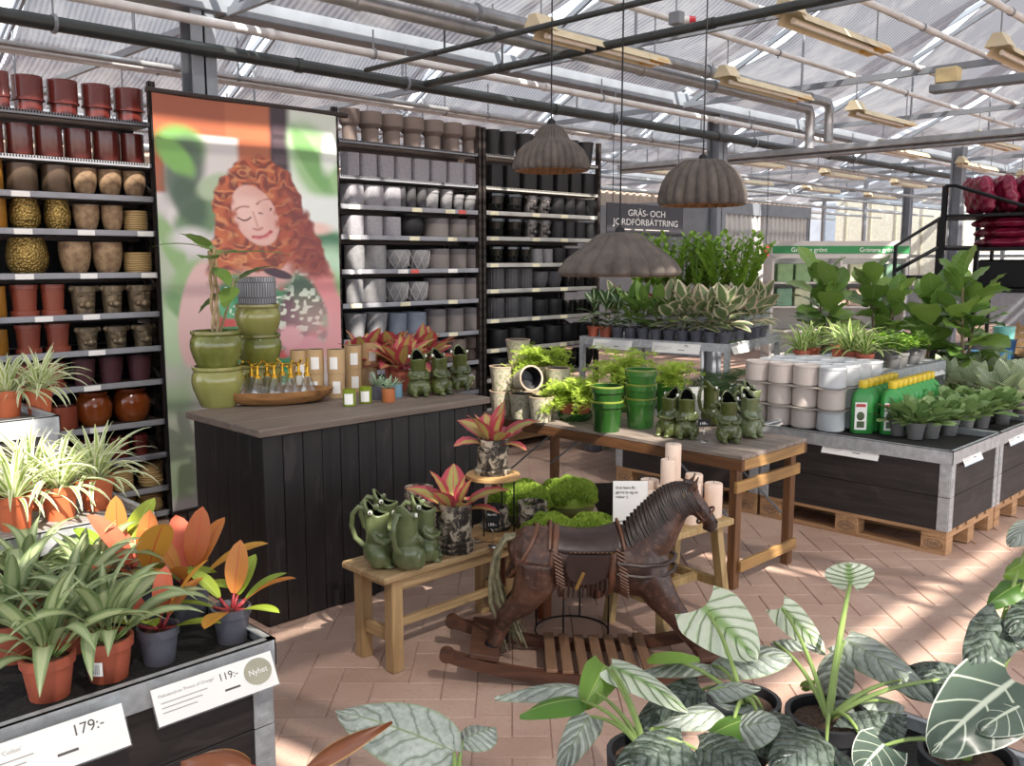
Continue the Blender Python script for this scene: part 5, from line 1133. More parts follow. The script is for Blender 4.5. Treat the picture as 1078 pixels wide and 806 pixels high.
# ------------------------------------------------------------------ low bench
BENW = wood('honey bench timber', '#94754f', '#bd9d72', 0.5, 2, 2.0); BENX = wood('honey bench rail', '#94754f', '#c2a479', 0.5, 0, 2.0); BENY = wood('honey bench end rail', '#94754f', '#bd9d72', 0.5, 1, 2.0)
ben = thing('low_bench', 'low honey-coloured wooden bench with frog jugs and marbled pots', 'bench', (2.12, 2.86, 0)); BZ = 0.43; bl, bd = 0.86, 0.31
for i in range(2): MB().box(0, i * bd / 2, BZ - 0.032, bl, (i + 1) * bd / 2 - 0.0015, BZ, 0.008).build('seat_board', BENX, ben)
for x in (0.05, bl - 0.11):
    for y in (0.02, bd - 0.075): MB().box(x, y, 0, x + 0.058, y + 0.055, BZ - 0.032, 0.004).build('leg', BENW, ben)
    MB().box(x + 0.015, 0.076, 0.12, x + 0.043, bd - 0.076, 0.175, 0.003).build('stretcher', BENY, ben)
MB().box(0.1, 0.03, BZ - 0.085, bl - 0.1, 0.055, BZ - 0.032, 0.003).build('apron', BENX, ben); MB().box(0.1, bd - 0.055, BZ - 0.085, bl - 0.1, bd - 0.03, BZ - 0.032, 0.003).build('apron', BENX, ben)
MB().box(0.08, 0.076, BZ - 0.085, 0.1, bd - 0.076, BZ - 0.033, 0.003).build('end_rail', BENY, ben); MB().box(0.1, bd / 2 - 0.014, 0.13, bl - 0.1, bd / 2 + 0.014, 0.165, 0.003).build('long_stretcher', BENX, ben)
for px, r, lb, dd in (((2.166,2.974,0.43), CAMD + 1.45, 'sage green frog jug nearest the bench end, handle out', 0.03), ((2.224,2.851,0.43), CAMD + 2.75, 'sage green frog jug at the bench front seen from behind', 0.03), ((2.359,2.9,0.43), CAMD + 1.5, 'sage green frog jug in front of the marbled pot on the bench', 0.03)):
    frog((px[0] + dd, px[1] + dd, BZ), r, lb, True, 1.08, 'sage frog jugs on the bench')
p = (2.269,3.059,0.43); frog((p[0] + 0.06, p[1] + 0.06, BZ), CAMD + 1.6, 'sage green frog jug hidden behind the two front ones on the bench', True, 1.08, 'sage frog jugs on the bench')
t = NT('black and cream marbled glaze'); co = t.coords('Object'); n1 = t.noise(co, 22, 6, 0.7, 0.8); t.set(t.ramp(n1, [(0.42, hexc('#26221f')), (0.5, hexc('#5a5046')), (0.56, hexc('#b7ab95')), (0.75, hexc('#d0c5ae'))]), 0.55, bump=n1, strength=0.3); MARB = t.m
def marbled(p, r, h, label, plant=None, saucers=0, kind='cyl'):
    o = thing('marbled_pot', label, 'pot', (p[0], p[1], p[2]), 0, 'black and cream marbled pots'); zz = 0
    for k in range(saucers): MB().lathe([(r * 1.1, 0), (r * 1.18, 0.022), (r * 1.08, 0.026), (0.001, 0.02)], 28).build('saucer', MARB, o, (0, 0, zz)); zz += 0.024
    put('wall', pot_mesh(kind, r, h, MARB, 32), o, (0, 0, zz))
    MB().disc(r * 0.93, (0, 0, zz + h * 0.6), 24).build('dark_inside' if plant is None else 'soil', BLACK_IRON if plant is None else SOIL, o)
    if plant is not None:
        g = random.Random(plant)
        for i in range(11):
            q_ = i / 10; az = i * 2.4 + g.uniform(-0.3, 0.3)
            put('leaf', agl[min(3, int(q_ * 4))], o, (0.012 * math.cos(az), 0.012 * math.sin(az), zz + h * 0.75), (g.uniform(-0.2, 0.2), g.uniform(-0.1, 0.1), az), g.uniform(0.8, 1.1))
    return o
a = (2.548,3.199,0.43); marbled((a[0] + 0.05, a[1] + 0.03, BZ), 0.068, 0.13, 'marbled pot standing empty behind the sage frog jugs', None, 4)
a = (2.513,2.888,0.43); marbled((a[0] + 0.05, a[1] + 0.05, BZ), 0.074, 0.165, 'tall marbled pot with red aglaonema on stacked saucers on the bench', 4, 2)
# round tiered stand with wire legs
std = thing('tiered_stand', 'round two-tier wooden plant stand on thin black wire legs', 'plant stand', (2.84, 2.985, BZ)); STZ = 0.27
rw = wood('round board', '#9a7448', '#c29c68', 0.5, 0, 2.0)
MB().lathe([(0.12, 0), (0.125, 0.004), (0.125, 0.016), (0.12, 0.02), (0.001, 0.02)], 40).build('lower_board', rw, std); MB().lathe([(0.12, STZ), (0.125, STZ + 0.004), (0.125, STZ + 0.018), (0.12, STZ + 0.022), (0.001, STZ + 0.022)], 40).build('upper_board', rw, std)
for k in range(4):
    a_ = 0.4 + k * math.pi / 2; MB().tube([(0.105 * math.cos(a_), 0.105 * math.sin(a_), 0.018), (0.105 * math.cos(a_), 0.105 * math.sin(a_), STZ + 0.002)], 0.0035, 6).build('wire_leg', BLACK_IRON, std)
marbled((2.84, 2.985, BZ + STZ + 0.022), 0.072, 0.14, 'tall marbled pot with red aglaonema on the tiered stand', 9, 1)
marbled((2.87, 3.0, BZ + 0.02), 0.062, 0.08, 'low marbled pot on the lower board of the tiered stand', None, 1)
p = (2.706,2.845,0.43); o = thing('chalk_sign', 'small black handwritten card in a silver holder on the bench', 'sign', (p[0] + 0.01, p[1] + 0.01, BZ), math.radians(-45))
MB().lathe([(0.026, 0), (0.022, 0.005), (0.001, 0.007)], 20).tube([(0, 0, 0.004), (0, 0, 0.07), (0.01, 0, 0.083), (0, 0, 0.095), (-0.01, 0, 0.083), (0, 0, 0.07)], 0.002, 6).build('stand', pm('chrome', '#c8c8c8', 0.15, 1.0), o)
cd_ = MB().box(-0.028, -0.002, 0.082, 0.028, 0.002, 0.2).build('card', BLACK_IRON, o, smooth=False)
for k, s_ in enumerate(('Gå', 'Barnfri', '199:-')): write('lettering', s_, 0.02 if k != 1 else 0.015, PAPER, cd_, (-0.024, -0.0025, 0.17 - 0.028 * k - (0.02 if k == 2 else 0)), (math.pi / 2, 0, 0))
p = (2.72,2.948,0.43); tag(MB().lathe([(0.02, 0), (0.024, 0.006), (0.02, 0.008), (0.001, 0.004)], 18).build('silver_dish', pm('chrome', '#c8c8c8', 0.15, 1.0), None, (p[0], p[1], BZ)), 'tiny silver dish on the bench beside the card holder', 'dish')

# ------------------------------------------------------------------ behind the horse: moss planters, wire stand, stool, candles
MOSS = leafmat('moss cushion', lambda t, u, v, d: t.mix(nz(t, 40), hexc('#7f9d34'), hexc('#b9d05c')), 0.7, 0.35)
def moss_mesh(seed, R, H, n=2600):
    g = random.Random(seed); mb = MB()
    for i in range(n):
        a = g.uniform(0, 6.283); q = math.sqrt(g.random()); th = q * 1.45
        bump = 1 + 0.1 * math.sin(a * 5 + seed) * q + 0.06 * math.sin(9 * q + a * 3)
        p = Vector((R * math.sin(th) * math.cos(a), R * math.sin(th) * math.sin(a), H * math.cos(th))) * bump; nrm = Vector((p.x / R, p.y / R, p.z / H + 0.4)).normalized()
        nrm = (nrm + Vector((g.uniform(-.6, .6), g.uniform(-.6, .6), g.uniform(-.3, .6)))).normalized()
        s1 = nrm.orthogonal().normalized(); ang = g.uniform(0, 6.283); s1.rotate(Matrix.Rotation(ang, 3, nrm)); l = 0.016
        i0 = len(mb.v); mb.v += [tuple(p - s1 * 0.004), tuple(p + s1 * 0.004), tuple(p + s1 * 0.005 + nrm * l), tuple(p - s1 * 0.005 + nrm * l)]
        mb.face((i0, i0 + 1, i0 + 2, i0 + 3), [(0, 0), (1, 0), (1, 1), (0, 1)])
    b = len(mb.f); mb.lathe([(R * 0.99, 0.0)] + [(R * math.cos(t_) * 0.97, H * math.sin(t_) * 0.97) for t_ in np.linspace(0.1, 1.56, 8)], 20, cap0=False)
    return mb.mesh('moss', MOSS, True, None)
MOSSM = [moss_mesh(1, 0.145, 0.125, 3600), moss_mesh(2, 0.135, 0.105, 3200)]
OLPL = pm('olive plastic', '#6a7040', 0.45, 0, 0.12, 6)
low = thing('plank_stool', 'reddish brown wooden stool under the moss bowls behind the horse', 'stool', (3.2, 2.98, 0)); RW = wood('red brown timber', '#4e2718', '#7b4426', 0.5, 2, 2.0)
MB().box(-0.2, -0.17, 0.39, 0.3, 0.2, 0.42, 0.006).build('seat', RW, low)
for x in (-0.18, 0.22):
    for y in (-0.15, 0.12): MB().box(x, y, 0, x + 0.06, y + 0.06, 0.39, 0.004).build('leg', RW, low)
for k, (x, y, s_, lb) in enumerate(((3.1, 3.06, 1.0, 'bright green moss cushion in an olive bowl beside the marbled pot'), (3.36, 2.98, 1.05, 'bright green moss cushion in an olive bowl beside the acrylic sign'))):
    o = thing('moss_bowl', lb, 'potted plant', (x, y, 0.42), 0, 'moss bowls'); put('bowl', pot_mesh('bowl', 0.135, 0.08, OLPL, 28), o); f_ = put('moss', MOSSM[k], o, (0, 0, 0.07), k, s_); f_['kind'] = 'stuff'
marbled((3.0, 2.885, 0.42), 0.07, 0.155, 'marbled pot in front of the moss cushions', None)
# wire stand with a marbled bowl of moss right behind the saddle
ws = thing('wire_stand', 'black wire ring stand carrying a marbled bowl behind the horse', 'plant stand', (3.03, 2.66, 0))
MB().tube([(0.17 * math.cos(k * 0.2618), 0.17 * math.sin(k * 0.2618), 0.005) for k in range(24)], 0.004, 6, closed=True).build('floor_ring', BLACK_IRON, ws)
MB().tube([(0.17 * math.cos(k * 0.2618), 0.17 * math.sin(k * 0.2618), 0.3) for k in range(24)], 0.004, 6, closed=True).build('top_ring', BLACK_IRON, ws)
for k in range(4): a_ = 0.5 + k * math.pi / 2; MB().tube([(0.17 * math.cos(a_), 0.17 * math.sin(a_), 0.004), (0.17 * math.cos(a_), 0.17 * math.sin(a_), 0.3)], 0.004, 6).build('upright', BLACK_IRON, ws)
o = thing('moss_bowl', 'wide marbled bowl heaped with moss on the wire stand', 'potted plant', (3.03, 2.66, 0.302), 0, 'moss bowls'); put('bowl', pot_mesh('bowl', 0.19, 0.15, MARB, 32), o)
for k, (x, y, s_) in enumerate(((-0.08, 0.07, 0.85), (0.07, -0.06, 0.95))): f_ = put('moss', MOSSM[k], o, (x, y, 0.14), k * 2, s_); f_['kind'] = 'stuff'
o = thing('basket_trough', 'wide dark woven trough on the floor under the table', 'basket', (3.9, 3.2, 0)); MB().lathe([(0.22, 0), (0.33, 0.12), (0.4, 0.36), (0.37, 0.36), (0.3, 0.12), (0.001, 0.05)], 40, sx=1.1, sy=0.8, fn=lambda a, r, z, i: r * (1 + 0.012 * math.sin(30 * a))).build('wall', pm('dark wicker', '#2e251f', 0.8, 0, 0.3, 30, bump=0.6), o)
# stool with candles
STW = wood('pale stool timber', '#8a7048', '#b49a6c', 0.55, 2, 2.0)
st = thing('candle_stool', 'pale wooden A-frame stool carrying pink pillar candles', 'stool', (3.44, 2.42, 0), math.radians(-6)); SZ = 0.5
for i in range(3): MB().box(-0.26, -0.19 + i * 0.13, SZ - 0.03, 0.24, -0.19 + (i + 1) * 0.13 - 0.003, SZ, 0.004).build('seat_board', STW, st)
for sx_ in (-1, 1):
    for sy_ in (-1, 1): MB().bar((sx_ * 0.19, sy_ * 0.12, SZ - 0.03), (sx_ * 0.22, sy_ * 0.17, 0), 0.05, 0.04, (1, 0, 0), 0.003).build('leg', STW, st)
    MB().bar((sx_ * 0.21, -0.15, 0.18), (sx_ * 0.21, 0.15, 0.18), 0.03, 0.04).build('stretcher', STW, st)
MB().bar((-0.2, 0.0, 0.18), (0.2, 0.0, 0.18), 0.03, 0.035).build('stretcher', STW, st)
GC = 'pink pillar candles on the stool'
for x, y, r, h, lb in ((3.62, 2.3, 0.042, 0.16, 'short pale pink pillar candle at the stool edge'), (3.53, 2.36, 0.042, 0.17, 'short pale pink pillar candle behind the horse head'), (3.42, 2.42, 0.05, 0.165, 'thick pale pink pillar candle under the slim pair'), (3.32, 2.54, 0.035, 0.16, 'short pale pink pillar candle beside the acrylic sign'), (3.62, 2.41, 0.042, 0.185, 'pale pink pillar candle at the back of the stool'), (3.53, 2.47, 0.05, 0.165, 'thick pale pink pillar candle in the back row'), (3.31, 2.42, 0.045, 0.15, 'short thick pale pink candle behind the acrylic sign'), (3.43, 2.53, 0.045, 0.17, 'pale pink pillar candle behind the thick one'), (3.45, 2.31, 0.043, 0.15, 'short pale pink candle at the front of the stool')): candle((x, y, SZ), r, h, lb, GC)
candle((3.42, 2.42, SZ + 0.1655), 0.034, 0.12, 'slim pale pink candle stacked on a thick one beside the sign', GC); candle((3.53, 2.47, SZ + 0.1655), 0.038, 0.17, 'tallest pale pink candle stacked on a thick one', GC); 
p = (3.174,2.461,0.5); o = thing('acrylic_sign', 'white card in a clear upright holder beside the candles', 'sign', (p[0] + 0.01, p[1] - 0.01, SZ), (math.radians(-4), 0, math.radians(-44.8)))
sc_ = MB().box(-0.078, 0.002, 0.004, 0.078, 0.004, 0.215).build('card', PAPER, o, smooth=False); MB().box(-0.08, 0.0045, 0, 0.08, 0.0065, 0.218).build('clear_back', GLASS, o, smooth=False); MB().box(-0.08, -0.03, 0, 0.08, 0.05, 0.003).build('foot', GLASS, o, smooth=False)
for k, s_ in enumerate(('Små barn får', 'gärna ta sig en', 'ridtur :)')): write('lettering', s_, 0.0175, INK, sc_, (-0.066, -0.0002, 0.18 - 0.021 * k), (math.pi / 2, 0, 0))
write('lettering', 'plantagen blommor', 0.01, PALE_INK, sc_, (-0.066, -0.0002, 0.03), (math.pi / 2, 0, 0)) if False else MB().box(-0.066, -0.0004, 0.03, 0.02, 0.0, 0.036).build('small_print', PALE_INK, sc_)

# ------------------------------------------------------------------ rocking horse
hr = thing('rocking_horse', 'dark carved wooden rocking horse with saddle, mane and rope tail', 'rocking horse', (2.82, 2.33, 0), math.radians(45.2 - 90))
t = NT('dark carved wood'); co = t.coords('Object'); n1 = t.noise(co, 7, 5, 0.65, 0.6); n2 = t.noise(co, 45, 3)
c_ = t.ramp(n1, [(0.3, hexc('#251712')), (0.5, hexc('#3e261d')), (0.68, hexc('#5e4033'))]); t.set(t.mix(t.math('MULTIPLY', t.smooth(n2, 0.5, 0.75), 0.4), c_, hexc('#8a6250')), 0.38, bump=n2, strength=0.25, bump_dist=0.004); HORSE = t.m
MANEM = pm('near black mane', '#211815', 0.45, 0, 0.3, 30, col2='#3c2b25'); LEATH = pm('dark leather', '#33231f', 0.4, 0, 0.2, 25, bump=0.2); STRAP = pm('brown strap', '#5d3a28', 0.45, 0, 0.15, 20); ROPE = pm('grey green rope', '#56543f', 0.8, 0, 0.3, 40, col2='#8b8468'); BRASSD = pm('old brass', '#a5814c', 0.4, 0.6)
hb = MB()
hb.tube([(-0.37, 0, 0.49), (-0.31, 0, 0.5), (-0.2, 0, 0.49), (-0.05, 0, 0.475), (0.08, 0, 0.46), (0.2, 0, 0.45), (0.28, 0, 0.455)], [0.06, 0.112, 0.125, 0.122, 0.128, 0.138, 0.09], 20)
hb.tube([(0.16, 0, 0.5), (0.24, 0, 0.58), (0.29, 0, 0.66), (0.325, 0, 0.725), (0.35, 0, 0.75)], [0.12, 0.1, 0.078, 0.066, 0.05], 18, flat=0.85)
hb.tube([(0.325, 0, 0.762), (0.368, 0, 0.733), (0.41, 0, 0.688), (0.45, 0, 0.64), (0.468, 0, 0.615)], [0.046, 0.058, 0.049, 0.038, 0.028], 16, flat=0.78)
hb.sphere((0.345, 0, 0.7), 0.048, 14, 10, 1, 0.75, 1); hb.sphere((0.446, 0, 0.606), 0.02, 12, 8, 1.2, 0.8, 0.7); hb.sphere((0.355, 0, 0.7), 0.05, 14, 10, 0.9, 0.7, 0.9)
for s in (-1, 1):
    y = s * 0.075
    hb.tube([(0.2, y * 0.8, 0.42), (0.25, y, 0.34), (0.31, y, 0.255), (0.35, y, 0.205), (0.4, y, 0.13), (0.44, y, 0.075)], [0.085, 0.068, 0.046, 0.042, 0.03, 0.033], 12)
    o_ = 0.03 if s > 0 else 0.0
    hb.tube([(-0.26 + o_, y * 0.8, 0.48), (-0.27 + o_, y, 0.39), (-0.32 + o_, y, 0.31), (-0.385 + o_, y, 0.255), (-0.41 + o_, y, 0.19), (-0.435 + o_, y, 0.13)], [0.1, 0.088, 0.058, 0.04, 0.031, 0.034], 12)
    hb.sphere((0.2, s * 0.075, 0.44), 0.07, 12, 9, 1, 0.7, 1.2)
body = remeshed(hb, 0.0085, 3); body.materials.append(HORSE); put('body', body, hr)
for s in (-1, 1):
    y = s * 0.075; o_ = 0.03 if s > 0 else 0.0
    MB().tube([(0.44, y, 0.085), (0.457, y, 0.045)], [0.033, 0.044], 12).build('hoof', BLACK_IRON, hr); MB().tube([(-0.435 + o_, y, 0.14), (-0.45 + o_, y, 0.095)], [0.034, 0.044], 12).build('hoof', BLACK_IRON, hr)
    e = MB().prism([(0, -0.018), (0.016, 0), (0.05, 0.022), (0.065, 0.034), (0.045, -0.002), (0.02, -0.022)], 0.012, Matrix.Translation((0.34, s * 0.032 - 0.006, 0.782)) @ Matrix.Rotation(math.pi / 2, 4, 'X') @ Matrix.Rotation(0.25, 4, 'Z')); e.build('ear', HORSE, hr)
    ey = MB().sphere((0.392, s * 0.042, 0.712), 0.013, 12, 8, 1.3, 0.7, 0.8).build('eye', EYEB, hr); MB().tube([(0.374, s * 0.047, 0.714), (0.392, s * 0.053, 0.727), (0.41, s * 0.046, 0.712)], 0.0035, 6).build('eyelid', HORSE, ey)
    MB().sphere((0.478, s * 0.018, 0.636), 0.0065, 8, 6).build('nostril', EYEB, hr)
MB().sphere((0.458, 0, 0.622), 0.037, 16, 10, 0.8, 0.82, 0.95).build('muzzle', MANEM, hr)
MB().box(0.44, -0.018, 0.6, 0.478, 0.018, 0.605, 0.002).build('teeth', PAPER, hr)
# mane: carved locks along the crest falling to the near and the far side
crest = [(0.08, 0.585), (0.115, 0.63), (0.15, 0.67), (0.185, 0.705), (0.215, 0.735), (0.245, 0.762), (0.275, 0.782), (0.31, 0.795), (0.345, 0.795), (0.37, 0.785)]
def cpt(q):
    f = q * (len(crest) - 1); i = min(len(crest) - 2, int(f)); a, b = crest[i], crest[i + 1]; k = f - i; return a[0] + (b[0] - a[0]) * k, a[1] + (b[1] - a[1]) * k
for s in (-1, 1):
    for k in range(22):
        q = (k + 0.5) / 22; x, z = cpt(q); L = 0.19 * (1 - 0.5 * q); w_ = 0.1 - 0.047 * q
        lock = MB()
        for j in range(3):
            dx = (j - 1) * 0.0062; e_ = 0.004 * math.sin(k * 1.7 + j)
            lock.tube([(x + dx, 0, z + 0.004), (x + dx - L * 0.02, s * w_ * 0.5, z - L * 0.06), (x + dx + L * 0.06 + e_, s * w_ * 0.86, z - L * 0.34), (x + dx + L * 0.24 + e_, s * (w_ + 0.0), z - L * 0.68), (x + dx + L * 0.44, s * (w_ - 0.006), z - L * (0.96 + 0.06 * (j % 2)))], [0.0045, 0.0055, 0.0056, 0.005, 0.0025], 6)
        lock.build('mane_lock', MANEM, hr)
MB().tube([(0.345, 0, 0.8), (0.38, 0.0, 0.79), (0.405, 0, 0.745)], [0.014, 0.016, 0.006], 8).build('forelock', MANEM, hr)
# bridle
def ring(pts_c, n=20): return pts_c
def band(cx, cz, tilt, ry, rz, r, m, nm, flat=1.0):
    pts = []
    for k in range(24):
        a = 2 * math.pi * k / 24; v = rz * math.sin(a); pts.append((cx + v * math.sin(tilt), ry * math.cos(a), cz + v * math.cos(tilt)))
    MB().tube(pts, r, 6, closed=True).build(nm, m, hr)
band(0.436, 0.66, 0.8, 0.036, 0.046, 0.005, STRAP, 'noseband'); band(0.362, 0.73, 0.55, 0.052, 0.066, 0.005, STRAP, 'cheek_strap')
for s in (-1, 1): MB().tube([(0.35, s * 0.047, 0.75), (0.385, s * 0.05, 0.69), (0.42, s * 0.04, 0.65)], 0.004, 6).build('side_strap', STRAP, hr); MB().sphere((0.335, s * 0.052, 0.735), 0.02, 12, 8, 0.75, 0.3, 1.4).build('rosette', BRASSD, hr)
# chest and rump straps
def wrap(x, z, ry, rz, wd, m, nm, tilt=0.0, arc=(0, 2 * math.pi)):
    rows = []
    for k in range(29):
        a = arc[0] + (arc[1] - arc[0]) * k / 28; dz = rz * math.sin(a)
        rows.append([(x + dz * math.tan(tilt) - wd / 2, ry * math.cos(a), z + dz), (x + dz * math.tan(tilt) + wd / 2, ry * math.cos(a), z + dz)])
    mb = MB(); mb.sheet(rows); i0 = mb.mesh(nm, m, True, None); o = put(nm, i0, hr); so = o.modifiers.new('t', 'SOLIDIFY'); so.thickness = 0.008; so.offset = 1.0
wrap(0.045, 0.465, 0.135, 0.137, 0.03, STRAP, 'front_girth', 0.12); wrap(-0.2, 0.487, 0.132, 0.134, 0.03, STRAP, 'rear_girth', 0.15)
wrap(-0.315, 0.51, 0.119, 0.112, 0.02, STRAP, 'rump_strap', 0.5)
for zz in (0.5, 0.455):
    MB().tube([(0.06, -0.138, zz), (0.16, -0.144, zz - 0.01), (0.25, -0.118, zz - 0.012), (0.3, -0.06, zz - 0.01), (0.32, 0, zz - 0.008), (0.3, 0.06, zz - 0.01), (0.25, 0.118, zz - 0.012), (0.16, 0.144, zz - 0.01), (0.06, 0.138, zz)], 0.008, 6).build('breast_strap', LEATH, hr)
for k in range(16):
    for x0, sl in ((0.07, 0.0), (-0.185, 0.0)):
        a = math.pi * 1.02 + k * 0.085; dz = math.sin(a) * -1
        zz = 0.58 - k * 0.0145; yy = -math.sqrt(max(0.0, 1 - ((zz - 0.465) / 0.14) ** 2)) * 0.14 - 0.004
        MB().tube([(x0 - 0.016 + (0.58 - zz) * 0.12, yy, zz), (x0 + 0.018 + (0.58 - zz) * 0.12, yy - 0.002, zz - 0.02)], 0.005, 5).build('rope_twist', STRAP, hr)
# saddle: seat, flap, pouch, fringe
rows = []
for i in range(15):
    t_ = i / 14; x = -0.2 + 0.27 * t_; row = []
    for k in range(17):
        a = math.radians(28) + math.radians(124) * k / 16; e_ = abs(k - 8) / 8
        R_ = 0.132 + 0.016 * (abs(t_ - 0.45) * 2) ** 2.5 * (1 - e_)
        x2 = x + 0.03 * e_ * (t_ - 0.3)
        row.append((x2, -R_ * math.cos(a) * 1.03, 0.47 + R_ * math.sin(a) + 0.012 * (abs(t_ - 0.5) * 2) ** 2))
    rows.append(row)
mb = MB(); mb.sheet(rows); o = mb.build('saddle_seat', LEATH, hr, angle=None); so = o.modifiers.new('t', 'SOLIDIFY'); so.thickness = 0.008; so.offset = 1.0
for e_ in (0, 14): MB().tube([Vector(p) + Vector((0, 0, 0.006)) for p in rows[e_]], 0.007, 7).build('saddle_welt', STRAP, hr)
for k in range(11): MB().box(-0.13 + k * 0.018, -0.1455, 0.545, -0.122 + k * 0.018, -0.143, 0.5475).build('stitch', BRASSD, hr, smooth=False)
for s in (-1, 1):
    out = [(-0.105, 0.0), (-0.115, -0.05), (-0.1, -0.095), (-0.06, -0.118), (0.0, -0.115), (0.04, -0.09), (0.055, -0.03), (0.06, 0.0)]
    f = MB(); f.prism(out, 0.012, Matrix.Translation((-0.03, s * 0.147 + (0.006 if s < 0 else -0.006), 0.535)) @ Matrix.Rotation(math.pi / 2, 4, 'X')); fl = f.build('saddle_flap', LEATH, hr, smooth=False)
    MB().bar((-0.075, s * 0.158, 0.47), (-0.105, s * 0.158, 0.4), 0.008, 0.014, (1, 0, 0)).build('buckle_strap', BRASSD, fl)
    rows = []
    for k in range(22):
        MB().tube([(-0.17 + k * 0.0095, s * 0.139, 0.44), (-0.17 + k * 0.0095, s * 0.136, 0.39), (-0.171 + k * 0.0095, s * 0.122, 0.355)], [0.005, 0.005, 0.003], 5).build('fringe_strand', LEATH, hr) if k % 2 == 0 else None
# rope tail
g = random.Random(2)
for k in range(14):
    a = g.uniform(-0.03, 0.03); b = g.uniform(-0.03, 0.03); e_ = g.uniform(-0.05, 0.06)
    MB().tube([(-0.33, a * 0.4, 0.575), (-0.385, a, 0.565), (-0.42 + b * 0.3, a * 1.4, 0.5), (-0.435 + b * 0.5, a * 1.6, 0.4), (-0.42 + b, a * 1.6, 0.3), (-0.38 + b + e_ * 0.4, a * 1.8, 0.2), (-0.35 + b + e_, a * 2.0, 0.1 + g.uniform(-0.03, 0.05))], [0.008, 0.01, 0.009, 0.009, 0.008, 0.006, 0.003], 6).build('tail_strand', ROPE, hr)
# rockers, hoof boards and slats
RK = wood('rocker timber', '#3a221a', '#5f3d2c', 0.55, 0, 2.0)
def zr(x): return 0.012 + 0.1 * (x / 0.6) ** 2
for s in (-1, 1):
    xs_ = np.linspace(-0.62, 0.62, 25); top = [(x, zr(x) + 0.05) for x in xs_]; bot = [(x, zr(x) - 0.012) for x in xs_]
    mb = MB(); b0 = len(mb.v); y0_, y1_ = s * 0.17 - 0.016, s * 0.17 + 0.016
    rows = [[(x, y0_, zr(x) - 0.012), (x, y1_, zr(x) - 0.012), (x, y1_, zr(x) + 0.038), (x, y0_, zr(x) + 0.038)] for x in xs_]
    mb.sheet(rows, closed=True); n4 = len(mb.v); mb.face((0, 1, 2, 3)); mb.face((n4 - 1, n4 - 2, n4 - 3, n4 - 4))
    r_ = mb.build('rocker', RK, hr, angle=30)
    for e in (-1, 1): MB().tube([(e * 0.62, s * 0.17 - 0.018, zr(0.62) + 0.015), (e * 0.62, s * 0.17 + 0.018, zr(0.62) + 0.015)], 0.03, 14).build('scroll', RK, r_)
for x in (-0.47, 0.45): MB().bar((x, -0.19, zr(x) + 0.055), (x, 0.19, zr(x) + 0.055), 0.12, 0.022, (0.15 if x < 0 else -0.15, 0, 1), 0.003).build('hoof_board', RK, hr)
for k in range(7): x = -0.2 + 0.065 * k; MB().box(x - 0.022, -0.185, zr(x) + 0.04, x + 0.022, 0.185, zr(x) + 0.055, 0.002).build('slat', wood('slat timber', '#6a4c38', '#8d6c54', 0.55, 1, 2.0), hr)

# ------------------------------------------------------------------ stepped planters at the left
BLKP = wood('black stained collar board', '#1d191a', '#332d2c', 0.6, 0, 2.0, knots=0.25); BLKPY = wood('black stained collar end', '#1d191a', '#332d2c', 0.6, 1, 2.0, knots=0.25)
def hinge(parent, x, y, z0, z1, dx, dy):
    """pressed zinc corner strap on two faces"""
    o = MB().box(min(x, x + dx * 0.06), min(y, y - dy * 0.006), z0, max(x, x + dx * 0.06), max(y, y - dy * 0.006), z1, 0.001).box(min(x, x - dx * 0.006), min(y, y + dy * 0.06), z0, max(x, x - dx * 0.006), max(y, y + dy * 0.06), z1, 0.001)
    for k in range(int((z1 - z0) / 0.04)):
        zc = z0 + 0.02 + k * 0.04
        o.box(min(x + dx * 0.012, x + dx * 0.045), min(y - dy * 0.006, y - dy * 0.009), zc, max(x + dx * 0.012, x + dx * 0.045), max(y - dy * 0.006, y - dy * 0.009), zc + 0.015)
        o.box(min(x - dx * 0.006, x - dx * 0.009), min(y + dy * 0.012, y + dy * 0.045), zc, max(x - dx * 0.006, x - dx * 0.009), max(y + dy * 0.012, y + dy * 0.045), zc + 0.015)
    return o.build('corner_hinge', ZINC, parent, smooth=False)
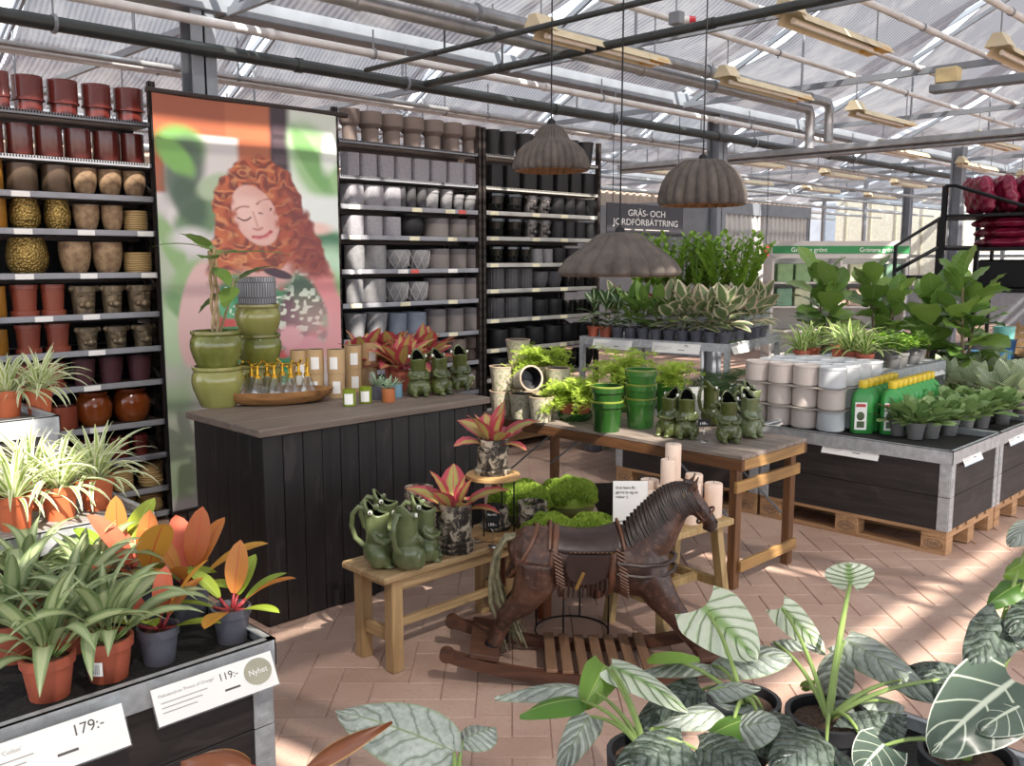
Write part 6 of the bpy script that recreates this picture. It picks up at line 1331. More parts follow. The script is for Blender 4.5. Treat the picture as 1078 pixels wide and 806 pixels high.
def collar_crate(name, label, x0, y0, x1, y1, zt, z0=0.144, boards=2, tray=True, rim=0.075, fill=None):
    c = thing(name, label, 'planter', (x0, y0, z0)); w, d = x1 - x0, y1 - y0; H = zt - z0 - rim; bh = H / boards
    for i in range(boards):
        a, b = i * bh, (i + 1) * bh - 0.003
        MB().box(0, 0, a, w, 0.02, b, 0.002).build('board', BLKP, c); MB().box(0, d - 0.02, a, w, d, b, 0.002).build('board', BLKP, c)
        MB().box(0, 0.02, a, 0.02, d - 0.02, b, 0.002).build('board', BLKPY, c); MB().box(w - 0.02, 0.02, a, w, d - 0.02, b, 0.002).build('board', BLKPY, c)
        for (x, y, dx, dy) in ((0, 0, 1, 1), (w, 0, -1, 1), (0, d, 1, -1), (w, d, -1, -1)): hinge(c, x, y, a + 0.001, b + 0.0, dx, dy)
    if tray:
        e = 0.012
        t_ = MB().box(-e, -e, H - 0.005, w + e, -e + 0.004, H + rim).box(-e, d + e - 0.004, H - 0.005, w + e, d + e, H + rim).box(-e, -e, H - 0.005, -e + 0.004, d + e, H + rim).box(w + e - 0.004, -e, H - 0.005, w + e, d + e, H + rim)
        t_.box(-e, -e, H + rim - 0.004, w + e, 0.012, H + rim).box(-e, d - 0.012, H + rim - 0.004, w + e, d + e, H + rim).box(-e, -e, H + rim - 0.004, 0.012, d + e, H + rim).box(w - 0.012, -e, H + rim - 0.004, w + e, d + e, H + rim)
        t_.build('zinc_rim', ZINC, c, smooth=False); MB().box(-0.008, -0.008, H - 0.004, w + 0.008, d + 0.008, H + rim - 0.042).build('tray_floor', fill or pm('black tray grit', '#1b1a1a', 0.9, 0, 0.5, 60, bump=0.6), c, smooth=False)
    return c
LZ = 0.62; FL = LZ - 0.042
collar_crate('planter_crate', 'black collar planter with zinc rim holding orange-leaved philodendrons', 0.08, 2.27, 1.27, 3.05, LZ, 0.0, 3)
GRIT = pm('pale wet grit', '#8c8783', 0.8, 0, 0.35, 50, bump=0.5)
collar_crate('planter_crate', 'zinc-rimmed planter with spider plants, middle step', 0.15, 3.2, 1.335, 3.98, 0.8, 0.0, 3, fill=GRIT)
collar_crate('planter_crate', 'zinc-rimmed planter with spider plants, top step', 0.12, 4.04, 1.305, 4.82, 1.05, 0.0, 4, fill=GRIT)
# philodendrons
def phil_lib(m, k=1.0): return [leaf_mesh('leaf', m, L * k, w_ * k, 'oval', el, dr, stalk=0.045, stalk_r=0.005, stalkm=LM_PINKST, fold=0.15, nseg=10, cols=6) for L, w_, el, dr in ((0.15, 0.065, 1.4, 0.1), (0.17, 0.075, 1.1, 0.5), (0.18, 0.06, 0.7, 0.7), (0.17, 0.06, 0.3, 0.5))]
PO, PRD, PLM = phil_lib(LM_ORANGE), phil_lib(LM_REDOR), phil_lib(LM_LIME, 0.8)
def phil(p, label, seed, s=1.0, leaves=None, potm=None):
    o = thing('philodendron', label, 'potted plant', p, 0, 'orange philodendrons', s); grow_pot(o, 0.058, 0.105, potm or ANTHRACITE)
    g = random.Random(seed)
    for i, (lib, k, az) in enumerate(leaves): put('leaf', lib[k], o, (0.01 * math.cos(az), 0.01 * math.sin(az), 0.092), (g.uniform(-0.15, 0.15), 0, az), g.uniform(0.9, 1.1))
C0 = math.radians(-44.8)      # picture right
LV = [[(PO, 0, 0.785), (PO, 2, C0), (PLM, 2, C0 + 0.5), (PLM, 1, C0 + 1.2), (PLM, 3, C0 - 0.5), (PLM, 3, C0 + 3.3), (PLM, 2, C0 + 2.6), (PO, 3, C0 - 1.6)],
      [(PO, 1, C0 + 0.3), (PRD, 2, C0 + 2.7), (PLM, 3, C0 - 0.1), (PLM, 3, C0 + 3.2), (PO, 2, C0 + 1.1), (PLM, 2, C0 - 1.3), (PRD, 0, 0.785)],
      [(PO, 0, 0.785), (PO, 1, C0 + 2.9), (PO, 2, C0 + 0.2), (PRD, 1, C0 + 2.2), (PLM, 3, C0 - 0.6), (PO, 1, C0 + 1.0), (PLM, 2, C0 - 2.1), (PO, 2, C0 - 1.5)],
      [(PRD, 1, C0 + 3.0), (PRD, 2, C0 + 2.4), (PO, 0, 0.785), (PO, 1, C0 - 1.0), (PRD, 2, C0 - 1.9), (PLM, 3, C0), (PO, 2, C0 + 0.8)]]
for k, (p, lb, s_) in enumerate((((1.202,2.391,0.578), 'orange philodendron in a dark pot at the planter corner beside the counter', 1.0), ((0.986,2.402,0.578), 'orange philodendron in a dark pot above the new-arrival price strip', 1.0), ((1.195,2.646,0.578), 'tall yellow orange philodendron behind the two front dark pots', 1.15), ((1.094,2.746,0.578), 'red orange philodendron near the strap-leaved plants', 1.25), ((1.082,2.924,0.578), 'red orange philodendron at the back of the planter', 1.3))):
    phil((p[0] + 0.03, p[1] + 0.03, FL + 0.001), lb, k, s_, LV[k % 4])
# strap-leaved plants in terracotta
strap = [leaf_mesh('leaf', LM_STRAP, L, w_, 'lance', el, dr, stalk=0.05, fold=0.25, nseg=10, wave=0.01) for L, w_, el, dr in ((0.23, 0.042, 1.35, 0.9), (0.27, 0.046, 1.2, 1.6), (0.29, 0.048, 1.0, 1.9), (0.28, 0.048, 0.8, 2.0), (0.25, 0.044, 0.65, 1.4))]
for k, (p, lb) in enumerate((((0.696,2.404,0.578), 'strap-leaved plant in a terracotta pot above the 179 price strip'), ((0.847,2.403,0.578), 'strap-leaved plant in a terracotta pot with a barcode label'), ((0.843,2.656,0.578), 'strap-leaved plant in the second row of the black planter'), ((0.704,2.707,0.578), 'strap-leaved plant at the far end of the black planter'), ((0.835,3.003,0.578), 'strap-leaved plant in the third row of the black planter'), ((0.958,2.829,0.578), 'strap-leaved plant beside the red orange philodendron'))):
    o = thing('strap_leaf_plant', lb, 'potted plant', (p[0] + 0.03, p[1] + 0.03, FL + 0.001), 0, 'strap-leaved plants in terracotta'); grow_pot(o, 0.068, 0.115, TERRACOTTA); add_leaves(o, strap, 22, 0.1, 0.022, (0.75, 1.05), 40 + k)
    if k == 1:
        a0 = math.radians(222); mb = MB(); mb.sheet([[(0.0625 * math.cos(a0 + a), 0.0625 * math.sin(a0 + a), z_) for a in np.linspace(-0.35, 0.25, 6)] for z_ in (0.03, 0.068)]); lb_ = mb.build('barcode_label', PAPER, o)
        for q in range(5): a = a0 - 0.22 + 0.08 * q; MB().bar((0.0632 * math.cos(a), 0.0632 * math.sin(a), 0.036), (0.0632 * math.cos(a), 0.0632 * math.sin(a), 0.062), 0.002, 0.0005).build('barcode_bar', BLACK_IRON, lb_, smooth=False)
# spider plants
spid = [leaf_mesh('leaf', LM_SPIDER, L, w_, 'strap', el, dr, fold=0.3, nseg=9, cols=4) for L, w_, el, dr in ((0.2, 0.022, 1.4, 0.5), (0.25, 0.022, 1.2, 1.3), (0.27, 0.022, 0.95, 1.6), (0.25, 0.021, 0.7, 1.8), (0.2, 0.02, 0.4, 1.7))]
for k, (p, lb, z, s_) in enumerate((((1.236,3.49,0.758), 'spider plant in a terracotta pot nearest the corner of the middle zinc planter', 0.759, 1.0), ((1.086,3.444,0.758), 'spider plant in a terracotta pot second along the middle zinc planter', 0.759, 1.0), ((0.928,3.421,0.758), 'spider plant in a terracotta pot third along the middle zinc planter', 0.759, 1.0), ((1.063,3.662,0.758), 'spider plant in the back row of the middle zinc planter', 0.759, 1.0),
        ((1.324,4.367,1.008), 'spider plant in a terracotta pot at the corner of the top zinc planter', 1.009, 0.95), ((1.201,4.384,1.008), 'spider plant further along the top zinc planter', 1.009, 0.95))):
    o = thing('spider_plant', lb, 'potted plant', (p[0] + 0.03, p[1] + 0.03, z), 0, 'spider plants in terracotta', s_); grow_pot(o, 0.066, 0.125, pm('bright terracotta plastic', '#c4663f', 0.5, 0, 0.1, 7)); add_leaves(o, spid, 46, 0.11, 0.03, (0.85, 1.25), 60 + k)
# price strips on the rim
def strip(name, label, p0, L, H_, tilt, rotz, title, price, badge=None, lines=3):
    o = thing(name, label, 'price sign', p0, (tilt, 0, rotz))
    MB().box(0, 0, 0, L, 0.002, H_).build('card', PAPER, o, smooth=False); c_ = o.children[0]
    MB().box(-0.004, 0.0025, -0.004, L + 0.004, 0.004, H_ + 0.02).build('clear_holder', GLASS, o, smooth=False)
    rx = (math.pi / 2, 0, 0)
    if title: write('lettering', title, H_ * 0.125, PALE_INK, c_, (L * 0.04, -0.0004, H_ * 0.72), rx)
    if price: write('lettering', price, H_ * (0.3 if badge else 0.36), INK, c_, (L * (0.52 if badge else 0.66), -0.0004, H_ * 0.62), rx)
    for k in range(lines): MB().box(L * 0.05, -0.0006, H_ * (0.55 - 0.13 * k), L * (0.42 - 0.05 * k), -0.0002, H_ * (0.58 - 0.13 * k)).build('small_print', PALE_INK, c_, smooth=False)
    MB().box(L * 0.55, -0.0006, H_ * 0.3, L * 0.68, -0.0002, H_ * 0.36).build('small_print', INK, c_, smooth=False)
    if badge:
        b = MB().lathe([(H_ * 0.38, 0), (H_ * 0.38, 0.001)], 24, cap1=True, sx=1.15).build('badge', pm('khaki badge', '#a3a08c', 0.6), c_, (L * 0.85, -0.0006, H_ * 0.55), (math.pi / 2, 0, 0)); write('lettering', badge, H_ * 0.24, PAPER, c_, (L * 0.85, -0.0024, H_ * 0.48), rx, 'CENTER')
    return o
strip('price_strip', 'white price strip 119 with khaki badge clipped to the black planter', (0.905, 2.19, 0.515), 0.345, 0.095, math.radians(-28), 0, "Philodendron 'Prince of Orange'", '119:-', 'Nyhet')
strip('price_strip', 'white price strip 179 clipped to the black planter', (0.46, 2.185, 0.5), 0.37, 0.105, math.radians(-28), 0, "Homalomena 'Cutlass'", '179:-')

# ------------------------------------------------------------------ pallets and collar planters at the right
PALW = wood('raw pallet pine', '#8f6a4a', '#b8906a', 0.7, 1, 2.0); PALX = wood('raw pallet pine across', '#8f6a4a', '#b8906a', 0.7, 0, 2.0)
def pallet(label, x0, y0, stamp=True):
    """1.2 long in y, 0.8 in x"""
    p = thing('wooden_pallet', label, 'pallet', (x0, y0, 0), 0, 'wooden pallets')
    for k, x in enumerate((0, 0.35, 0.7)):
        MB().box(x, 0, 0, x + 0.1, 1.2, 0.022, 0.002).build('bottom_board', PALW, p)
        for q, y in enumerate((0, 0.5275, 1.055)):
            b = MB().box(x, y, 0.022, x + 0.1, y + 0.145, 0.1, 0.002).build('block', PALX, p)
            if stamp and k == 0:
                o = MB().tube([(x - 0.0005, y + 0.0725 + 0.05 * math.cos(a), 0.061 + 0.026 * math.sin(a)) for a in np.linspace(0, 6.0, 24)], 0.0016, 4, closed=True).build('stamp_ring', INK, b); write('lettering', 'EPAL', 0.034, INK, b, (x - 0.0008, y + 0.0725, 0.05), (math.pi / 2, 0, -math.pi / 2), 'CENTER')
    for y in (0, 0.5275, 1.055): MB().box(0, y, 0.1, 0.8, y + 0.145, 0.122, 0.002).build('stringer_board', PALX, p)
    for k, (x, w) in enumerate(((0, 0.145), (0.1875, 0.1), (0.3275, 0.145), (0.5125, 0.1), (0.655, 0.145))): MB().box(x, 0, 0.122, x + w, 1.2, 0.144, 0.002).build('deck_board', PALW, p)
    return p
CR = [(5.36, 1.845, 'under the planter with white pots and green bottles'), (6.18, 1.845, 'under the planter with pinstriped plants'), (5.36, 3.07, 'under the planter behind the work table'), (6.18, 3.07, 'under the planter beside the ficus bench')]
for x, y, d in CR: pallet('raw pine pallet stamped EPAL ' + d, x, y, x < 6)
RZ_ = 0.62; RF = RZ_ - 0.042
for (x, y, d), lb in zip(CR, ('black collar planter with zinc rim holding white pots and green bottles', 'black collar planter holding pinstriped philodendrons', 'black collar planter behind the work table legs', 'black collar planter between the ficus bench and striped plants')):
    collar_crate('planter_crate', lb, x, y, x + 0.8, y + 1.2, RZ_)
# white lidded pots stacked three high
WPOT = [pm('warm white glaze', '#cfc3bb', 0.35, 0, 0.05, 4), pm('cool white glaze', '#c9cbcd', 0.35, 0, 0.05, 4)]
wp_me = [MB().lathe([(0.074, 0), (0.076, 0.008), (0.089, 0.009), (0.089, 0.118), (0.085, 0.119), (0.085, 0.123), (0.0905, 0.124), (0.0905, 0.137), (0.084, 0.14), (0.081, 0.132), (0.001, 0.131)], 32).mesh('white_pot', m, True, 35) for m in WPOT]
wx, wy = 5.68, 2.73
for tier in range(3):
    for i in range(4):
        for j in range(4):
            if tier < 2 and i > 0 and j > 0: continue
            x, y = wx + i * 0.182 + rnd.uniform(-.002, .002), wy + j * 0.182
            o = put('white_pot', wp_me[1 if (i > 0 or (j == 0 and tier != 1)) else 0], None, (x, y, RF + 0.001 + tier * 0.1425), rnd.uniform(0, 6))
            tag(o, 'white glazed pot in the %s tier of the stacked block on the planter' % ('bottom', 'middle', 'top')[tier], 'pot', 'white pots, %s tier' % ('bottom', 'middle', 'top')[tier])
CARD = pm('grey card sheet', '#a89f98', 0.8)
for k in range(2):
    o = tag(MB().box(wx - 0.105, wy - 0.105, 0, wx + 0.66, wy + 0.66, 0.002).build('card_sheet', CARD, None, (0, 0, RF + 0.001 + (k + 1) * 0.1425 - 0.0023), smooth=False), 'thin card sheet under the %s tier of white pots' % ('middle', 'top')[k], 'card', 'card sheets between the tiers')
# bottles of plant food
BGRN = pm('green bottle plastic', '#3c9447', 0.3, 0, 0.08, 6); BYEL = pm('yellow cap plastic', '#e0c02a', 0.35, 0, 0.06, 6); BRED = pm('label red', '#c8403a', 0.5); BDK = pm('label dark print', '#4b5a3a', 0.5)
bb = MB()
for i, (w_, d_, z) in enumerate(((0.045, 0.027, 0), (0.05, 0.03, 0.004), (0.05, 0.03, 0.15), (0.047, 0.028, 0.175), (0.034, 0.024, 0.2), (0.018, 0.018, 0.212), (0.016, 0.016, 0.222))):
    bb.v += [(w_ * (abs(math.cos(a)) ** 0.45) * (1 if math.cos(a) > 0 else -1), d_ * (abs(math.sin(a)) ** 0.45) * (1 if math.sin(a) > 0 else -1), z) for a in np.linspace(0, 2 * math.pi, 20, endpoint=False)]
for i in range(6):
    for k in range(20): bb.face((i * 20 + k, i * 20 + (k + 1) % 20, (i + 1) * 20 + (k + 1) % 20, (i + 1) * 20 + k))
bb.face(list(range(20))[::-1])
b_me = bb.mesh('bottle_body', BGRN, True, 50); cap_me = MB().lathe([(0.02, 0.215), (0.021, 0.218), (0.021, 0.245), (0.018, 0.25), (0.001, 0.25)], 16, fn=lambda a, r, z, i: r * (1 + 0.03 * math.cos(12 * a))).mesh('cap', BYEL)
h_me = MB().tube([(0.046, 0, 0.165), (0.03, -0.001, 0.14), (0.028, -0.001, 0.1), (0.047, 0, 0.08)], 0.0095, 8, flat=1.0).mesh('grip', pm('green grip', '#2a8a36', 0.3))
lab_me = MB().box(-0.04, -0.0325, 0.02, 0.014, -0.0305, 0.15).mesh('label', PAPER, False); r_me = MB().box(-0.036, -0.0334, 0.128, 0.008, -0.0326, 0.142).mesh('label_title', BRED, False); pr_me = MB().sphere((-0.014, -0.0325, 0.085), 0.018, 10, 6, 1, 0.08, 1.2).box(-0.03, -0.0334, 0.03, 0.004, -0.0326, 0.06).mesh('label_print', BDK, False)
fa, fb_ = (5.696,2.531,0.578), (5.799,2.383,0.578)
for row, (p, n_) in enumerate(((fa, 7), (fb_, 9))):
    for k in range(n_):
        o = thing('plant_food_bottle', 'green plant food bottle with yellow cap in the row %s' % ('nearer the white pots' if row == 0 else 'nearer the small-leaved pots'), 'bottle', (p[0] + 0.05 + k * 0.088, p[1] + 0.02 + 0.004 * k, RF + 0.001), math.radians(-52), 'green plant food bottles', 1.38)
        for nm, me_ in (('bottle_body', b_me), ('cap', cap_me), ('grip', h_me)): put(nm, me_, o)
        if k < 2: l_ = put('label', lab_me, o); put('label_title', r_me, l_); put('label_print', pr_me, l_)
# small-leaved plants at the rim
GPOT = pm('grey nursery plastic', '#6f6d6c', 0.6, 0, 0.1, 8)
pep = [leaf_mesh('leaf', LM_PEP, 0.055, 0.045, 'oval', el, dr, stalk=0.035, stalk_r=0.0025, fold=0.1, nseg=6) for el, dr in ((1.2, 0.4), (0.9, 0.7), (0.55, 0.6), (0.15, 0.4))]
for k, p in enumerate(((5.792,2.301,0.578), (5.847,2.116,0.578), (6.232,2.044,0.578), (6.45,2.016,0.578), (6.202,2.36,0.578), (6.402,2.211,0.578), (6.547,2.377,0.578), (6.682,2.19,0.578), (6.773,2.047,0.578), (5.744,2.175,0.578), (6.024,2.07,0.578), (6.701,1.964,0.578))):
    o = thing('small_leaved_plant', 'bushy small-leaved plant in a grey nursery pot along the zinc rim', 'potted plant', (p[0] + 0.05, p[1] + 0.05, RF + 0.001), k, 'small-leaved plants at the rim', 1.25); grow_pot(o, 0.05, 0.085, GPOT); add_leaves(o, pep, 34, 0.085, 0.04, (1.1, 1.6), 80 + k)
bir = [leaf_mesh('leaf', LM_BIRKIN, 0.13, 0.075, 'ovate', el, dr, stalk=0.05, fold=0.15, nseg=7) for el, dr in ((1.3, 0.3), (1.0, 0.6), (0.6, 0.6), (0.25, 0.5))]
for k, p in enumerate(((7.321,2.489,0.578), (7.38,2.304,0.578), (7.187,2.074,0.578), (7.795,2.215,0.578), (7.335,2.672,0.578), (7.944,2.558,0.578), (8.197,2.456,0.578), (7.86,2.715,0.578), (7.162,1.93,0.578))):
    o = thing('pinstripe_philodendron', 'philodendron with white pinstriped leaves in a grey pot in the planter', 'potted plant', (p[0] + 0.1, p[1] + 0.1, RF + 0.001), k, 'pinstriped philodendrons', 1.15); grow_pot(o, 0.06, 0.1, GPOT); add_leaves(o, bir, 17, 0.095, 0.03, (1.1, 1.5), 90 + k)
# raised zinc tray with striped plants
def zinc_bench(label, x0, y0, x1, y1, z, rot=0.0, legs_to=0.0, rim=0.07):
    o = thing('zinc_bench', label, 'display bench', (x0, y0, legs_to), rot); w, d = x1 - x0, y1 - y0; h = z - legs_to
    m = MB().box(0, 0, h - rim, w, 0.004, h).box(0, d - 0.004, h - rim, w, d, h).box(0, 0, h - rim, 0.004, d, h).box(w - 0.004, 0, h - rim, w, d, h).box(0.004, 0.004, h - 0.02, w - 0.004, d - 0.004, h - 0.012)
    m.build('tray', ZINC, o, smooth=False)
    for x in (0.0, w - 0.045):
        for y in (0.0, d - 0.045): MB().box(x, y, 0, x + 0.045, y + 0.004, h - rim).box(x, y, 0, x + 0.004, y + 0.045, h - rim).build('leg', ZINC, o, smooth=False)
    return o
zinc_bench('zinc tray on legs holding striped and tiny-leaved plants', 6.22, 2.6, 7.3, 3.5, 0.93, 0, RF)
spd = [leaf_mesh('leaf', LM_SPIDERD, L, 0.032, 'strap', el, dr, fold=0.3, nseg=8) for L, el, dr in ((0.25, 1.35, 0.7), (0.32, 1.1, 1.4), (0.34, 0.8, 1.5), (0.3, 0.5, 1.4))]
for k, (x, y) in enumerate(((6.34, 3.3), (6.5, 3.0), (6.6, 3.35), (6.75, 3.1), (6.95, 3.3), (6.42, 2.85))):
    o = thing('striped_plant', 'yellow striped arching plant in a terracotta pot on the raised zinc tray', 'potted plant', (x, y, 0.919), k, 'yellow striped plants'); grow_pot(o, 0.065, 0.11, TERRACOTTA); add_leaves(o, spd, 22, 0.1, 0.02, (0.8, 1.1), 110 + k)
tiny = []
for sd in range(2):
    g = random.Random(sd + 5); mb = MB()
    for i in range(230):
        a = g.uniform(0, 6.283); q = math.sqrt(g.random()); p = (0.1 * q * math.cos(a), 0.1 * q * math.sin(a), 0.1 + 0.12 * (1 - 0.5 * q * q) * g.uniform(0.6, 1.1))
        leaf_into(mb, p, g.uniform(0, 6.283), leaf_rows(0.035, 0.026, 'oval', g.uniform(0, 0.9), 0.4, 3, 2, 0.1))
    tiny.append(mb.mesh('foliage', LM_ZZ, True, None))
for k, (x, y) in enumerate(((6.6, 2.72), (6.78, 2.74), (6.96, 2.72), (7.14, 2.76), (6.85, 2.92), (7.05, 2.95))):
    o = thing('tiny_leaved_plant', 'bright green tiny-leaved plant on the raised zinc tray', 'potted plant', (x, y, 0.919), k, 'bright green tiny-leaved plants'); grow_pot(o, 0.06, 0.1, GPOT); put('foliage', tiny[k % 2], o)['kind'] = 'stuff'
# price cards at the right
strip('price_strip', 'white price strip on the zinc rim below the green bottles', (5.34, 2.62, 0.5), 0.36, 0.08, math.radians(-22), math.radians(-90), '', '119:-')
strip('price_strip', 'cream price card on the planter end below the small-leaved plants', (5.5, 1.815, 0.515), 0.3, 0.085, math.radians(-25), 0, '', '')
strip('price_strip', 'white price card at the corner of the next planter', (6.3, 1.815, 0.52), 0.3, 0.09, math.radians(-25), 0, '', '')
strip('price_strip', 'small price card on the raised zinc tray with tiny-leaved plants', (7.0, 2.585, 0.83), 0.26, 0.085, math.radians(-30), 0, '', '')

# ------------------------------------------------------------------ ficus bench
FB = zinc_bench('long zinc bench of variegated ficus and hoya pots', 6.62, 4.1, 7.9, 5.55, 1.0, math.radians(10))
MB().box(0.6, 0.1, 0.989, 1.25, 1.4, 1.24).build('raised_step', ZINC, FB, smooth=False)
Mf = Matrix.Translation((6.62, 4.1, 0)) @ Matrix.Rotation(math.radians(10), 4, 'Z')
strip('price_strip', 'white price strip on the ficus bench below the hoya pots', tuple(Mf @ Vector((-0.03, 1.3, 0.9))), 0.4, 0.09, math.radians(-20), math.radians(-80), '', '')
strip('price_strip', 'white price strip on the ficus bench below the cream ficus', tuple(Mf @ Vector((-0.03, 0.7, 0.9))), 0.45, 0.09, math.radians(-20), math.radians(-80), '', '79:-')
strip('price_strip', 'white price card at the corner of the ficus bench above the white pots', tuple(Mf @ Vector((0.05, -0.03, 0.91))), 0.35, 0.1, math.radians(-25), math.radians(10), '', '')
tin = [leaf_mesh('leaf', LM_TINEKE, L, w_, 'ovate', el, dr, stalk=0.03, fold=0.2, nseg=7) for L, w_, el, dr in ((0.15, 0.085, 1.3, 0.2), (0.17, 0.1, 0.95, 0.6), (0.17, 0.1, 0.5, 0.6), (0.15, 0.09, 0.1, 0.4))]
hoy = [leaf_mesh('leaf', LM_HOYA, L, w_, 'oval', el, dr, stalk=0.03, fold=0.2, nseg=6) for L, w_, el, dr in ((0.1, 0.055, 1.2, 0.4), (0.11, 0.06, 0.8, 0.6), (0.11, 0.06, 0.3, 0.6), (0.1, 0.055, -0.1, 0.4))]
drk = [leaf_mesh('leaf', LM_FIDDLE, L, w_, 'ovate', el, dr, stalk=0.03, fold=0.2, nseg=6) for L, w_, el, dr in ((0.16, 0.075, 1.25, 0.2), (0.18, 0.08, 0.9, 0.5), (0.17, 0.08, 0.5, 0.5), (0.15, 0.075, 0.1, 0.4))]
def stemmed(name, label, p, lib, seed, group, n=14, potm=ANTHRACITE, h0=0.13, h1=0.32, r=0.062, ph=0.1, s=(1.05, 1.4)):
    o = thing(name, label, 'potted plant', p, 0, group); grow_pot(o, r, ph, potm); g = random.Random(seed)
    MB().tube([(0, 0, ph * 0.8), (0.01, 0.005, (ph + h1) / 2), (0, 0.01, h1)], [0.006, 0.005, 0.004], 6).build('stem', STEM_BR, o)
    for i in range(n):
        q = i / (n - 1); az = i * 2.4 + g.uniform(-.3, .3); put('leaf', lib[min(3, int((1 - q) * 4))], o, (0, 0, h0 + (h1 - h0) * q), (g.uniform(-.35, .35), g.uniform(-.3, .3), az), g.uniform(*s))
    return o
fz = 0.989
for k in range(11):
    y = 1.36 - k * 0.128; p = Mf @ Vector((0.1, y, 0)); lib, nm, lb, gp = (hoy, 'potted_hoya', 'cream-marked hoya in a terracotta pot on the ficus bench', 'hoyas on the bench') if k < 3 else ((drk, 'potted_ficus', 'dark green ficus in an anthracite pot on the bench', 'dark ficus on the bench') if k < 6 else (tin, 'variegated_ficus', 'cream-margined ficus in an anthracite pot on the bench', 'cream ficus on the bench'))
    stemmed(nm, lb, (p.x, p.y, fz), lib, 130 + k, gp, 14, TERRACOTTA if k < 2 else ANTHRACITE)
for k in range(5):
    p = Mf @ Vector((0.26 + 0.19 * k, 0.1, 0)); stemmed('variegated_ficus', 'cream-margined ficus in an anthracite pot along the short side of the bench', (p.x, p.y, fz), tin, 150 + k, 'cream ficus along the short side', 14)
for k in range(5):
    p = Mf @ Vector((0.3, 1.25 - k * 0.24, 0)); stemmed('variegated_ficus', 'cream-margined ficus in the second row of the bench', (p.x, p.y, fz), tin, 170 + k, 'cream ficus, second row', 12, h1=0.32)
# zz plants: upright pinnate stalks
def zz_mesh(seed):
    g = random.Random(seed); mb = MB()
    for s_ in range(9):
        az = g.uniform(0, 6.283); ln = g.uniform(0.04, 0.22); H = g.uniform(0.42, 0.6); pts = [Vector((ln * math.cos(az) * q ** 1.4, ln * math.sin(az) * q ** 1.4, 0.1 + H * q)) for q in np.linspace(0, 1, 7)]
        mb.tube(pts, [0.009, 0.008, 0.007, 0.006, 0.005, 0.004, 0.002], 5)
        for i in range(14):
            q = 0.18 + 0.8 * i / 13; p = Vector((ln * math.cos(az) * q ** 1.4, ln * math.sin(az) * q ** 1.4, 0.1 + H * q)); sd = az + (1.3 if i % 2 else -1.3) + g.uniform(-.3, .3)
            leaf_into(mb, p, sd, leaf_rows(0.105 * (1.15 - 0.5 * q), 0.042, 'lance', 0.75 + g.uniform(-.2, .2), 0.3, 4, 2, 0.25))
    return mb.mesh('foliage', LM_ZZ, True, None)
ZZ = [zz_mesh(1), zz_mesh(2), zz_mesh(3)]
k = 0
for i in range(6):
    for j in range(2):
        p = Mf @ Vector((0.74 + 0.24 * j, 1.25 - 0.205 * i, 0)); o = thing('zz_plant', 'upright glossy zz plant in a terracotta pot on the raised step of the bench', 'potted plant', (p.x, p.y, 1.241), k * 1.1, 'zz plants on the raised step'); grow_pot(o, 0.09, 0.12, TERRACOTTA); put('foliage', ZZ[k % 3], o)['kind'] = 'stuff'; k += 1
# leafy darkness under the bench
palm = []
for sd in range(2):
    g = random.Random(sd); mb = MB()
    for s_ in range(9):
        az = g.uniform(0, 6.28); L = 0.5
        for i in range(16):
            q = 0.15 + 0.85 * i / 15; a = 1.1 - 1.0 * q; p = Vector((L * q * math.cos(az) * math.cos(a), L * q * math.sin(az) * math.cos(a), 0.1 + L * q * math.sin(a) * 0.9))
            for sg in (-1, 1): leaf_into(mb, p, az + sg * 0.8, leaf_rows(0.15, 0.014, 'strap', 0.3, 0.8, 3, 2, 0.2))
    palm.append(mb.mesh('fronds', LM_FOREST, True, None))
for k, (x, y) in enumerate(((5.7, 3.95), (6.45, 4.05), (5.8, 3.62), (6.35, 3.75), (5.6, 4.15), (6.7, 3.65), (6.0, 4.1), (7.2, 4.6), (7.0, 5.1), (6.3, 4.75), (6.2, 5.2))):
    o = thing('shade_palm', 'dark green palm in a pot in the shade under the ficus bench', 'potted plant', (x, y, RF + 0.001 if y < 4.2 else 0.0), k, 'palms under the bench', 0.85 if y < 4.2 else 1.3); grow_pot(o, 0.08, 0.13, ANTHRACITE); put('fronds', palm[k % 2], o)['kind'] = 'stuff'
# fiddle leaf figs
fid = [leaf_mesh('leaf', LM_FIDDLE, L, w_, 'obov', el, dr, stalk=0.04, fold=0.12, nseg=9, cols=6, wave=0.035) for L, w_, el, dr in ((0.3, 0.2, 1.15, 0.4), (0.36, 0.26, 0.8, 0.8), (0.38, 0.25, 0.45, 0.9), (0.34, 0.24, 0.1, 0.9))]
def fiddle(p, label, seed, h, n, s=1.0, spread=0.1):
    o = thing('fiddle_leaf_fig', label, 'potted plant', p, 0, 'fiddle leaf figs', s); grow_pot(o, 0.13, 0.24, ANTHRACITE); g = random.Random(seed)
    for k in range(2):
        hk = h * (1.0 - 0.18 * k); x1, y1 = 0.12 * math.cos(seed + 3.1 * k), 0.12 * math.sin(seed + 3.1 * k)
        MB().tube([(0, 0, 0.18), (x1 * 0.5, y1 * 0.5, hk * 0.5), (x1, y1, hk * 0.95)], [0.016, 0.013, 0.008], 8).build('trunk', STEM_BR, o)
        for i in range(n // 2):
            q = i / (n // 2 - 1); az = i * 2.4 + k * 1.2 + g.uniform(-.4, .4); f = 0.22 + 0.75 * q
            put('leaf', fid[min(3, int((1 - q) * 4))], o, (x1 * f, y1 * f, hk * f), (g.uniform(-.45, .45), g.uniform(-.2, .2), az), g.uniform(0.8, 1.1))
fiddle((8.2, 4.05, 0.6), 'fiddle leaf fig beside the green-bannered shelves', 1, 0.95, 40, 1.0)
fiddle((8.75, 3.75, 0.6), 'fiddle leaf fig behind the yellow striped plants', 2, 0.9, 38, 1.0)
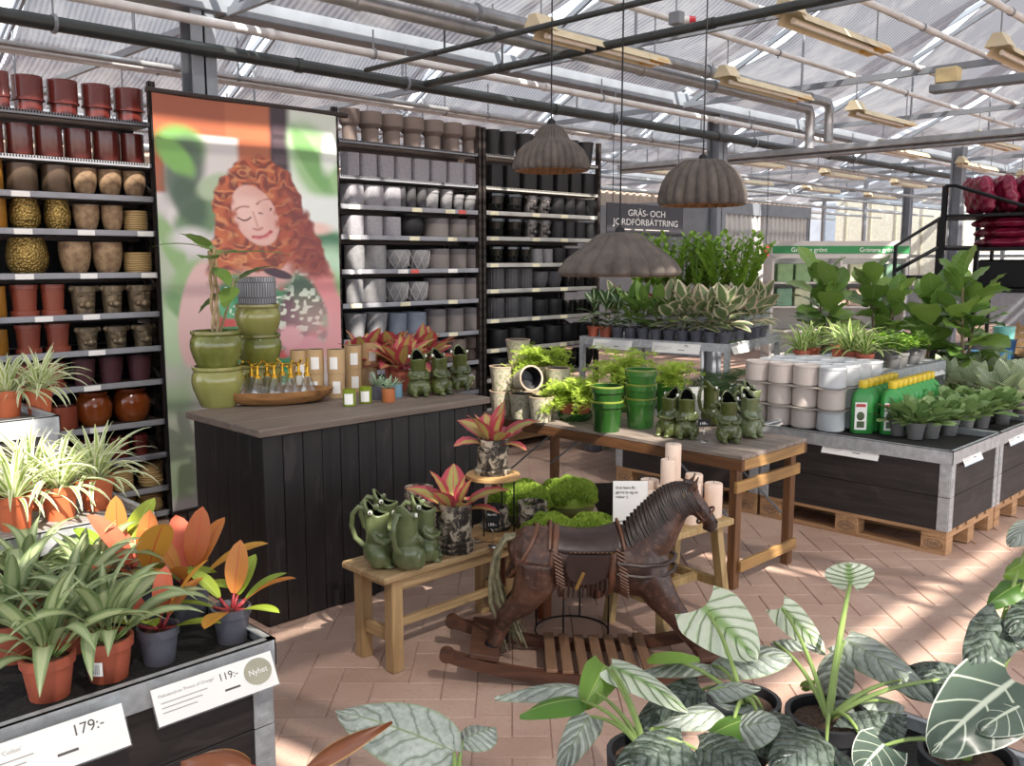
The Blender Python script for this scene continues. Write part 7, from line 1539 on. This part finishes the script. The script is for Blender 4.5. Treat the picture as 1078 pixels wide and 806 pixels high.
fiddle((8.05, 2.72, 0.45), 'tall fiddle leaf fig beside the blue pots', 3, 1.15, 44, 1.0)
fiddle((7.95, 3.02, 0.45), 'fiddle leaf fig leaning between the two tall ones', 4, 0.9, 36, 1.0)
for x, y, z in ((8.2, 4.05, 0.6), (8.75, 3.75, 0.6), (8.0, 2.95, 0.45), (7.9, 3.3, 0.45)): pass
o = thing('plant_plinth', 'low black plinth under the two farther fiddle leaf figs', 'plinth', (7.95, 3.5, 0)); MB().box(0, 0.1, 0, 1.1, 0.9, 0.57, 0.005).build('carcass', BLKP, o); MB().box(-0.02, 0.08, 0.57, 1.12, 0.92, 0.6, 0.004).build('top', ZINC, o)
o = thing('plant_plinth', 'low black plinth under the tall fiddle leaf fig', 'plinth', (7.6, 2.45, 0)); MB().box(0, 0, 0, 0.8, 0.86, 0.42, 0.005).build('carcass', BLKP, o); MB().box(-0.02, -0.02, 0.42, 0.82, 0.88, 0.45, 0.004).build('top', ZINC, o)

# ------------------------------------------------------------------ dark table with blue pots
DT = thing('dark_table', 'dark display table with blue pots and brown plates', 'table', (8.45, 1.6, 0)); MB().box(0, 0, 0.7, 1.0, 1.3, 0.75, 0.006).build('top', BLKP, DT)
for x in (0.03, 0.92):
    for y in (0.03, 1.22): MB().box(x, y, 0, x + 0.06, y + 0.06, 0.7, 0.003).build('leg', BLKP, DT)
MB().box(0.02, 0.02, 0.45, 0.98, 1.28, 0.48).build('lower_shelf', BLKP, DT)
BLU = pm('navy blue glaze', '#2f5a86', 0.3, 0, 0.12, 5, coat=0.3); SKY = pm('sky blue glaze', '#5fa6cf', 0.3, 0, 0.1, 5, coat=0.3); TEAL = pm('pale teal glaze', '#7fc3b8', 0.3, 0, 0.1, 5)
for x, y, m, h, lb in ((8.62, 2.62, SKY, 0.17, 'sky blue pot at the corner of the dark table'), (8.6, 2.8, SKY, 0.15, 'sky blue pot beside the fiddle leaf fig'), (8.85, 2.66, BLU, 0.24, 'tall navy blue pot behind the sky blue ones'), (8.95, 2.42, BLU, 0.27, 'tall navy blue pot nearest the plates'), (9.1, 2.75, TEAL, 0.34, 'pale teal pot at the back of the dark table')):
    tag(put('glazed_pot', pot_mesh('taper', 0.095, h, m, 28), None, (x, y, 0.75)), lb, 'pot', 'blue pots on the dark table')
PLT = pm('brown glazed plate', '#7a4426', 0.3, 0, 0.2, 8, coat=0.3); pme = MB().lathe([(0.1, 0), (0.19, 0.018), (0.2, 0.024), (0.19, 0.026), (0.1, 0.01), (0.001, 0.01)], 32).mesh('plate', PLT)
for k in range(4): tag(put('brown_plate', pme, None, (8.72, 2.2, 0.75 + k * 0.0265)), 'brown glazed plate in the stack on the dark table', 'plate', 'brown plates')
strip('price_strip', 'white price strip on the front of the dark table', (8.5, 1.575, 0.68), 0.5, 0.08, math.radians(-15), 0, '', '')
CT = thing('crate_table', 'low dark table carrying the slatted wooden crates', 'table', (9.85, 2.15, 0)); MB().box(0, 0, 0.71, 1.15, 0.77, 0.748, 0.004).build('top', BLKP, CT)
for x in (0.03, 1.06):
    for y in (0.03, 0.68): MB().box(x, y, 0, x + 0.06, y + 0.06, 0.71, 0.003).build('leg', BLKP, CT)
# wooden crates behind
CRW = wood('pale crate slats', '#8f6f48', '#b8966a', 0.7, 0, 2.0)
for k, (x, y, z, lb) in enumerate(((9.9, 2.5, 0.75, 'lower'), (10.45, 2.2, 0.75, 'lower far'), (10.0, 2.45, 1.1, 'upper'))):
    o = thing('slatted_crate', 'pale slatted wooden crate, %s one on the rack below the sacks' % lb, 'crate', (x, y, z), 0, 'slatted crates')
    for i in range(4): MB().box(0, -0.01, 0.02 + i * 0.075, 0.5, 0.0, 0.08 + i * 0.075).build('slat', CRW, o, smooth=False); MB().box(-0.01, 0, 0.02 + i * 0.075, 0.0, 0.38, 0.08 + i * 0.075).build('slat', CRW, o, smooth=False)
    for (a, b) in ((0, 0), (0.48, 0), (0, 0.36), (0.48, 0.36)): MB().box(a, b, 0, a + 0.025, b + 0.025, 0.335).build('corner_post', CRW, o, smooth=False)
    MB().box(0, 0, 0, 0.5, 0.38, 0.02).build('floor_board', CRW, o, smooth=False)
# rack with magenta sacks, and stair rail
SK = pm('magenta sack plastic', '#7c1436', 0.35, 0, 0.25, 12, coat=0.2); rk = thing('sack_rack', 'black steel rack frame carrying magenta sacks', 'shelf rack', (10.6, 2.95, 0))
for x in (0.0, 1.1):
    for y in (0.0, 0.95): MB().box(x - 0.025, y - 0.025, 0, x + 0.025, y + 0.025, 2.2 if x > 0 or y == 0 else 2.5).build('upright', BLACK_IRON, rk, smooth=False)
for z in (0.7, 1.35, 1.8, 2.16): MB().box(0, 0, z, 1.1, 0.95, z + 0.03).build('deck', BLACK_IRON, rk, smooth=False)
MB().tube([(0, 0.95, 2.5), (0, 0.85, 2.5), (0, 0, 2.2)], 0.02, 8).build('sloping_rail', BLACK_IRON, rk); MB().box(0.1, 0.1, 1.39, 0.5, 0.6, 1.7, 0.02).build('motor_box', BLACK_IRON, rk)
sack = remeshed(MB().box(-0.3, -0.2, 0.0, 0.3, 0.2, 0.12, 0.05).sphere((0, 0, 0.07), 0.2, 14, 8, 1.4, 1.0, 0.5).sphere((0.18, 0.08, 0.08), 0.1, 10, 8, 1.2, 1, 0.7).sphere((-0.2, -0.05, 0.07), 0.1, 10, 8, 1.2, 1, 0.7), 0.016, 2); sack.materials.append(SK)
for v_ in sack.vertices:
    c = v_.co; c += v_.normal * (0.012 * math.sin(c.x * 38 + c.y * 21) * math.sin(c.y * 33 - c.x * 11) + 0.006 * math.sin(c.x * 70 + c.z * 50))
for k in range(3): tag(put('magenta_sack', sack, None, (11.05 + 0.03 * (k % 2), 3.4, 1.835 + 0.11 * k), 0.6 + 0.1 * k, (1.2, 1.2, 0.72)), 'glossy magenta sack lying in the stack on the black rack', 'sack', 'stacked magenta sacks')
for k in range(4): tag(put('magenta_sack', sack, None, (10.92 + 0.13 * k, 3.72 - 0.19 * k, 2.39), (math.radians(78), 0.05 * k, 0.7), (1.0, 1.0, 1.05)), 'glossy magenta sack standing upright on top of the rack', 'sack', 'upright magenta sacks')
sr = thing('stair_rail', 'black tubular stair rail sloping up in front of the glazed wall', 'railing', (11.65, 4.85, 0)); 
for pts in ([(0, 0, 0), (0, 0, 1.87), (0.42, -0.36, 2.21), (0.9, -0.85, 2.21)], [(0.42, -0.36, 0), (0.42, -0.36, 2.21)], [(0, 0, 1.55), (0.42, -0.36, 1.85), (0.9, -0.85, 1.85)], [(0.9, -0.85, 0), (0.9, -0.85, 2.21)]): MB().tube(pts, 0.025, 8).build('rail_tube', BLACK_IRON, sr)
MB().box(0, -0.9, 1.45, 0.95, -0.1, 1.5).build('landing', BLACK_IRON, sr, smooth=False)
# wall shelves with green header boards
SW = pm('pale shop fitting', '#c3bfba', 0.6, 0, 0.05, 5); GRN = pm('green header', '#2f8a4e', 0.5, 0, 0.05, 5)
def shop_shelf(label, x, y, L):
    o = thing('shop_shelf', label, 'shelf rack', (x, y, 0), math.radians(-45))
    MB().box(0, 0, 1.72, L, 0.04, 2.0).build('header_board', SW, o, smooth=False); MB().box(0, -0.012, 1.8, L, 0.0, 1.92).build('green_band', GRN, o, smooth=False); 
    for k in range(2): write('lettering', 'Grönare grönt', 0.1, PAPER, o.children[1], (0.3 + k * L * 0.5, -0.013, 1.825), (math.pi / 2, 0, 0))
    MB().box(0, 0.5, 0, L, 0.54, 1.72).build('back', SW, o, smooth=False)
    for z in (0.1, 0.5, 0.9, 1.3): MB().box(0, 0, z, L, 0.5, z + 0.03).build('shelf', SW, o, smooth=False)
    for x_ in (0, L / 2, L - 0.04): MB().box(x_, 0, 0, x_ + 0.04, 0.5, 1.75).build('upright', SW, o, smooth=False)
    return o
shop_shelf('pale shop shelving with green header board behind the fiddle figs', 13.75, 7.75, 2.25)
bxm = [MB().box(-0.13, -0.12, 0, 0.13, 0.12, 0.3, 0.01).mesh('carton', pm('carton %d' % i, c, 0.6)) for i, c in enumerate(('#7d9a6e', '#6d9078', '#b5b99a', '#b59c8c', '#cfccc6'))]
Ms = Matrix.Translation((13.75, 7.75, 0)) @ Matrix.Rotation(math.radians(-45), 4, 'Z')
g = random.Random(4)
for z in (0.93, 1.33):
    for k in range(7):
        p = Ms @ Vector((0.25 + k * 0.3, 0.2, z)); tag(put('product_carton', bxm[g.randrange(5)], None, p, math.radians(-45)), 'coloured product carton on the %s shelf of the green-bannered fitting' % ('upper' if z > 1 else 'lower'), 'box', 'cartons on the shop shelving')
# ------------------------------------------------------------------ hanging sign and lamps
SGN = pm('charcoal sign', '#3b3a40', 0.5, 0, 0.06, 5)
sg = thing('hanging_sign', 'charcoal hanging aisle sign with white lettering', 'sign', (7.69, 6.3, 1.96)); MB().box(0, 0, 0, 1.4, 0.02, 0.345, 0.002).build('panel', SGN, sg)
pn = sg.children[0]
for s_, z, k in (('GRÄS- OCH', 0.215, 0.72), ('JORDFÖRBÄTTRING', 0.115, 1.0)):
    o = write('lettering', s_, 0.098, PAPER, pn, (0.7, -0.002, z), (math.pi / 2, 0, 0), 'CENTER'); wv_ = max(v.co.x for v in o.data.vertices) - min(v.co.x for v in o.data.vertices); o.scale = ((0.68 if k < 1 else 1.2) / wv_, 1, 1)
for k, (a, b) in enumerate(((0.27, 0.43), (0.48, 0.63), (0.68, 0.96), (1.01, 1.12))): MB().box(a, -0.003, 0.06, b, -0.001, 0.072).build('small_print', PALE_INK, pn, smooth=False)
for x in (0.1, 1.3): MB().tube([(x, 0.01, 0.345), (x, 0.01, 1.39)], 0.004, 5).build('cable', BLACK_IRON, sg)
t = NT('raw concrete grey'); n_ = t.noise(t.coords('Object'), 14, 6, 0.65); t.set(t.ramp(n_, [(0.3, hexc('#3d3734')), (0.7, hexc('#5f5751'))]), 0.85, bump=n_, strength=0.3, bump_dist=0.004); CONC = t.m
INL = pm('tan lamp lining', '#8a6a4a', 0.6, 0, 0.1, 6)
def pendant(p, prof, flutes, depth, label, ztop=3.5):
    o = thing('pendant_lamp', label, 'lamp', p)
    fn = lambda a, r, z, i: r * (1 + (depth * (abs(math.cos(flutes * a / 2)) - 0.5) if r > 0.03 else 0))
    full = []
    for i in range(len(prof) - 1):
        for k in range(3): full.append((prof[i][0] + (prof[i + 1][0] - prof[i][0]) * k / 3, prof[i][1] + (prof[i + 1][1] - prof[i][1]) * k / 3))
    full.append(prof[-1])
    MB().lathe(full, flutes * 6, fn=fn, cap0=False).build('shade', CONC, o, angle=60)
    MB().lathe([(r * 0.95, z - 0.006) for r, z in full], flutes * 6, fn=fn, cap0=False).build('lining', INL, o, angle=60)
    MB().lathe([(prof[0][0] * 0.952, prof[0][1] - 0.005), (prof[0][0] * 1.0, prof[0][1])], flutes * 6, fn=fn, cap0=False).build('rim', CONC, o)
    zt = prof[-1][1]; MB().lathe([(0.02, zt - 0.002), (0.018, zt + 0.015), (0.006, zt + 0.025)], 14).build('collar', BLACK_IRON, o)
    MB().tube([(0, 0, zt + 0.02), (0.003, 0.002, zt + 0.4), (0, 0, ztop - p[2])], 0.0035, 6).build('cord', BLACK_IRON, o)
    MB().sphere((0, 0, zt - 0.09), 0.03, 12, 8).build('bulb', TUBEW, o)
p1 = (3.153,2.92,2.108); pendant(p1, [(0.17, 0.0), (0.173, 0.012), (0.168, 0.045), (0.145, 0.09), (0.115, 0.118), (0.088, 0.132), (0.08, 0.14), (0.07, 0.165), (0.05, 0.19), (0.025, 0.203), (0.004, 0.206)], 30, 0.08, 'bell-shaped fluted concrete pendant lamp with stepped dome')
p2 = (3.458,2.3,1.939); pendant(p2, [(0.18, 0.0), (0.184, 0.015), (0.18, 0.05), (0.165, 0.1), (0.14, 0.14), (0.105, 0.17), (0.085, 0.186), (0.06, 0.19), (0.004, 0.192)], 22, 0.12, 'deep dome-shaped fluted concrete pendant lamp')
p3 = (2.934,2.337,1.639); pendant(p3, [(0.232, 0.0), (0.238, 0.01), (0.235, 0.025), (0.21, 0.06), (0.17, 0.092), (0.13, 0.122), (0.1, 0.15), (0.08, 0.163), (0.05, 0.168), (0.004, 0.17)], 18, 0.11, 'wide saucer-shaped fluted concrete pendant lamp')

# ------------------------------------------------------------------ far walls
def corrugated(name, x0, x1, y, z0, z1, m, pitch=0.2):
    mb = MB(); rows = []; x = x0; pts = []
    while x < x1:
        pts += [(x, 0), (x + pitch * 0.5, 0), (x + pitch * 0.6, -0.03), (x + pitch * 0.9, -0.03)]; x += pitch
    mb.sheet([[(a, y + b, z) for a, b in pts] for z in (z0, z1)]); return struct(mb.build(name, m, smooth=False))
corrugated('wall_back', -8, 26, 13.5, 0, 3.3, pm('beige cladding', '#c9b7a6', 0.6, 0, 0.06, 3), 0.25)
w2 = corrugated('wall_booth', 13.6, 17.2, 8.95, 0, 2.5, pm('pale grey cladding', '#bdbab8', 0.6, 0, 0.06, 3), 0.16)
MB().box(13.6, 8.9, 2.5, 17.25, 13.4, 2.72).build('fascia', STEEL_GREY, w2, smooth=False); MB().box(17.15, 8.92, 0, 17.25, 13.4, 2.5).build('side', STEEL_GREY, w2, smooth=False); MB().box(13.55, 8.95, 0, 13.6, 13.4, 2.5).build('side', STEEL_GREY, w2, smooth=False)
o = thing('fire_sign', 'small red fire equipment sign hung before the grey cladding', 'sign', (15.2, 8.7, 1.75)); MB().box(-0.1, 0, 0, 0.1, 0.01, 0.2).build('panel', pm('fire red', '#b5283a', 0.5), o, smooth=False); MB().tube([(0, 0.005, 0.2), (0, 0.005, 1.75)], 0.006, 5).build('cable', BLACK_IRON, o)
# glazed end wall
t = NT('wall glazing'); tr = t.n('BsdfTransparent'); tr.inputs[0].default_value = (0.88, 0.92, 0.95, 1); gl = t.n('BsdfGlossy'); gl.inputs['Roughness'].default_value = 0.05; mx = t.n('MixShader'); mx.inputs[0].default_value = 0.08; t.l(tr.outputs[0], mx.inputs[1]); t.l(gl.outputs[0], mx.inputs[2]); t.l(mx.outputs[0], t.out.inputs[0]); PANE = t.m
we = struct(MB().box(26.0, -12, 0, 26.15, 13.5, 0.9).build('wall_end', pm('grey dado', '#8d9097', 0.6), smooth=False))
for k in range(21): MB().box(25.98, -12 + k * 1.25, 0.9, 26.1, -11.92 + k * 1.25, 4.2).build('mullion', ALU, we, smooth=False)
for z in (0.9, 1.75, 3.4, 4.1): MB().box(25.97, -12, z, 26.1, 13.5, z + 0.08).build('transom', ALU, we, smooth=False)
pane_me = MB().box(26.03, 0.04, 0.9, 26.04, 1.25, 4.2).mesh('pane', PANE, False)
for k in range(20): put('pane', pane_me, we, (0, -12 + k * 1.25, 0))
# yard outside
wh = struct(MB().box(36, 12.5, 0, 46, 17.5, 4.2).build('wall_yard', pm('sunlit white hall', '#e8e0cc', 0.7), smooth=False))
for k in range(5): MB().box(35.97, 13 + k, 0.4, 36.0, 13.06 + k, 4.0).build('panel_joint', pm('joint', '#bdb49c', 0.7), wh, smooth=False)
hill = struct(MB().box(60, -30, 0, 62, 60, 5.5).build('wall_hill', pm('grey hillside', '#8f97a2', 0.9, 0, 0.3, 0.4), smooth=False))

# ------------------------------------------------------------------ foreground alocasias
FZ = 0.5
collar_crate('planter_crate', 'low black planter carrying the silver-leaved alocasias', 1.0, -0.1, 2.3, 0.95, FZ + 0.03, 0.0, 2)
collar_crate('planter_crate', 'low black planter with a copper-leaved plant beside the aisle', 0.75, 1.0, 1.38, 1.52, FZ - 0.06, 0.0, 2)
CAMP = Vector((0, 0, 1.7))
def blade(parent, base, tip, w, m, shape='shield', face=0.4, arch=0.06, fold=0.12, lobes=0.25, wave=0.0, pot=None, bow=0.12, stemm=None, sr=0.0048, nw=3):
    """leaf from base to tip; face 0 = lying flat, 1 = turned to the aisle; stalk runs down into its own pot"""
    b, t_ = Vector(base), Vector(tip); L = (t_ - b).length; d = (t_ - b).normalized()
    mid = (b + t_) / 2; N = (Vector((0, 0, 1)) * (1 - face) + (CAMP - mid).normalized() * face).normalized(); side = d.cross(N).normalized(); N = side.cross(d).normalized()
    rows = []; ns, cols = 14, 8; f = SH[shape]
    for i in range(ns + 1):
        q = i / ns; ww = max(0.0008, f(min(0.999, max(0.001, q))) * w / 2); c = b + d * L * q + N * (arch * L * math.sin(math.pi * q) - arch * 0.6 * L * q)
        row = []
        for k in range(cols + 1):
            u = 2 * k / cols - 1
            lift = -fold * ww * u * u + fold * ww * 0.9 * (1 - abs(u)) * 0 + wave * w * math.sin(q * nw * 6.283 + (0.8 if u > 0 else 0)) * abs(u) + 0.006 * math.cos(u * 3.0)
            back = lobes * w * abs(u) ** 1.6 * (1 - q) ** 2.5
            row.append(c + side * ww * u + N * lift - d * back)
        rows.append(row)
    me_ = MB(); me_.sheet([[Vector(p) - Vector(parent.location) for p in r] for r in rows]); lf = me_.build('leaf', m, parent, angle=None)
    if pot is not None:
        p0 = Vector(pot); p2 = b; hm = (p0 + p2) / 2 + Vector(((p2.x - p0.x) * -bow, (p2.y - p0.y) * -bow, 0.06))
        pts = [p0 * (1 - s) ** 2 + hm * 2 * s * (1 - s) + p2 * s * s for s in np.linspace(0, 1, 9)]
        MB().tube([Vector(p) - Vector(parent.location) for p in pts], [sr * (1.5 - 0.8 * i / 8) for i in range(9)], 8).build('leaf_stalk', stemm or STEM, lf)
    return lf
BLKPOT = pm('black nursery pot', '#232326', 0.5, 0, 0.15, 8)
def aloc(label, rim_pt, r=0.09, h=0.15, name='alocasia'):
    """pot whose rim centre stands at rim_pt"""
    o = thing(name, label, 'potted plant', (rim_pt[0], rim_pt[1], rim_pt[2] - h), 0, 'foreground alocasias'); grow_pot(o, r, h, BLKPOT); o.children
    return o, (rim_pt[0], rim_pt[1], rim_pt[2] - 0.02)
# A: green and silver leaves beside the rocker
A, a0 = aloc('alocasia with green and silver leaves beside the rocking horse slats', (1.521,1.112,0.64))
blade(A, (1.677,1.4,0.622), (1.532,1.608,0.587), 0.09, LM_SILVER, 'lance', 0.12, lobes=0.1, pot=a0)
blade(A, (1.618,1.387,0.622), (1.474,1.458,0.612), 0.09, LM_GREEN, 'ovate', 0.1, lobes=0.15, pot=a0)
blade(A, (1.715,1.373,0.681), (1.723,1.147,0.65), 0.085, LM_PALE, 'shield', 0.45, lobes=0.3, pot=a0)
blade(A, (1.72,1.396,0.675), (1.62,1.382,0.601), 0.1, LM_GREEN, 'shield', 0.7, lobes=0.2, pot=a0)
blade(A, (1.593,1.338,0.608), (1.423,1.285,0.559), 0.085, LM_SILVER, 'shield', 0.55, lobes=0.2, pot=a0)
blade(A, (1.622,1.171,0.627), (1.564,1.087,0.629), 0.075, LM_GREEN, 'heart', 0.6, pot=a0)
blade(A, (1.552,1.035,0.667), (1.366,1.078,0.671), 0.16, LM_EMER, 'shield', 0.35, wave=0.02, pot=a0)
blade(A, (1.57,1.016,0.659), (1.575,0.872,0.682), 0.15, LM_EMER, 'shield', 0.35, wave=0.02, pot=a0)
# B: big pale leaf
B, b0 = aloc('alocasia with one large pale upright leaf', (1.88,1.092,0.64))
blade(B, (2.062,1.327,0.753), (1.976,1.119,0.705), 0.19, LM_PALE, 'shield', 0.75, lobes=0.32, pot=b0, arch=0.05)
blade(B, (1.983,1.241,0.637), (1.871,1.417,0.602), 0.075, LM_SILVER, 'lance', 0.15, lobes=0.1, pot=b0)
blade(B, (1.98,1.245,0.642), (2.039,1.057,0.71), 0.12, LM_SILVER, 'oval', 0.35, lobes=0.1, pot=b0)
blade(B, (1.891,1.046,0.624), (1.662,1.2,0.615), 0.1, LM_SILVER, 'lance', 0.25, lobes=0.1, pot=b0)
blade(B, (1.912,1.234,0.601), (1.706,1.288,0.56), 0.13, LM_EMER, 'shield', 0.4, pot=b0)
blade(B, (1.911,1.385,0.645), (1.916,1.245,0.684), 0.08, LM_GREEN, 'ovate', 0.1, pot=b0)
blade(B, (1.841,1.169,0.639), (1.891,1.056,0.68), 0.07, LM_SILVER, 'lance', 0.3, pot=b0)
blade(B, (1.798,1,0.644), (1.712,0.871,0.639), 0.15, LM_EMER, 'shield', 0.5, pot=b0)
blade(B, (1.798,1,0.649), (1.628,1.03,0.664), 0.1, LM_GREEN, 'ovate', 0.15, pot=b0)
blade(B, (1.707,1.019,0.648), (1.742,0.923,0.695), 0.11, LM_SILVER, 'oval', 0.35, pot=b0)
# C: round leaf on a tall stalk
C_, c0 = aloc('alocasia with a round pale leaf on a tall stalk, soil showing', (1.96,0.913,0.64), 0.1)
blade(C_, (2.352,1.052,0.82), (2.353,1.061,0.877), 0.13, LM_PALE, 'oval', 0.9, lobes=0.18, pot=c0, sr=0.007)
blade(C_, (2.212,1.178,0.753), (2.194,1.038,0.672), 0.09, LM_PALE, 'shield', 0.7, lobes=0.3, pot=c0)
blade(C_, (2.279,1.027,0.686), (2.186,0.757,0.649), 0.12, LM_SILVER, 'shield', 0.5, lobes=0.2, pot=c0)
blade(C_, (2.215,1.017,0.667), (2.18,1.002,0.558), 0.095, LM_SILVER, 'oval', 0.7, lobes=0.1, pot=c0)
blade(C_, (2.171,0.836,0.613), (1.99,0.95,0.635), 0.09, LM_SILVER, 'lance', 0.25, pot=c0)
blade(C_, (2.145,1.16,0.681), (2.178,1.058,0.692), 0.05, LM_SILVER, 'lance', 0.3, pot=c0)
blade(C_, (2.333,0.754,0.651), (2.295,0.866,0.664), 0.11, LM_EMER, 'shield', 0.4, pot=c0)
blade(C_, (2.26,0.827,0.651), (2.254,0.689,0.644), 0.12, LM_EMER, 'shield', 0.4, pot=c0)
blade(C_, (1.811,0.845,0.649), (1.635,0.879,0.655), 0.15, LM_EMER, 'shield', 0.4, pot=c0)
blade(C_, (1.912,0.816,0.644), (2.04,0.763,0.662), 0.13, LM_EMER, 'shield', 0.4, pot=c0)
blade(C_, (2.099,1.05,0.611), (2.123,1.029,0.625), 0.03, LM_GREEN, 'ovate', 0.5, pot=c0)
# D: white veined leaves
D_, d0 = aloc('alocasia with white-veined arrow leaves at the planter corner', (1.997,0.616,0.645), 0.1)
blade(D_, (2.008,0.542,0.827), (1.776,0.613,0.739), 0.2, LM_DARK, 'shield', 0.6, lobes=0.4, wave=0.02, pot=d0)
blade(D_, (2.113,0.596,0.911), (1.996,0.626,0.832), 0.12, LM_EMER, 'shield', 0.6, wave=0.07, lobes=0.3, pot=d0)
blade(D_, (1.958,0.514,0.799), (1.848,0.549,0.78), 0.1, LM_DARK, 'shield', 0.6, lobes=0.3, pot=d0)
blade(D_, (2.271,0.591,0.965), (2.144,0.64,0.932), 0.09, LM_GREEN, 'shield', 0.3, wave=0.04, pot=d0)
blade(D_, (2.172,0.543,0.942), (2.065,0.572,0.913), 0.1, LM_EMER, 'shield', 0.4, wave=0.05, pot=d0)
blade(D_, (1.804,0.719,0.696), (1.718,0.729,0.671), 0.11, LM_DARK, 'shield', 0.7, lobes=0.3, pot=d0)
blade(D_, (2.283,0.588,1.013), (2.227,0.637,0.978), 0.07, LM_GREEN, 'ovate', 0.3, wave=0.04, pot=d0)
blade(D_, (2.345,0.61,1.081), (2.243,0.635,1.052), 0.08, LM_SILVER, 'shield', 0.4, pot=d0)
# E: copper plant and a silver leaf by the aisle
E_, e0 = aloc('alocasia with a broad silver leaf low beside the aisle', (1.179,1.356,0.55), 0.08)
blade(E_, (1.23,1.419,0.629), (1.105,1.693,0.675), 0.155, LM_SILVER, 'ovate', 0.6, lobes=0.1, pot=e0)
blade(E_, (1.276,1.443,0.625), (1.366,1.426,0.631), 0.085, LM_SILVER, 'oval', 0.3, lobes=0.1, pot=e0)
F_, f0 = aloc('copper brown leaved plant at the end of the black planter', (0.905,1.581,0.55), 0.08, name='copper_leaf_plant')
blade(F_, (0.94,1.567,0.643), (1.11,1.484,0.724), 0.045, LM_BROWN, 'lance', 0.5, lobes=0, pot=f0, stemm=LM_PINKST)
blade(F_, (0.866,1.642,0.655), (0.763,1.748,0.67), 0.07, LM_BROWN, 'ovate', 0.25, lobes=0, pot=f0, stemm=LM_PINKST, arch=0.15)
